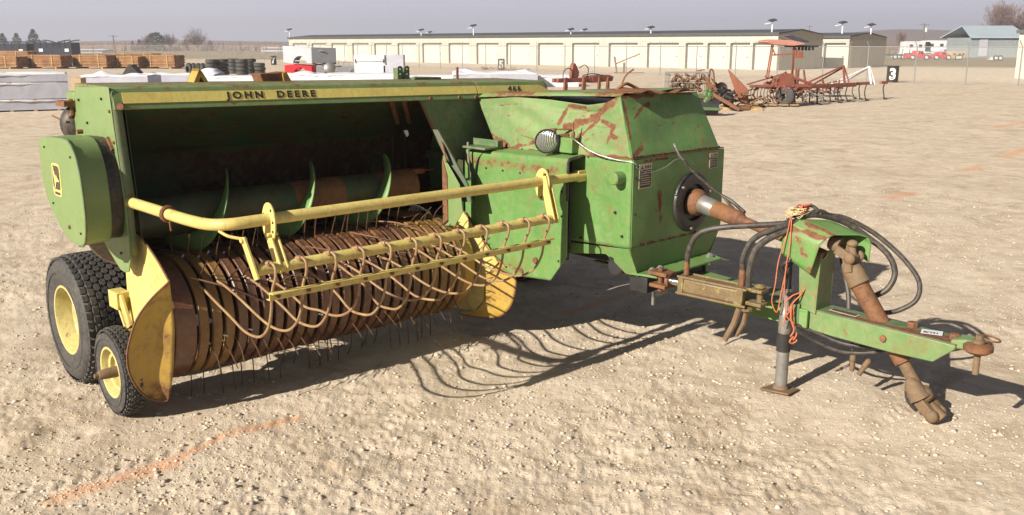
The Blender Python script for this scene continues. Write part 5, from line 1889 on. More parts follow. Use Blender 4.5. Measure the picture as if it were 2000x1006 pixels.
# jack
jk = BM()
jb, ja = 2.925, 3.03
jk.cyl((ja, jb, 0.38), (ja, jb, 0.83), 0.020, 14)
jk.build('jack_tube', M['darkmetal'], bal)
jsp = BM()
jsp.tube([(ja + 0.026 * math.cos(t * 0.7), jb + 0.026 * math.sin(t * 0.7), 0.53 + 0.10 * t / 100) for t in range(101)], 0.004, 5)
jsp.lathe([(0, 0.034), (0.01, 0.036), (0.07, 0.036), (0.08, 0.030), (0.17, 0.030)], (ja, jb, 0.42), (0, 0, 1), 16)
jsp.build('jack_spring', M['steel'], bal)
jl = BM()
jl.lathe([(0.0, 0.036), (0.30, 0.036), (0.43, 0.038), (0.43, 0.02)], (ja, jb, 0.015), (0, 0, 1), 22)
jl.build('jack_leg', M['steel'], bal)
BM().lathe([(0.235, 0.0405), (0.345, 0.0405), (0.345, 0.03)], (ja, jb, 0.015), (0, 0, 1), 22).build('jack_sleeve', M['darkmetal'], bal)
jf = BM()
jf.ext([(ja - 0.085, jb - 0.09, 0.002), (ja + 0.068, jb - 0.078, -0.002), (ja + 0.078, jb + 0.082, 0.002), (ja - 0.068, jb + 0.09, 0.012)], (0, 0, 0.012))
jf.lathe([(0.0, 0.05), (0.03, 0.040)], (ja, jb, 0.012), (0, 0, 1), 20)
jf.build('jack_foot', M['tan'], bal, bevel=0.003)
jh = BM()
jh.tube([(ja - 0.02, jb, 0.70), (ja - 0.05, jb - 0.02, 0.76), (ja - 0.04, jb + 0.02, 0.80), (ja + 0.02, jb + 0.02, 0.80)], 0.014, 8, 4)
jh.box((ja - 0.01, jb + 0.02, 0.55), (ja + 0.02, jb + 0.06, 0.60))
jh.cyl((ja - 0.03, jb + 0.02, 0.60), (ja + 0.1, jb + 0.06, 0.60), 0.010, 8)
jh.cyl((ja - 0.03, jb + 0.02, 0.455), (ja + 0.06, jb + 0.04, 0.455), 0.009, 8)
build_each(jh, 'jack_crank', M['darkmetal'], bal)

# --- orange twine tied round the shaft cover: a thing of its own
tw = empty('orange_twine', (0, 0, 0), 0, 'knotted orange baling twine hanging over the cover and jack at the tongue', 'twine')
tw.location = bal.location
tw.rotation_euler = bal.rotation_euler
t1 = BM()
rt = random.Random(5)


def strand(pts, r=0.0045, seed=0):
    q = []
    for p in pts: q.append((p[0] + rt.uniform(-.004, .004), p[1] + rt.uniform(-.004, .004), p[2]))
    t1.tube(q, r * 0.72, 6, 5)


strand([(3.10, 2.93, 1.07), (3.0, 2.93, 1.045), (2.985, 2.92, 0.95), (2.96, 2.90, 0.80), (2.93, 2.90, 0.66), (2.93, 2.89, 0.56), (2.945, 2.92, 0.50), (2.965, 2.925, 0.62), (2.985, 2.94, 0.75), (2.99, 2.95, 0.82)])
strand([(3.06, 2.92, 1.07), (3.0, 2.94, 1.03), (2.985, 2.95, 0.90), (2.97, 2.94, 0.76), (2.96, 2.95, 0.62), (2.955, 2.96, 0.50), (2.96, 2.95, 0.42)])
strand([(2.985, 2.945, 0.46), (3.0, 2.975, 0.55), (3.04, 3.0, 0.60), (3.06, 3.02, 0.64)], 0.006)
strand([(2.985, 2.955, 0.57), (3.01, 2.98, 0.60), (3.05, 3.01, 0.62)], 0.006)
strand([(3.0, 2.975, 0.55), (2.99, 2.985, 0.47), (3.0, 3.0, 0.40), (2.985, 2.99, 0.36)], 0.007)
strand([(3.01, 2.985, 0.55), (3.005, 2.99, 0.45), (3.01, 3.01, 0.38), (3.0, 3.0, 0.34)], 0.006)
strand([(3.0, 2.98, 0.52), (2.975, 2.97, 0.48), (3.0, 3.0, 0.44)], 0.005)
for k in range(6):
    c0 = Vector((3.10, 2.94, 1.08))
    q = [c0 + Vector((rt.uniform(-.06, .05), rt.uniform(-.03, .04), rt.uniform(-.02, .035))) for _ in range(6)]
    t1.tube([tuple(p) for p in q], 0.0045, 6, 5)
strand([(3.0, 3.0, 0.36), (2.98, 2.99, 0.335), (2.99, 3.0, 0.32), (3.02, 3.01, 0.335), (3.0, 3.0, 0.35)], 0.007)
t1.build('twine_strand', M['twine'], tw)
t2 = BM()
for k in range(30):
    c0 = Vector((3.08, 2.93, 1.06))
    q = [c0 + Vector((rt.uniform(-.09, .04), rt.uniform(-.05, .06), rt.uniform(-.02, .04))) for _ in range(3)]
    t2.tube([tuple(p) for p in q], 0.002, 4, 3)
t2.build('straw_tuft', M['straw'], tw)


# ================================================================== the yard behind
def V(*a): return Vector(a)


WD = Vector((-0.7026, 0.7116, 0))     # along the storage building, away to the left
WN = Vector((0.7116, 0.7026, 0))      # across it, to the back
WA = Vector((20.77, 74.0, 0))


class TMB(MB):
    """MB whose points are first placed by origin + x*X + y*Y + z"""

    def __init__(s, o, X, Y_=None, sc_=1.0):
        super().__init__()
        s.k = sc_
        s.o = Vector(o)
        s.X = Vector(X).normalized()
        s.Y = Vector(Y_) if Y_ is not None else Vector((-s.X.y, s.X.x, 0))

    def m(s, p):
        return s.o + (s.X * p[0] + s.Y * p[1] + Vector((0, 0, p[2]))) * s.k


def storage(origin, length, depth, eave, ridge, doors, label, short=False):
    r = empty('storage_building', (0, 0, 0), 0, label, 'storage building', None)

    def T(): return TMB(origin, WD, WN)
    # front wall with ribs; openings are real recesses
    w_ = T()
    edges = []
    x = 0.0
    dh = 2.02
    for (d0, d1) in doors:
        edges.append((x, d0))
        x = d1
    edges.append((x, length))
    for (x0, x1) in edges:
        w_.box((x0, 0, 0), (x1, 0.12, eave))
        k = x0 + 0.12
        while k < x1 - 0.05:
            w_.box((k, -0.025, 0), (k + 0.04, -0.002, eave - 0.03))
            k += 0.28
    for (d0, d1) in doors:
        w_.box((d0 - 0.001, 0.0, dh + 0.0), (d1 + 0.001, 0.118, eave))
        k = d0 + 0.1
        while k < d1 - 0.02:
            w_.box((k, -0.025, dh + 0.09), (k + 0.04, -0.002, eave - 0.03))
            k += 0.28
    w_.build('front_wall', M['siding'], r)
    e = T()
    for (xx, flip) in ((0.0, 1), (length, -1)):
        e.ext([(xx, 0.121, 0), (xx, depth, 0), (xx, depth, eave), (xx, depth / 2, ridge), (xx, 0.121, eave)], (0.1 * flip, 0, 0))
        k = 0.3
        while k < depth:
            top_ = eave + (ridge - eave) * (1 - abs(k - depth / 2) / (depth / 2)) - 0.05
            e.box((xx - 0.02 * flip, k, 0), (xx - 0.001 * flip, k + 0.05, top_))
            k += 0.30
    e.box((0.1, depth - 0.1, 0), (length - 0.1, depth, eave))
    e.build('end_wall', M['siding_end'], r)
    rf = T()
    rf.ext([(-0.12, -0.14, eave + 0.01), (-0.12, depth / 2, ridge + 0.02), (-0.12, depth + 0.14, eave + 0.01), (-0.12, depth + 0.14, eave - 0.12 + 0.14), (-0.12, depth / 2, ridge + 0.10), (-0.12, -0.14, eave + 0.10)], (length + 0.24, 0, 0))
    rf.build('roof', M['trim'], r)
    fa = T()
    fa.box((-0.14, -0.17, eave - 0.08), (length + 0.14, -0.141, eave + 0.115))
    fa.build('gutter', M['trim'], r)
    for (d0, d1) in doors:
        d = T()
        d.box((d0, 0.10, 0.02), (d1, 0.14, dh))
        z = 0.10
        while z < dh - 0.05:
            d.box((d0 + 0.02, 0.088, z), (d1 - 0.02, 0.1, z + 0.045))
            z += 0.11
        do = d.build('roll_up_door', M['door'], r)
        f = T()
        f.box((d1 + 0.002, -0.05, 0), (d1 + 0.15, -0.028, dh + 0.08))
        f.box((d0, -0.05, dh + 0.01), (d1, -0.028, dh + 0.11))
        f.build('door_shade_strip', M['trim'], do)  # dark strips painting the recess shadow beside and above the door
        h = T()
        h.box((d0 + 0.18, 0.06, 0.95), (d0 + 0.30, 0.087, 1.02))
        h.build('door_handle', M['trim'], do)
    return r


starts = [0.45, 2.48, 4.55 + .25, 7.0, 9.38]
big = []
doors = [(0.42, 2.02), (2.46, 4.10), (4.68, 6.28), (6.88, 8.46), (9.33, 12.5)]
x = 13.74
for k in range(13):
    doors.append((x, x + 3.12))
    x += 4.447
storage(WA, 71.4, 7.2, 2.78, 3.10, doors, 'long cream storage building with a row of roll-up doors')
B2 = at(1655, 133.0)
storage(B2, 40.0, 7.2, 2.60, 2.92, [(0.3, 2.1), (2.8, 4.4), (5.1, 6.9)], 'shorter cream storage building with tan end wall behind the long one')
B3 = at(1981, 153.0)
storage(B3 - WD * 14, 14, 7.2, 2.72, 3.02, [(1.0, 4.0), (5.0, 8.0), (9.0, 12.4)], 'cream storage building corner at the right edge of the yard')


def solar(px, py_base, dist_t, back, zb, ph=0.75, s=1.0, label='', tilt=1):
    """solar lamp on a building roof: along-wall position, depth back from the wall"""
    p = WA + WD * dist_t + WN * back
    r = empty('solar_lamp', p + V(0, 0, zb), 0, label, 'solar lamp', 'solar lamps along the storage roofs')
    m_ = TMB(p + V(0, 0, zb), (1, 0, 0))
    m_.cyl((0, 0, 0), (0, 0, ph * 0.62 * s), 0.06 * s, 8)
    m_.bar((0, 0, ph * 0.62 * s), (-0.05, 0, ph * 0.9 * s), 0.05 * s, 0.05 * s)
    o = m_.build('lamp_post', M['white'], r)
    q = TMB(p + V(0, 0, zb + ph * 0.9 * s), (math.cos(0.35), math.sin(0.35), 0))
    w2, tl = 0.29 * s, 0.10 * s
    q.ext([(-w2, -0.25 * s, -tl), (w2, -0.25 * s, tl * 0.3), (w2, 0.25 * s, tl * 1.6), (-w2, 0.25 * s, tl * 0.4)], (0, -0.02, 0.04))
    q.build('solar_panel', M['solar'], r)
    q = TMB(p + V(0, 0, zb + ph * 0.7 * s), (1, 0, 0))
    q.ext([(-0.6 * s, -0.05, 0.0), (-0.12 * s, -0.05, 0.10), (-0.12 * s, -0.05, 0.04), (-0.6 * s, -0.05, -0.06)], (0, 0.12, 0))
    q.build('lamp_head', M['white'], r)
    r.location = (0, 0, 0)
    return r


nA = WN


def t_at(px, off=0.0):
    """where the view line through a pixel column crosses the wall line shifted back by off"""
    u = (px - 1000) / (FPX * cp + (503 - 75) * sp)
    A_ = WA + WN * off
    # x = u*y
    t = (u * A_.y - A_.x) / (WD.x - u * WD.y)
    return t


lamps = [(1507, 0.6, 2.85, 1.05, 1.0, 'solar lamp above the near right corner of the long roof, the tallest'), (1271, 0.4, 2.88, 0.62, 0.95, 'solar lamp on the long roof right of the middle, facing left'),
         (1142, 5.0, 3.15, 0.35, 0.8, 'small solar lamp on the ridge right of its taller neighbour'), (1115, 0.4, 2.88, 0.55, 0.95, 'solar lamp on the long roof above the red implement'),
         (925, 0.4, 2.88, 1.05, 1.05, 'solar lamp on the long roof above the barrel numbered five'), (840, 5.0, 3.15, 0.3, 0.8, 'small low solar lamp on the ridge behind the roof edge'),
         (823, 0.4, 2.88, 0.75, 0.95, 'solar lamp on the long roof above the green upright bracket'), (566, 0.6, 2.88, 1.0, 1.1, 'solar lamp at the far left end of the long roof')]
for (px, off, zb, ph, s_, lab) in lamps:
    solar(px, 0, t_at(px, off), off, zb, ph, s_, lab)
for (px, pyb, hh, lab) in ((1644, 0, 0.95, 'solar lamp on the second storage roof, left of the end wall'), (1700, 0, 0.85, 'solar lamp on the second storage roof, above its far corner')):
    off = 7.5 if px == 1644 else 13.5
    solar(px, 0, t_at(px, off), off, 2.85, hh, 1.0, lab)

# --- chain link fence across the whole view
FP = [at(-40, 112.5), at(276, 115.5), at(545, 121), at(819, 133), at(1605, 157), at(1885, 165), at(2100, 171.5)]
fence = empty('chain_link_fence', (0, 0, 0), 0, 'long chain link fence with angled barbed wire arms around the yard', 'fence')


def fence_point(i): return FP[i]


post_i = 0
mesh_bm = bmesh.new()
uvl = mesh_bm.loops.layers.uv.new('UVMap')
acc = 0.0
rails = MB()
wires = MB()
FH = 1.87
for i in range(len(FP) - 1):
    p, q = FP[i], FP[i + 1]
    L = (q - p).length
    d = (q - p) / L
    n = max(1, int(round(L / 3.02)))
    nr_ = Vector((-d.y, d.x, 0))
    for k in range(n):
        b_ = p + d * (L * k / n)
        m_ = MB()
        m_.cyl(b_, b_ + V(0, 0, FH), 0.032, 8)
        m_.bar(b_ + V(0, 0, FH), b_ + V(0, 0, FH + 0.30) - d * 0.0 + nr_ * 0.22 - d * 0.22, 0.03, 0.03)
        m_.build('fence_post', M['galv'], fence)
    rails.cyl(p + V(0, 0, FH), q + V(0, 0, FH), 0.022, 8)
    for j in range(3):
        o2 = (nr_ * 0.22 - d * 0.22) * ((j + 1) / 3)
        wires.tube([p + o2 + V(0, 0, FH + 0.1 * (j + 1)), q + o2 + V(0, 0, FH + 0.1 * (j + 1))], 0.006, 4)
    vs = [mesh_bm.verts.new(x) for x in (p + V(0, 0, 0.03), q + V(0, 0, 0.03), q + V(0, 0, FH), p + V(0, 0, FH))]
    f = mesh_bm.faces.new(vs)
    for lp_, uv in zip(f.loops, ((acc, 0), (acc + L, 0), (acc + L, FH), (acc, FH))): lp_[uvl].uv = uv
    acc += L
rails.build('top_rail', M['galv'], fence)
wires.build('barbed_wire', M['galv'], fence, kind='stuff')
me = bpy.data.meshes.new('fence_mesh')
mesh_bm.to_mesh(me)
mesh_bm.free()
me.materials.append(M['chain'])
fm_ = bpy.data.objects.new('fence_mesh', me)
C.objects.link(fm_)
fm_.parent = fence

# --- numbered black drums
for (px, py, num, lab) in ((1742, 161, '3', 'black drum with a white number 3 beside the cultivator'), (979, 137, '5', 'black drum with a white number 5 in front of the long building'), (535, 127, '7', 'black drum with a white number 7 by the fence on the left')):
    p = at(px, py)
    r = empty('numbered_drum', p, 0, lab, 'drum', 'numbered row marker drums')
    R_ = 0.30 if num == '3' else 0.27
    m_ = MB()
    m_.lathe([(0, 0.28 / 0.3 * R_), (0.01, R_), (0.27, R_), (0.285, R_ + .014), (0.30, R_), (0.56, R_), (0.575, R_ + .014), (0.59, R_), (0.85, R_), (0.87, R_ + 0.01), (0.88, R_ * .95), (0.865, R_ * .9), (0.86, 0.0)], (0, 0, 0), (0, 0, 1), 32)
    m_.build('drum_body', M['black'], r)
    tm = text_mesh(num, 0.78, 1.0, 0.035, 0.002)
    base_a = math.atan2(-p.x, -p.y)
    xs_ = [v.co.x for v in tm.vertices]
    ys_ = [v.co.y for v in tm.vertices]
    cx_, cy_ = (min(xs_) + max(xs_)) / 2, (min(ys_) + max(ys_)) / 2
    fwd = Vector((-p.x, -p.y, 0)).normalized()
    rt_ = Vector((-fwd.y, fwd.x, 0))
    for v in tm.vertices:
        an = (v.co.x - cx_) / R_ * 0.86
        rr = R_ + 0.022 + v.co.z
        pp = (fwd * math.cos(an) + rt_ * math.sin(an)) * rr
        v.co = Vector((pp.x, pp.y, 0.46 + (v.co.y - cy_)))
    tm.materials.clear()
    tm.materials.append(M['white'])
    o = bpy.data.objects.new('number', tm)
    C.objects.link(o)
    o.parent = r

# --- wrapped lumber packs
rw = random.Random(12)


def wrap_pack(p, X, L, W_, H, label, side='wrapgrey', lump=0.04, z0=0.0, group='plastic wrapped lumber packs', topmat='wrap'):
    r = empty('wrapped_pack', (0, 0, 0), 0, label, 'lumber pack', group)
    X = Vector(X).normalized()
    sd = rw.uniform(0, 9)
    m_ = TMB(p, X)
    n = 24
    nv = 9

    def topf(u, v):
        z = z0 + H + lump * min(1.0, max(0.0, (v - 0.08) * 4), u * 12, (1 - u) * 12) * (max(0, math.sin(u * 6 + sd)) * (0.5 + math.cos(v * 4 + sd)) + 0.35 * math.sin(u * 17 + v * 9 + sd) * math.sin(u * 5 + 1)) * 0.6 + 0.01
        dr = 0.0
        if v < 0.10: z -= 0.05 + 0.018 * math.sin(u * 13 + sd) + 0.012 * math.sin(u * 41 + sd)
        y = (max(v, 0.10) - 0.10) / 0.9 * W_
        if v < 0.10: y = -0.012
        return (u * L, y, z)
    m_.grid(topf, n * 2, nv)
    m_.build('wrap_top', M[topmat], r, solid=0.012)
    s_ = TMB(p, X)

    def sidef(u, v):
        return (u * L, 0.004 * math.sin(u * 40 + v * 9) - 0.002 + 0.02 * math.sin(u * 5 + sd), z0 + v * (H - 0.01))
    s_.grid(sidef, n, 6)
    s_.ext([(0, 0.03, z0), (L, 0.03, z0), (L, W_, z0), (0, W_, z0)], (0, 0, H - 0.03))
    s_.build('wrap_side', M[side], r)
    return r


pL = at(-150, 224)
pR = at(137, 216)
dX = (pR - pL).normalized()
Lp = (pR - pL).length
for (z0, H, ll, lab) in ((0.05, 0.30, 0.0, 'grey wrapped lumber pack at the bottom of the left stack'), (0.38, 0.48, 0.05, 'grey wrapped lumber pack in the middle of the left stack'), (0.89, 0.23, -0.02, 'white topped lumber pack on top of the left stack')):
    r = wrap_pack(pL + dX * (0.12 - ll), dX, Lp - 0.1 + ll, 1.2, H, lab, z0=z0, lump=0.04 if z0 < .8 else 0.22)
    blk = TMB(pL, dX)
    for k in range(6): blk.box((0.3 + k * Lp / 6, 0.0, z0 - 0.06), (0.4 + k * Lp / 6, 1.2, z0 - 0.001))
    blk.build('wood_block', M['wood'], r)
bx = MB()
p = at(158, 182, 0)
bx.box((p.x - 0.35, p.y, 0.0), (p.x + 0.05, p.y + 0.5, 0.62))
tag(bx.build('board_box', M['card'], bevel=0.01), 'brown box beside the left wrapped stack', 'box')
# long row of packs behind the header
for (x0, x1, yb, H, lab, lump) in ((160, 290, 172, 0.55, 'white draped lumber pack just right of the left stack', 0.42), (262, 420, 166, 0.50, 'low white wrapped pack behind the beam, in front of the treaded wheels', 0.30), (395, 560, 167, 0.42, 'low white wrapped pack behind the rusty chute', 0.05),
                              (545, 650, 172, 0.60, 'white wrapped pack with blue edge below the red truck bed', 0.16), (640, 790, 172, 0.62, 'grey and white wrapped pack below the white tool box', 0.08), (885, 1050, 172, 0.66, 'crumpled white wrapped pack behind the right end of the beam', 0.36), (790, 915, 170, 0.50, 'grey wrapped pack behind the tension spring', 0.04), (1045, 1130, 170, 0.5, 'small white wrapped pack behind the red toolbar', 0.08)):
    A_, B_ = at(x0, yb), at(x1, yb - 0.6)
    wrap_pack(A_, (B_ - A_), (B_ - A_).length, 2.4, H, lab, lump=lump, side='wrapgrey' if rw.random() < 0.6 else 'wrap')
bg_ = MB()
p = at(262, 163)
bg_.ext([(p.x - 0.6, p.y, 0.45), (p.x - 0.25, p.y, 0.95), (p.x + 0.05, p.y, 0.98), (p.x - 0.05, p.y, 0.90), (p.x + 0.35, p.y, 0.45)], (0, 0.7, 0))
tag(bg_.build('black_tarp', M['black'], bevel=0.02), 'crumpled black tarp on the white wrapped packs', 'tarp')


# --- bundles of round fence posts
def bundle(x0, x1, yb, H, lab, dark=False, z0=0.12):
    A_, B_ = at(x0, yb), at(x1, yb)
    r = empty('post_bundle', (0, 0, 0), 0, lab, 'post bundle', 'strapped bundles of peeled posts')
    wd_px = (B_ - A_).length
    XB = Vector((0.93, -0.36, 0))
    yawb = rw.uniform(-0.06, 0.06)
    XB = Vector((XB.x * math.cos(yawb) - XB.y * math.sin(yawb), XB.x * math.sin(yawb) + XB.y * math.cos(yawb), 0))
    A_ = A_ + Vector((0, 0.4, 0))
    L = wd_px * 1.22
    m_ = TMB(A_, XB)
    rr = 0.062
    rows = int(H / (rr * 1.8))
    for j in range(rows):
        for k in range(10):
            e = rw.uniform(-0.05, 0.05)
            m_.cyl((e, 0.1 + k * rr * 2 + (rr if j % 2 else 0), z0 + rr + j * rr * 1.8), (L + e - 0.25, 0.1 + k * rr * 2 + (rr if j % 2 else 0), z0 + rr + j * rr * 1.8), rr * rw.uniform(0.85, 1.0), 8)
    m_.build('posts', M['logs'], r)
    s_ = TMB(A_, XB)
    for f_ in (0.22, 0.72):
        s_.box((L * f_, 0.02, z0 - 0.01), (L * f_ + 0.07, 0.035, z0 + rows * rr * 1.8 + 0.03))
        s_.box((L * f_, 0.02, z0 + rows * rr * 1.8 + 0.03), (L * f_ + 0.07, 1.3, z0 + rows * rr * 1.8 + 0.045))
    s_.build('strap', M['wood'], r)
    s_ = TMB(A_, XB)
    for f_ in (0.1, 0.8): s_.box((L * f_, 0.0, 0.0), (L * f_ + 0.15, 1.3, z0 - 0.002))
    s_.build('bearer', M['wood'], r)


for (x0, x1, H, lab) in ((-60, 38, 1.0, 'leftmost bundle of peeled posts at the picture edge'), (42, 125, 1.05, 'second post bundle, below the black bin'), (137, 210, 1.05, 'third post bundle from the left edge'), (213, 272, 1.0, 'pale fourth post bundle'), (276, 346, 1.10, 'rightmost and tallest bundle of peeled posts')):
    bundle(x0, x1, 134, H, lab)
for (x0, x1, H, lab) in ((-40, 60, 1.3, 'far post bundle behind the leftmost one'), (150, 205, 1.0, 'far yellowish post bundle behind the third one'), (222, 300, 1.05, 'far post bundle with pale timber behind the fourth one')):
    bundle(x0, x1, 127, H, lab)

# --- dark slatted bins on the left
for (x0, x1, yb, yt, lab, arch) in ((-30, 55, 122, 82, 'long dark open-sided trailer body at the left edge', 0), (70, 142, 122, 80, 'dark bin with a sagging curved top above the post bundles', 1)):
    A_, B_ = at(x0, yb), at(x1, yb)
    L = (B_ - A_).length
    H = CAM_H * (yb - yt) / (yb - 86.5)
    r = empty('dark_bin', (0, 0, 0), 0, lab, 'bin')
    m_ = TMB(A_, B_ - A_)
    m_.box((0, 0, 0.4), (L, 2.2, H * 0.92))
    m_.build('bin_body', M['navy'], r)
    m_ = TMB(A_, B_ - A_)
    for k in range(7):
        x_ = L * k / 6
        m_.bar((x_, 0, H * .7), (x_, 0, H), 0.08, 0.08)
    for k in range(12):
        a0, a1 = k / 12, (k + 1) / 12
        sag = lambda t: (-0.45 * math.exp(-((t - 0.5) * 4) ** 2) + 0.1) * arch
        m_.bar((L * a0, 0, H + sag(a0)), (L * a1, 0, H + sag(a1)), 0.12, 0.12)
        m_.bar((L * a0, 2.2, H + sag(a0)), (L * a1, 2.2, H + sag(a1)), 0.12, 0.12)
    m_.build('bin_frame', M['navy'], r)
    for k in (0.12, 0.82):
        m_ = TMB(A_, B_ - A_)
        m_.box((L * k, -0.02, H * 0.50), (L * k + 0.45, -0.001, H * 0.64))
        m_.build('paper_sheet', M['wrap'], r)

# --- tyres
tb2 = MB()
prof = [(0.03, 0.20), (0.0, 0.26), (0.0, 0.33), (0.03, 0.39), (0.12, 0.40), (0.21, 0.39), (0.24, 0.33), (0.24, 0.26), (0.21, 0.20), (0.03, 0.20)]
tb2.lathe(prof, (0, 0, 0), (0, 0, 1), 28)
tyre_me = tb2.build('stacked_tyre', M['rubber'])
first = True
stackn = 0
names_ = ['leftmost', 'second', 'third', 'fourth', 'fifth', 'rightmost']
for si, (px, py, n, dx) in enumerate(((415, 149.5, 4, 0), (435, 149, 4, 0), (457, 147, 4, 0), (474, 149, 4, 0), (489, 147, 4, 0), (507, 148.5, 3, 0))):
    p = at(px, py)
    hnames = ['bottom', 'second', 'third', 'top']
    if n == 3: hnames = ['bottom', 'middle', 'top']
    for k in range(n):
        o = tyre_me if first else tyre_me.copy()
        if not first: C.objects.link(o)
        first = False
        o.location = (p.x + rw.uniform(-.03, .03), p.y + rw.uniform(-.03, .03), 0.10 + k * 0.245)
        o.rotation_euler = (rw.uniform(-.03, .03), rw.uniform(-.03, .03), rw.uniform(0, 6))
        tag(o, '%s tyre of the %s black tyre stack' % (hnames[k], names_[si]), 'tyre', 'used tyres in stacks')
pal = MB()
for (px, py) in ((425, 151), (481, 151)):
    p = at(px, py)
    pal = MB()
    for k in range(6): pal.box((p.x - 0.9, p.y - 0.4 + k * 0.2, 0.06), (p.x + 0.9, p.y - 0.28 + k * 0.2, 0.085))
    for k in range(3): pal.box((p.x - 0.9 + k * 0.85, p.y - 0.4, 0.0), (p.x - 0.8 + k * 0.85, p.y + 0.7, 0.059))
    tag(pal.build('pallet', M['wood']), 'grey pallet under the %s tyre stacks' % ('left' if px < 450 else 'right'), 'pallet')
# treaded implement wheels leaning together
for k, (px, ang_) in enumerate(((367, 0.5), (376, 0.2), (385, -0.1), (394, -0.3))):
    p = at(px, 146)
    r = empty('treaded_wheel', p, ang_, ['leftmost', 'second', 'third', 'rightmost'][k] + ' of the knobbly wheels left of the tyre stacks', 'wheel', 'knobbly wheels on a pallet')
    m_ = MB()
    m_.lathe([(0, 0.2), (0, 0.32), (0.04, 0.36), (0.2, 0.36), (0.24, 0.32), (0.24, 0.2)], (0, 0, 0.38), (1, 0.3, 0), 20)
    m_.build('tyre', M['rubber'], r)
    m_ = MB()
    for j in range(14):
        an = j * 2 * math.pi / 14
        ax = Vector((1, 0.3, 0)).normalized()
        yv = Vector((-0.3, 1, 0)).normalized()
        rr = yv * math.cos(an) + V(0, 0, 1) * math.sin(an)
        c0 = V(0, 0, 0.38) + rr * 0.37 + ax * 0.02
        m_.bar(c0, c0 + ax * 0.2, 0.05, 0.06, up=tuple(rr))
    m_.build('tread_lug', M['rubber'], r)

# --- stacked pickup truck beds
def truck_bed(x0, x1, yb, z0, mat, lab, H=0.62, rz=0.0, endw=1.2, endmat=None):
    A_, B_ = at(x0, yb), at(x1, yb)
    L = (B_ - A_).length
    r = empty('truck_bed', (0, 0, 0), 0, lab, 'truck bed')
    X = (B_ - A_).normalized()
    sidew = L * endw
    m_ = TMB(A_ + V(0, 0, z0), X)
    # near side with wheel arch cut
    W2 = sidew
    ar = []
    n = 10
    cxx, rad = W2 * 0.58, 0.42
    for k in range(n + 1):
        an = math.pi - math.pi * k / n
        ar.append((cxx + rad * math.cos(an), 0, 0.0 + rad * 1.05 * math.sin(an)))
    out = [(0, 0, 0.06)] + [(cxx - rad - 0.02, 0, -0.06)] + ar + [(W2, 0, -0.02), (W2, 0, H - 0.06), (W2 * 0.5, 0, H), (0.02, 0, H + 0.02)]
    m_.ext(out, (0, 0.06, 0))
    m_.ext([(p_[0], p_[1] + 1.6, p_[2]) for p_ in out], (0, 0.06, 0))
    m_.box((0.05, 0.06, 0.12), (W2 - 0.05, 1.6, 0.18))
    m_.box((0.0, 0.06, 0.12), (0.05, 1.6, H - 0.05))
    m_.build('bed_side', M[mat], r, bevel=0.03)
    t = TMB(A_ + V(0, 0, z0) + X * W2, X)
    e = L - W2
    if e > 0.1:
        t.ext([(0.0, 0, 0.02), (e, 0.5, 0.02), (e, 0.5, H - 0.08), (0.0, 0, H - 0.03)], (0, 0.06, 0))
        t.box((e * 0.3, 0.1, H * 0.72), (e * 0.5, 0.12, H * 0.80))
        t.build('tailgate', M[endmat or mat], r, bevel=0.02)
        b_ = TMB(A_ + V(0, 0, z0) + X * W2, X)
        b_.tube([(0, 0.1, -0.02), (e * 0.3, 0.2, -0.08), (e * 0.6, 0.35, 0.0), (e, 0.45, -0.03)], 0.05, 8, 3)
        b_.build('bumper', M['darkmetal'], r)
    return r


truck_bed(555, 655, 150, 0.83, 'silver', 'silver truck bed stacked on top of the red one', H=1.02, endw=0.56, endmat='grey')
truck_bed(556, 620, 150, 0.12, 'carred', 'red truck bed under the silver one', H=0.62, endw=0.84, endmat='carred')
truck_bed(618, 675, 151, 0.18, 'grey', 'grey truck bed right of the red one', H=0.50, endw=0.9)
truck_bed(668, 722, 151, 0.15, 'grey', 'dark grey truck bed with a flat lid beside the white tool box', H=0.52, endw=0.95)
ds_ = MB()
p = at(650, 152)
ds_.lathe([(0.05, 0.0), (0.04, 0.12), (0.0, 0.26), (-0.05, 0.33), (-0.05, 0.35), (0.02, 0.28), (0.07, 0.12), (0.08, 0.0)], (p.x, p.y - 0.8, 0.62), (0.25, -1, 0.25), 24)
ds_.cyl((p.x, p.y - 0.8, 0.62), (p.x + 0.15, p.y - 0.75, 0.0), 0.03, 8)
tag(ds_.build('metal_bowl', M['steel']), 'round dented metal bowl leaning on the grey truck bed', 'bowl')
# white service box and grey cabinet
r = empty('tool_box', (0, 0, 0), 0, 'large white service box with a hinged lid', 'tool box')
A_ = at(693, 152)
m_ = MB()
m_.box((A_.x, A_.y, 0.10), (A_.x + 1.9, A_.y + 1.4, 0.95))
m_.build('box_body', M['white'], r, bevel=0.03)
m_ = MB()
m_.box((A_.x - 0.02, A_.y - 0.03, 0.97), (A_.x + 1.85, A_.y + 1.42, 1.35))
m_.build('box_lid', M['white'], r, bevel=0.03)
m_ = MB()
for fx in (0.05, 1.75): m_.box((A_.x + fx, A_.y - 0.06, 0.90), (A_.x + fx + 0.06, A_.y - 0.031, 1.12))
m_.build('latch', M['trim'], r)
r = empty('metal_cabinet', (0, 0, 0), 0, 'pale grey stepped metal cabinet right of the white service box', 'cabinet')
A_ = at(749, 152)
m_ = MB()
m_.ext([(A_.x, A_.y, 0.06), (A_.x + 1.25, A_.y, 0.06), (A_.x + 1.25, A_.y, 1.37), (A_.x + 0.22, A_.y, 1.37), (A_.x + 0.22, A_.y, 0.75), (A_.x, A_.y, 0.75)], (0, 0.9, 0))
m_.build('cabinet_body', M['wrapgrey'], r, bevel=0.02)
m_ = MB()
for fx in (0.05, 1.05): m_.box((A_.x + fx, A_.y + 0.05, 0), (A_.x + fx + 0.12, A_.y + 0.8, 0.059))
m_.build('cabinet_foot', M['trim'], r)
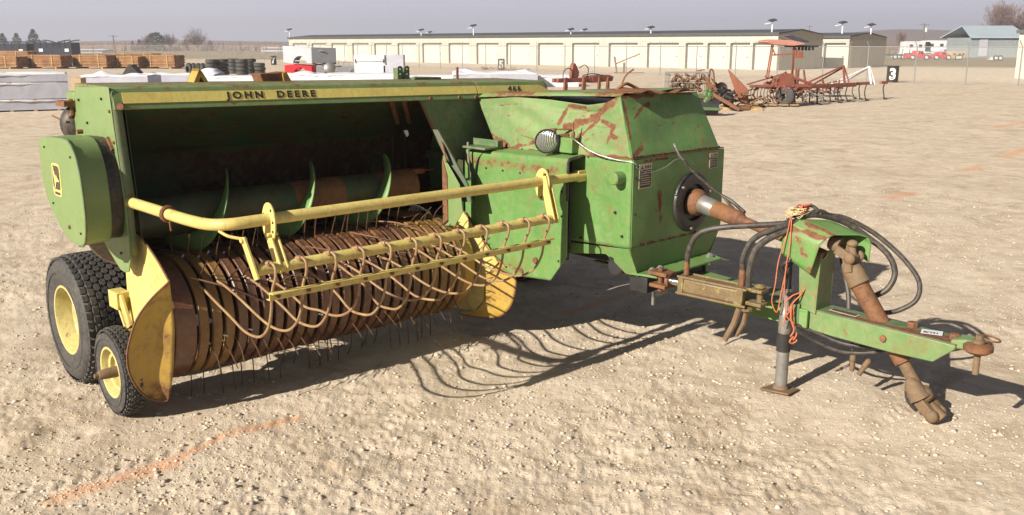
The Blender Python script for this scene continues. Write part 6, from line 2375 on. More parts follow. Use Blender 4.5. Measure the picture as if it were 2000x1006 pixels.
# small tubular rack right of the truck beds
rk = MB()
p = at(662, 146)
for k in range(4): rk.tube([p + V(0.35 * k, 0, 0), p + V(0.35 * k, 0, 0.95 - 0.1 * k)], 0.02, 6)
for z in (0.3, 0.6, 0.85): rk.tube([p + V(0, 0, z), p + V(1.05, 0, z - 0.05)], 0.02, 6)
tag(rk.build('tube_rack', M['galv']), 'thin tubular rack between the truck beds and the service box', 'rack')
# scattered junk at drum 5
for k, (px, py, lab) in enumerate(((965, 137, 'low dark scrap heap left of drum five'), (1005, 138, 'low rusty scrap heap right of drum five'))):
    m_ = MB()
    p = at(px, py)
    for j in range(14):
        a_ = p + V(rw.uniform(-.9, .9), rw.uniform(-.4, .4), rw.uniform(0, .12))
        m_.bar(a_, a_ + V(rw.uniform(-.5, .5), rw.uniform(-.3, .3), rw.uniform(0.02, .22)), 0.04, 0.03)
    tag(m_.build('scrap_heap', M['rust']), lab, 'scrap', kind='stuff')


# --- red toolbar implement with hoses
def lc(px, py, z=0): return at(px, py, z)


r = empty('red_toolbar', (0, 0, 0), 0, 'red toolbar implement with paired uprights and looping hoses', 'implement')
O1 = at(1090, 192)
X1 = (at(1215, 187) - O1).normalized()


def T1(): return TMB(O1, X1, None, 0.74)


m_ = T1()
m_.box((0, 0, 0.78), (3.6, 0.22, 1.0))
m_.box((0.1, 0.5, 0.78), (3.5, 0.7, 0.98))
m_.ext([(2.3, -0.02, 0.72), (3.6, -0.02, 0.80), (3.7, -0.02, 1.02), (3.4, -0.02, 1.12), (2.2, -0.02, 1.05)], (0, 0.9, 0))
m_.build('frame_bar', M['red'], r, bevel=0.02)
for (x_, w2) in ((0.35, 0.16), (1.55, 0.16), (2.6, .1), (3.2, .1)):
    m_ = T1()
    m_.ext([(x_, -0.1, 1.0), (x_ + w2, -0.1, 1.05), (x_ + w2 + 0.05, -0.1, 0.6), (x_ + w2 - 0.02, -0.1, 0.05), (x_ - 0.05, -0.1, 0.05)], (0, 0.12, 0))
    m_.build('shank', M['red'] if w2 > .12 else M['rust'], r, bevel=0.01)
m_ = T1()
m_.ext([(0.95, 0.1, 1.0), (0.98, 0.1, 1.62), (1.10, 0.1, 1.78), (1.22, 0.1, 1.72), (1.45, 0.1, 1.3), (1.4, 0.1, 1.0)], (0, 0.25, 0))
m_.build('hitch_mast', M['red'], r, bevel=0.03)
for pts in ([(0.3, 0, 1.0), (0.35, 0, 1.35), (0.7, 0.05, 1.5), (1.0, 0.1, 1.35)], [(1.35, 0, 1.5), (1.7, 0, 1.66), (1.95, 0, 1.45), (1.9, 0, 1.1)], [(1.6, 0, 1.12), (2.2, 0, 1.2), (2.9, 0, 1.1), (3.2, 0, 0.95)]):
    m_ = T1()
    m_.tube(pts, 0.025, 8, 6)
    m_.build('hose', M['hose'], r)
m_ = T1()
for k in range(34):
    x_ = rw.uniform(-0.2, 3.0)
    m_.lathe([(0, 0.10), (0.03, 0.12), (0.06, 0.10)], (x_, rw.uniform(-.9, -.2), rw.uniform(0.08, 0.30)), (rw.uniform(-1, 1), rw.uniform(-1, 1), rw.uniform(-.6, .6)), 10)
m_.build('coiled_chain', M['rust'], r)

# --- old bench grinder frame far behind
m_ = MB()
p = at(1205, 143)
m_.bar(p, p + V(-0.2, 0, 1.15), 0.12, 0.12)
m_.bar(p + V(0.5, 0, 0), p + V(0.5, 0, 0.75), 0.14, 0.14)
m_.bar(p + V(-0.1, 0, 0.65), p + V(1.6, 0, 1.35), 0.07, 0.08)
m_.box((p.x - 0.2, p.y - 0.3, 0), (p.x + 1.9, p.y + 0.3, 0.06))
tag(m_.build('pump_handle_frame', M['tan']), 'small tan frame with a slanting arm near the fence', 'implement')

# --- wire basket full of scrap
r = empty('wire_basket', (0, 0, 0), 0, 'galvanised wire basket filled with rusty scrap parts', 'basket')
O2 = at(1307, 200)
m_ = TMB(O2, (1, 0, 0))
Wb, Db, z0, z1 = 1.45, 1.1, 0.35, 1.02
for zz in (z0, (z0 + z1) / 2, z1):
    for (a_, b_) in (((0, 0), (Wb, 0)), ((Wb, 0), (Wb, Db)), ((Wb, Db), (0, Db)), ((0, Db), (0, 0))):
        m_.tube([(a_[0], a_[1], zz), (b_[0], b_[1], zz)], 0.011, 5)
for k in range(11):
    for yy in (0, Db): m_.tube([(Wb * k / 10, yy, z0 - .1), (Wb * k / 10, yy, z1)], 0.007, 5)
for k in range(8):
    for xx in (0, Wb): m_.tube([(xx, Db * k / 7, z0 - .1), (xx, Db * k / 7, z1)], 0.007, 5)
m_.build('wire_cage', M['galv'], r)
sc1 = TMB(O2, (1, 0, 0))
for k in range(70):
    a_ = V(rw.uniform(0.1, 1.3), rw.uniform(0.1, 1.0), rw.uniform(z0, z1 - 0.1))
    if k % 3: sc1.bar(a_, a_ + V(rw.uniform(-.3, .3), rw.uniform(-.3, .3), rw.uniform(-.12, .16)), 0.05, 0.05)
    else: sc1.lathe([(0, .05), (.05, .09), (.08, .05)], a_, (rw.random(), rw.random(), rw.random()), 8)
sc1.build('scrap_parts', M['rust'], r, kind='stuff')
m_ = TMB(O2, (1, 0, 0))
m_.box((0.1, 0.1, 0.12), (1.4, 1.0, 0.25))
for xx in (0.15, 1.25): m_.box((xx, 0.1, 0), (xx + 0.1, 1.0, 0.119))
m_.build('basket_pallet', M['rust'], r)


# --- generic tine cultivators
def junk_rods(T, n, xr, yr, zr, ln, mat, r, name='scrap_rod', th=0.035):
    m_ = T()
    for k in range(n):
        a_ = V(rw.uniform(*xr), rw.uniform(*yr), rw.uniform(*zr))
        m_.bar(a_, a_ + V(rw.uniform(-ln, ln), rw.uniform(-ln, ln), rw.uniform(-ln * .5, ln * .5)), th, th)
    return m_.build(name, M[mat], r, kind='stuff')


# rusty plough with pointed shares
r = empty('rusty_plough', (0, 0, 0), 0, 'rust brown plough heap with upright pointed shares', 'plough')
O3 = at(1385, 214)


def T3(): return TMB(O3, (1, -0.12, 0))


for (x_, y_, h_, tip) in ((0.0, 0.7, 1.05, -.15), (0.78, 0.3, 1.25, -0.25), (0.28, 0.9, 0.95, -.2)):
    m_ = T3()
    m_.ext([(x_ + tip, y_, h_), (x_ + 0.12, y_, h_ * .72), (x_ + 0.40, y_, h_ * .50), (x_ + 0.45, y_, h_ * 0.2), (x_ + 0.25, y_, 0.15), (x_ + 0.1, y_, 0.35)], (0.02, 0.03, 0))
    m_.build('plough_share', M['rust'] if x_ != 0.78 else M['orange'], r, bevel=0.005)
m_ = T3()
m_.bar((-0.15, -0.5, 0.62), (0.85, -0.75, 0.05), 0.16, 0.10)
m_.bar((0.7, -0.4, 0.05), (1.2, -0.3, 0.10), 0.1, 0.10)
m_.bar((0.2, 0.5, 0.25), (1.5, 0.4, 0.28), 0.09, 0.09)
m_.bar((0.2, 0.1, 0.15), (1.2, 0.1, 0.55), 0.09, 0.09)
m_.bar((-.1, 0.3, 0.8), (0.1, 0.3, 0.3), 0.07, 0.05)
m_.tube([(0.05, 0.8, 0.6), (0.02, 0.8, 1.0), (0.06, 0.8, 1.22), (0.14, 0.8, 1.15), (0.18, 0.8, 0.9), (0.26, 0.8, 0.45)], 0.035, 6, 4)
m_.tube([(-.32, 0.5, 0.5), (-.30, 0.5, 1.15), (-.2, 0.5, 1.2)], 0.015, 6, 3)
m_.tube([(-.4, 0.5, 1.18), (-.15, 0.5, 1.22)], 0.02, 6)
m_.build('plough_beam', M['rust'], r, bevel=0.01)
m_ = T3()
m_.lathe([(0, 0.02), (0, 0.22), (0.03, 0.24), (0.06, 0.22), (0.06, 0.02)], (0.55, 0.0, 0.30), (0.6, -1, 0.1), 20)
m_.lathe([(0, 0.0), (0.06, 0.17), (0.10, 0.2)], (0.35, 0.25, 0.62), (0.4, -1, 0.4), 16)
m_.build('coulter_disc', M['darkmetal'], r)
junk_rods(T3, 46, (-0.1, 1.3), (-.1, .9), (0.08, 0.6), 0.28, 'rust', r, 'scrap_part')
junk_rods(T3, 14, (0.1, 0.9), (-.1, .6), (0.35, 0.72), 0.2, 'darkmetal', r, 'dark_scrap_part', 0.06)
m_ = T3()
for k in range(4): m_.box((0.4 + 0.32 * k, -0.3, 0.06), (0.62 + 0.32 * k, 0.7, 0.09))
m_.box((0.4, -0.3, 0), (1.6, -0.2, 0.059))
m_.box((0.4, 0.5, 0), (1.6, 0.6, 0.059))
m_.build('plough_pallet', M['wood'], r)

# green implement partly hidden behind the hood
r = empty('green_implement', (0, 0, 0), 0, 'bright green gearbox and dark drum of an implement behind the hood', 'implement')
O4 = at(1385, 226)
m_ = TMB(O4, (1, 0, 0))
m_.cyl((-0.5, 0.1, 0.27), (0.25, 0.0, 0.22), 0.24, 24)
m_.build('drum_roller', M['darkmetal'], r)
m_ = TMB(O4, (1, 0, 0))
m_.bar((-0.4, -0.28, 0.22), (0.25, -0.3, 0.20), 0.05, 0.09)
m_.build('skid_bar', M['greenimp'], r, bevel=0.02)
m_ = TMB(O4, (1, 0, 0))
for (x_, z_, s_) in ((-.12, .62, .11), (-.02, .60, .09), (-.07, .50, .10), (-.14, .42, .07), (-.02, .72, .06), (-.1, .75, .05)):
    m_.lathe([(-.05, 0.01), (-.05, s_ * .7), (-.02, s_), (.02, s_), (.05, s_ * .6), (.05, 0.01)], (x_, -0.1, z_), (0.3, -1, 0.2), 12)
m_.build('gear_casting', M['greenimp'], r)
m_ = TMB(O4, (1, 0, 0))
m_.box((-0.6, 0.1, 0.0), (-0.2, 0.3, 0.6))
m_.build('implement_frame', M['greenimp'], r)

# tractor with a faded canopy
r = empty('orange_tractor_frame', (0, 0, 0), 0, 'orange red machine with tall posts carrying a faded flat canopy', 'machine')
O5 = at(1486, 196)


def T5(): return TMB(O5, (1, 0.1, 0))


Hh = lambda y: CAM_H * (196 - y) / (196 - 86.5)
for (x_, z0, z1, mt) in ((0.28, 0.75, 1.98, 'orange'), (1.10, 0.7, 1.92, 'red'), (0.34, 0.8, 1.98, 'orange'), (1.16, .7, 1.9, 'orange')):
    m_ = T5()
    m_.bar((x_ - (0.1 if x_ < .5 else 0), 0.0 + x_ % .1, z0), (x_, 0.0, z1), 0.042, 0.042)
    m_.build('post', M[mt], r, bevel=0.005)
m_ = T5()
m_.bar((0.32, 0, 1.62), (1.15, 0, 1.66), 0.05, 0.05)
m_.bar((0.3, 0, 1.9), (0.45, 0, 1.6), 0.04, 0.04)
m_.bar((1.18, 0, 1.85), (1.35, 0, 1.55), 0.06, 0.05)
m_.box((1.25, -.1, 1.5), (1.45, 0.1, 1.75))
m_.build('cross_brace', M['orange'], r)
m_ = T5()
m_.ext([(0.02, -0.2, 2.13), (0.30, -0.2, 2.17), (1.0, -0.2, 2.13), (1.45, -0.2, 2.05), (1.45, -0.2, 1.98), (1.0, -0.2, 1.94), (0.25, -0.2, 1.99), (0.0, -0.2, 2.07)], (0, 0.9, 0))
m_.build('canopy', M['pink'], r, bevel=0.02)
m_ = T5()
m_.box((0.8, 0.0, 1.90), (2.05, 0.1, 1.96))
for k in range(5): m_.box((1.30 + 0.13 * k, 0.02, 1.78), (1.37 + 0.13 * k, 0.08, 1.90))
m_.build('light_bar', M['darkmetal'], r)
m_ = T5()
m_.ext([(0.72, 0, 2.28), (1.0, 0, 2.32), (1.75, 0, 2.08), (1.35, 0, 2.05)], (0, 0.6, 0.02))
m_.build('roof_panel', M['solar'], r)
m_ = T5()
m_.ext([(0.70, -0.02, 2.27), (1.35, -0.02, 2.045), (1.35, -0.02, 2.0), (0.70, -0.02, 2.22)], (0, -0.02, 0))
m_.build('panel_edge', M['tan'], r)

# red spring-tine rake with wheel
r = empty('red_rake', (0, 0, 0), 0, 'red tool frame with curved spring tines and a black tyre', 'implement')
O6 = at(1462, 208)


def T6(): return TMB(O6, (1, 0.08, 0))


m_ = T6()
m_.bar((0.0, 0, 0.66), (1.5, 0, 0.66), 0.12, 0.09)
m_.bar((0.0, 0.3, 0.70), (1.3, 0.2, 1.08), 0.05, 0.05)
m_.bar((0.5, 0.0, 0.70), (1.25, 0.1, 1.12), 0.05, 0.05)
m_.ext([(0.85, -0.05, 0.68), (0.9, -0.05, 0.98), (1.2, -0.05, 1.08), (1.45, -0.05, 1.05), (1.5, -0.05, 0.78), (1.5, -0.05, 0.62)], (0, 0.3, 0))
m_.bar((1.4, 0, 0.95), (2.1, 0, 0.72), 0.10, 0.08)
m_.bar((1.4, 0, 0.68), (2.1, 0, 0.66), 0.10, 0.10)
m_.bar((1.1, -0.1, 0.7), (1.45, -0.2, 0.10), 0.12, 0.08)
m_.bar((1.25, -0.1, 0.1), (1.5, -0.1, 0.1), 0.1, 0.1)
m_.build('rake_frame', M['red'], r, bevel=0.015)
for k in range(9):
    m_ = T6()
    x_ = 0.1 + 0.11 * k
    m_.tube([(x_, 0, 0.62), (x_ - 0.05, 0, 0.45), (x_ - 0.02, 0.0, 0.27), (x_ + 0.08, 0, 0.20)], 0.013, 6, 4)
    m_.build('spring_tine', M['darkmetal'], r)
m_ = T6()
m_.lathe([(0, 0.08), (0, 0.28), (0.05, 0.34), (0.17, 0.34), (0.22, 0.28), (0.22, 0.08)], (1.12, -0.12, 0.34), (1, 0.8, 0), 24)
m_.build('tyre', M['rubber'], r)
m_ = T6()
for k in range(5): m_.box((-0.1 + 0.35 * k, -0.4, 0.05), (0.15 + 0.35 * k, 0.5, 0.08))
m_.build('pallet_board', M['wood'], r)
junk_rods(T6, 40, (-0.2, 1.9), (-.2, .5), (0.10, 0.7), 0.25, 'rust', r, 'brace_part', 0.045)
junk_rods(T6, 30, (0.6, 1.9), (-.1, .5), (0.5, 0.95), 0.22, 'red', r, 'frame_part', 0.06)
junk_rods(T6, 20, (-0.1, 1.2), (-.4, .3), (0.05, 0.25), 0.25, 'rust', r, 'loose_rod', 0.03)


def cultivator(px0, py0, px1, py1, label, bars, tine_n, mats, aframe=None, seed=1, tz=0.62, spread=0.9, nm='cultivator'):
    A_, B_ = at(px0, py0), at(px1, py1)
    L = (B_ - A_).length
    r = empty(nm, (0, 0, 0), 0, label, 'cultivator')
    T = lambda: TMB(A_, B_ - A_)
    for k, (y_, z_, a_, b_, mt) in enumerate(bars):
        m_ = T()
        m_.bar((L * a_, y_, z_), (L * b_, y_, z_), 0.10, 0.10)
        m_.build('frame_bar', M[mt], r, bevel=0.01)
    for k in range(tine_n):
        m_ = T()
        x_ = L * (0.04 + 0.92 * k / (tine_n - 1))
        y_ = spread * (k % 3) / 2
        m_.tube([(x_, y_, tz), (x_ - 0.02, y_ + 0.03, tz * 0.75), (x_ + rw.uniform(-.04, .06), y_ + 0.04, tz * 0.4), (x_ + rw.uniform(-.05, .05), y_ - 0.01, 0.08), (x_ - .03, y_ - 0.03, 0.02)], rw.uniform(0.018, 0.03), 6, 3)
        m_.box((x_ - 0.04, y_ - 0.12, 0.0), (x_ + 0.04, y_ - 0.06, 0.05))
        m_.build('tine', M['darkmetal'], r)
    if aframe:
        x_, top, mt, sp2 = aframe
        m_ = T()
        m_.bar((L * x_, 0.0, tz), (L * (x_ + 0.03), 0.2, top), 0.07, 0.05)
        m_.bar((L * (x_ + 0.09), 0.0, tz), (L * (x_ + 0.04), 0.2, top), 0.07, 0.05)
        m_.bar((L * (x_ - sp2), 0.8, tz), (L * (x_ + 0.03), 0.2, top - .02), 0.06, 0.05)
        m_.bar((L * (x_ - sp2 * .6), 0.8, tz), (L * (x_ + 0.05), 0.2, top - .05), 0.06, 0.05)
        m_.build('hitch_frame', M[mt], r, bevel=0.006)
    return r, T, L


r, T, L = cultivator(1548, 207, 1668, 200, 'long rust red field cultivator between the rake and the orange cultivator', [(0.0, 0.60, 0, 1, 'red'), (0.6, 0.58, 0, 1, 'red'), (1.2, 0.56, 0, 1, 'rust')], 9, None, (0.82, 1.28, 'red', 0.42), tz=0.58, spread=1.2)
junk_rods(T, 30, (0.0, L), (0, 1.1), (0.22, 0.42), 0.5, 'galv', r, 'loose_bar', 0.025)
junk_rods(T, 46, (0.0, L), (0, 1.1), (0.40, 0.72), 0.25, 'red', r, 'frame_part', 0.05)
junk_rods(T, 30, (0.0, L), (0, 1.1), (0.30, 0.66), 0.22, 'rust', r, 'spring_part', 0.045)
m_ = T()
for (x_, h_) in ((0.05, 1.05), (0.13, 1.2), (0.17, 1.2), (0.30, 1.15), (0.6, 0.85)): m_.bar((L * x_, 0.3, 0.6), (L * (x_ - 0.05 * (x_ > .2)), 0.3, h_), 0.05, 0.05)
m_.build('upright', M['orange'], r)
r, T, L = cultivator(1650, 199, 1728, 194, 'short orange cultivator with a white A-frame hitch', [(0.0, 0.62, 0.25, 0.55, 'orange'), (0.1, 0.60, 0, 0.3, 'red'), (0.0, 0.62, 0.85, 1.02, 'orange'), (0.5, 0.58, 0, 1, 'rust')], 7, None, (0.62, 1.22, 'white', 0.55), tz=0.56, spread=1.0)


# --- trees
def bare_tree(px, py, Ht, Wt, label, seed=1, density=1.0, far=1.0, name='bare_tree', mat='brush'):
    """short trunk, limbs fanning into a rounded crown filled with fine twigs"""
    p = at(px, py)
    rr = random.Random(seed)
    r = empty(name, (0, 0, 0), 0, label, 'tree', 'leafless winter trees')
    tr, tw_ = MB(), MB()
    small = name == 'sapling'
    nl = 8 if small else 46
    fork = p + V(0, 0, Ht * (0.25 if small else 0.14))
    tr.tube([p, fork], [Ht * 0.022, Ht * 0.016], 6)
    if small: tr.tube([fork, p + V(0, 0, Ht * .95)], [Ht * .016, Ht * .004], 4)
    for k in range(nl):
        a_ = rr.uniform(0, 6.28)
        el = rr.uniform(0.12, 1.0) ** 0.8
        edge = rr.uniform(0.72, 1.02) * (1 + 0.10 * math.sin(a_ * 3 + seed) + 0.08 * math.sin(el * 9 + seed))
        rx = max(0.0, math.cos(el * math.pi / 2)) ** 0.75
        tip = p + V(math.cos(a_) * Wt / 2 * rx * edge, math.sin(a_) * Wt / 2 * rx * edge, Ht * (0.26 + 0.72 * math.sin(el * math.pi / 2) * edge))
        mid = fork.lerp(tip, 0.5) + V(rr.uniform(-1, 1), rr.uniform(-1, 1), rr.uniform(0.2, 1)) * Ht * 0.05
        tr.tube([fork, mid, tip], [Ht * 0.009, Ht * 0.005, Ht * 0.0015], 4, 3)
        for j in range(int((34 if not small else 16) * density)):
            t_ = rr.uniform(0.35, 1.0)
            s_ = (fork.lerp(mid, t_ * 2) if t_ < .5 else mid.lerp(tip, t_ * 2 - 1)) + V(rr.gauss(0, 1), rr.gauss(0, 1), rr.gauss(0, 1)) * Wt * 0.035
            d = (tip - fork).normalized() + V(rr.uniform(-1, 1), rr.uniform(-1, 1), rr.uniform(-.5, .9)) * 0.8
            f_ = s_ + d.normalized() * Ht * rr.uniform(0.05, 0.12)
            w2 = Ht * rr.uniform(0.002, 0.005)
            tw_.face([tw_.v(s_ + V(w2, 0, 0)), tw_.v(s_ - V(w2, 0, 0)), tw_.v(f_)])
            tw_.face([tw_.v(s_ + V(0, w2, w2)), tw_.v(s_ - V(0, w2, w2)), tw_.v(f_)])
    tr.build('trunk', M['bark'], r, clean=False)
    tw_.build('crown', M[mat], r, clean=False)
    return r


def evergreen(px, py, Ht, Wt, label, seed=1):
    dome = Wt > 0.9 * Ht
    p = at(px, py)
    rr = random.Random(seed)
    r = empty('evergreen_tree', (0, 0, 0), 0, label, 'tree', 'dark evergreen trees beyond the fence')
    m_ = MB()
    m_.tube([p, p + V(0, 0, Ht * 0.9)], [Wt * 0.06, 0.03], 6)
    m_.build('trunk', M['bark'], r)
    m_ = MB()
    for k in range(900):
        z = rr.uniform(0.12, 1.0)
        rad = Wt / 2 * ((math.sin(min(1, (1.05 - z) * 1.25) * 1.5)) if not dome else max(0.0, 1 - ((z - .35) / .68) ** 2) ** .5) * rr.uniform(0.45, 1.0)
        a_ = rr.uniform(0, 6.28)
        c = p + V(math.cos(a_) * rad, math.sin(a_) * rad, z * Ht)
        s_ = Wt * 0.07
        q = [c + V(rr.uniform(-1, 1), rr.uniform(-1, 1), rr.uniform(-1, 1)) * s_ for _ in range(3)]
        m_.face([m_.v(x) for x in q])
    m_.build('crown', M['needle'], r, clean=False)
    return r


def mpp(py): return CAM_H / (py - 86.5)     # metres per pixel at that ground line


for (px, py, top, wpx, lab, sd) in ((8, 100, 66, 26, 'small dark evergreen at the left edge above the trailer', 1), (35, 100, 65, 24, 'small dark evergreen between its two neighbours', 2), (68, 100, 58, 30, 'tallest dark evergreen on the left, behind the sagging bin', 3),
                                    (260, 100, 80, 10, 'tiny dark evergreen left of the wooded group', 4), (273, 100, 77, 14, 'narrow dark evergreen beside the wooded group', 5), (306, 100, 65, 42, 'broad dark evergreen inside the bare wooded group', 6)):
    s_ = mpp(py)
    evergreen(px, py, (py - top) * s_, wpx * s_, lab, sd)
for (px, py, top, wpx, lab, sd, dn) in ((334, 100, 63, 42, 'reddish leafless tree in the middle of the wooded group', 11, 1.5), (386, 100, 57, 56, 'broad pinkish leafless tree above the tyre stacks', 12, 1.6), (288, 101, 68, 40, 'low leafless tree behind the rightmost post bundle', 13, 1.2), (365, 101, 76, 26, 'low leafless tree left of the broad pinkish one', 14, 1.2), (412, 102, 78, 22, 'thin leafless tree right of the broad pinkish one', 19, 1.2),
                                        (1950, 101, 2, 100, 'very large leafless tree behind the blue-grey shed', 15, 3.6), (1758, 100, 58, 32, 'small leafless tree beyond the trailers', 16, 1.3), (1884, 102, 68, 26, 'small leafless tree left of the blue-grey shed', 17, 1.2), (1995, 101, 20, 50, 'leafless tree at the right edge behind the shed', 18, 1.4)):
    s_ = mpp(py)
    bare_tree(px, py, (py - top) * s_, wpx * s_, lab, sd, dn)
# saplings and far scrub line
for k, px in enumerate((150, 183, 223, 247, 420, 437, 455, 470, 488, 505, 520, 548)):
    py = 104
    s_ = mpp(py)
    h_ = rw.uniform(16, 26)
    bare_tree(px, py, h_ * s_, 7 * s_, '%s thin sapling of the row beyond the fence' % ['first', 'second', 'third', 'fourth', 'fifth', 'sixth', 'seventh', 'eighth', 'ninth', 'tenth', 'eleventh', 'last'][k], 40 + k, 0.6, name='sapling')
sb = MB()
for k in range(2600):
    px = rw.uniform(-60, 570)
    p = at(px, 99.5) + V(0, rw.uniform(-10, 10), 0)
    h_ = rw.uniform(0.6, 3.0)
    w2 = rw.uniform(0.1, 0.45)
    x2 = rw.uniform(-.5, .5)
    sb.face([sb.v(p + V(-w2, 0, 0)), sb.v(p + V(w2, 0, 0)), sb.v(p + V(x2, 0, h_))])
for k in range(1500):
    px = rw.uniform(1590, 2100)
    p = at(px, 98) + V(0, rw.uniform(-10, 10), 0)
    h_ = rw.uniform(0.6, 3.2)
    w2 = rw.uniform(0.1, 0.5)
    sb.face([sb.v(p + V(-w2, 0, 0)), sb.v(p + V(w2, 0, 0)), sb.v(p + V(rw.uniform(-.5, .5), 0, h_))])
tag(sb.build('far_scrub', M['brush'], clean=False), 'hazy brown scrub along the far edge of the fields', 'scrub', kind='stuff')
# distant hills
hm = MB()
HL = [(-1400, 0), (-1100, 14), (-800, 22), (-500, 16), (-200, 20), (60, 18), (330, 30), (520, 42), (700, 38), (900, 60), (1150, 48), (1500, 30)]
ring1 = [(x_, 2300, -1) for x_, h_ in HL]
sm = smooth([V(x_ * 0.42, 880, h_ * 0.27) for x_, h_ in HL], 8)
ring0 = [V(p_.x, 800, -.5) for p_ in sm]
ring2 = [V(p_.x, 990, -.5) for p_ in sm]
A_ = [hm.v(p_) for p_ in ring0]
B_ = [hm.v(V(p_.x, 930, p_.z)) for p_ in sm]
D_ = [hm.v(p_) for p_ in ring2]
for i in range(len(A_) - 1):
    hm.face([A_[i], A_[i + 1], B_[i + 1], B_[i]])
    hm.face([B_[i], B_[i + 1], D_[i + 1], D_[i]])
tag(hm.build('hills', M['brush']), 'low hazy hills on the horizon', kind='structure')

# --- blue-grey shed
S0 = at(1893, 112.5)
mp = mpp(112.5)
r = empty('blue_grey_shed', (0, 0, 0), 0, 'blue-grey metal shed with a sloping roof at the right', 'shed')
ww = 108 * mp
m_ = MB()
m_.box((S0.x, S0.y, 0), (S0.x + ww, S0.y + 8, 39 * mp))
k = 0.3
while k < ww:
    m_.box((S0.x + k, S0.y - 0.05, 0), (S0.x + k + 0.07, S0.y - 0.001, 39 * mp - .05))
    k += 0.6
m_.build('wall', M['bluewall'], r)
m_ = MB()
m_.ext([(S0.x - 0.3, S0.y - 0.4, 38 * mp), (S0.x + ww + 0.5, S0.y - 0.4, 38 * mp), (S0.x + ww + 0.5, S0.y + 5, 61.5 * mp), (S0.x + 0.7, S0.y + 5, 61.5 * mp)], (0, 0, 0.15))
m_.ext([(S0.x + 0.7, S0.y + 5.001, 61.5 * mp), (S0.x + ww + 0.5, S0.y + 5.001, 61.5 * mp), (S0.x + ww + 0.5, S0.y + 10, 38 * mp), (S0.x - 0.3, S0.y + 10, 38 * mp)], (0, 0, 0.15))
m_.build('roof', M['blueroof'], r)
m_ = MB()
m_.box((S0.x + 17 * mp, S0.y - 0.10, 0.2), (S0.x + 34 * mp, S0.y - 0.051, 36 * mp))
m_.build('door', M['wrapgrey'], r)


# --- parked vehicles and trailers far right
def vehicle(px, py, wpx, hpx, mat, label, kind='pickup', flip=False):
    p = at(px, py)
    s_ = mpp(py)
    L, H = wpx * s_, hpx * s_
    r = empty('parked_' + kind, p, 0, label, {'pickup': 'pickup truck', 'trailer': 'trailer', 'truck': 'truck', 'boat': 'boat', 'flatbed': 'trailer'}[kind])
    f = -1 if flip else 1

    def E(pts, wd, y0=0.0):
        m_ = MB()
        m_.ext([(x_ * L * f, y0, z_ * H) for x_, z_ in pts], (0, wd, 0))
        return m_
    if kind == 'pickup':
        E([(-.5, .22), (-.5, .55), (-.12, .58), (-.08, .95), (.15, .97), (.26, .62), (.48, .55), (.5, .25)], 1.8).build('body', M[mat], r, bevel=0.06)
        g = E([(-.05, .62), (-.04, .88), (.03, .89), (.03, .62)], 0.02, -0.011)
        g.build('side_window', M['glass'], r)
        E([(.06, .62), (.06, .89), (.13, .89), (.20, .62)], 0.02, -0.011).build('side_window', M['glass'], r)
        wh = (-.3, .33)
    elif kind == 'truck':
        E([(-.5, .2), (-.5, 1.0), (-.05, 1.0), (.12, .8), (.2, .78), (.35, .5), (.5, .46), (.5, .2)], 2.0).build('body', M[mat], r, bevel=0.08)
        E([(.13, .5), (.13, .72), (.2, .72), (.31, .5)], 0.02, -0.011).build('side_window', M['glass'], r)
        wh = (-.3, .33)
    elif kind == 'trailer':
        E([(-.5, .16), (-.5, .96), (-.42, 1.0), (.42, 1.0), (.5, .8), (.46, .16)], 2.3).build('body', M[mat], r, bevel=0.08)
        for x_ in (-.32, 0.02, .24): E([(x_, .55), (x_, .78), (x_ + .12, .78), (x_ + .12, .55)], 0.02, -0.011).build('side_window', M['glass'], r)
        wh = (-.05, .12)
    elif kind == 'boat':
        E([(-.5, .35), (-.48, .75), (.2, .7), (.5, .85), (.35, .4), (.2, .3)], 1.8).build('hull', M[mat], r, bevel=0.08)
        E([(-.1, .76), (0, 1.0), (.1, .98), (.15, .73)], 1.4, .2).build('windscreen', M['glass'], r)
        wh = (-.2, .0)
    else:
        E([(-.5, .35), (-.5, .48), (.5, .48), (.5, .35)], 2.0).build('deck', M[mat], r)
        for x_ in (-.48, -.2, .1, .4): E([(x_, .48), (x_, .95), (x_ + .02, .95), (x_ + .02, .48)], 0.06).build('stake', M[mat], r)
        E([(-.5, .9), (-.5, .96), (-.1, .96), (-.1, .9)], 0.05).build('side_rail', M[mat], r)
        wh = (-.2, .15)
    for x_ in wh:
        m_ = MB()
        m_.lathe([(0, 0.02), (0, 0.12), (0, .30), (.03, .34), (.2, .34), (.22, .28), (.22, .02)], (x_ * L * f, -0.06, 0.34), (0, 1, 0), 20)
        w0 = m_.build('wheel', M['rubber'], r)
        m_ = MB()
        m_.lathe([(0, 0.0), (0.0, .17), (.015, .19), (.02, 0.0)], (x_ * L * f, -0.075, 0.34), (0, 1, 0), 16)
        m_.build('rim', M['silver'], w0)
    return r


for a_ in ((1717, 117, 20, 28, 'white', 'white cab truck parked beside the second storage building', 'truck'), (1757, 116.5, 46, 22, 'navy', 'dark stake-sided flatbed trailer', 'flatbed'), (1766, 115.5, 34, 13, 'silver', 'silver pickup parked in front of the dark flatbed', 'pickup'),
           (1795, 117.5, 44, 19, 'carred', 'red pickup, left one of the two in front of the white trailers', 'pickup'), (1840, 117.5, 38, 17, 'carred', 'orange red pickup left of the tan box trailer', 'pickup'), (1871, 117.5, 32, 17, 'card', 'tan box trailer at the right end of the parked row', 'trailer'),
           (1792, 108, 54, 27, 'white', 'white camper trailer behind the red pickup', 'trailer'), (1833, 108, 58, 29, 'wrap', 'long white camper trailer in the middle of the parked row', 'trailer'), (1868, 108, 32, 27, 'white', 'short white trailer behind the tan box trailer', 'trailer'), (1815, 112, 24, 15, 'silver', 'silver boat on its trailer behind the pickups', 'boat')):
    vehicle(*a_)
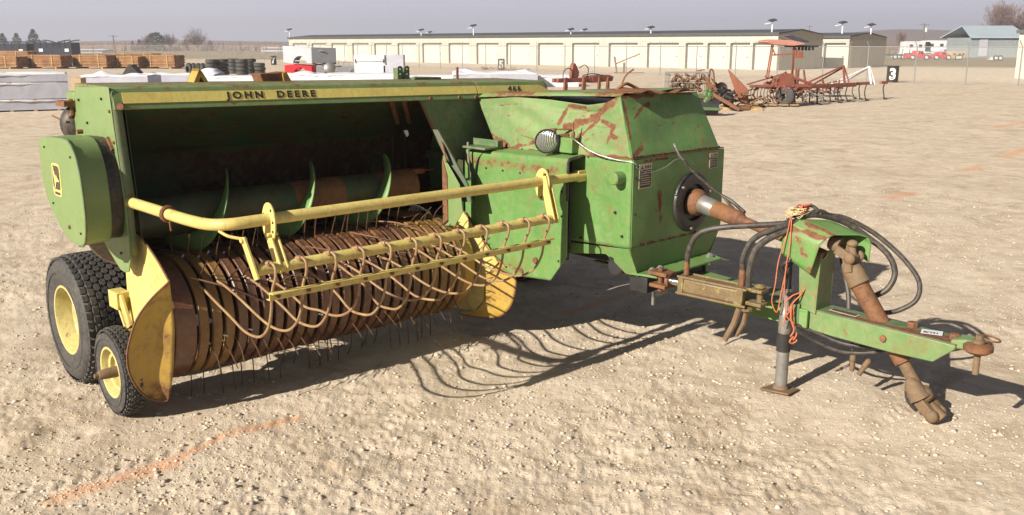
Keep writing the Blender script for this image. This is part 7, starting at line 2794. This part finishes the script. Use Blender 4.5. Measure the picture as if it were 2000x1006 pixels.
vehicle(1848, 110, 30, 15, 'wrapgrey', 'pale blue-grey pickup behind the orange red one', 'pickup', True)
vehicle(1949, 119, 14, 7, 'white', 'small white cart in front of the blue-grey shed', 'pickup')
# poles
for (px, yt, yb, lab, arm) in ((1800, 46, 106, 'utility pole with a transformer above the trailers', 1), (1891, 60, 108, 'plain wooden pole left of the shed', 0), (224, 69, 104, 'thin lamp pole above the post bundles', 0), (1578, 50, 100, 'short pole seen over the long storage roof', 0)):
    p = at(px, yb)
    s_ = mpp(yb)
    r = empty('utility_pole', (0, 0, 0), 0, lab, 'pole')
    m_ = MB()
    h_ = (yb - yt) * s_
    m_.tube([p, p + V(0, 0, h_)], [0.16, 0.12], 8)
    m_.build('pole_shaft', M['bark'], r)
    m_ = MB()
    m_.bar(p + V(-1.0, 0, h_ * 0.95), p + V(1.0, 0, h_ * .95), 0.12, 0.12)
    m_.build('cross_arm', M['bark'], r)
    if arm:
        m_ = MB()
        m_.lathe([(0, 0.2), (0.02, 0.28), (0.8, 0.28), (0.9, 0.1)], p + V(0.4, -0.2, h_ * 0.72), (0, 0, 1), 12)
        m_.build('transformer', M['silver'], r)

# low white house roofs far left, long white greenhouse
for (x0, x1, py, h_, lab) in ((510, 552, 101, 9, 'long low grey-white shed beyond the left fence'), (145, 200, 103, 7, 'low white greenhouse behind the third post bundle')):
    A_, B_ = at(x0, py), at(x1, py)
    s_ = mpp(py)
    r = empty('far_shed', (0, 0, 0), 0, lab, 'shed')
    m_ = TMB(A_, B_ - A_)
    L = (B_ - A_).length
    m_.box((0, 0, 0), (L, 8, h_ * s_ * .7))
    m_.build('wall', M['wrapgrey'], r)
    m_ = TMB(A_, B_ - A_)
    m_.ext([(-.3, -.5, h_ * s_ * .7), (-.3, 4, h_ * s_), (-.3, 8.5, h_ * s_ * .7)], (L + .6, 0, 0))
    m_.build('roof', M['white'], r)

# ------------------------------------------------------------------ the air over the yard
hz = MB()
hz.box((-700, -60, -3.2), (700, 1010, 26))
hm_ = bpy.data.materials.new('dusty_air')
hm_.use_nodes = True
t = hm_.node_tree
for n in list(t.nodes):
    if n.type != 'OUTPUT_MATERIAL': t.nodes.remove(n)
pv = t.nodes.new('ShaderNodeVolumePrincipled')
pv.inputs['Color'].default_value = (0.93, 0.91, 0.96, 1)
pv.inputs['Density'].default_value = 0.0010
pv.inputs['Anisotropy'].default_value = 0.3
t.links.new(pv.outputs[0], [n for n in t.nodes if n.type == 'OUTPUT_MATERIAL'][0].inputs['Volume'])
o = hz.build('haze', hm_)
tag(o, 'thin dusty winter air', kind='stuff')
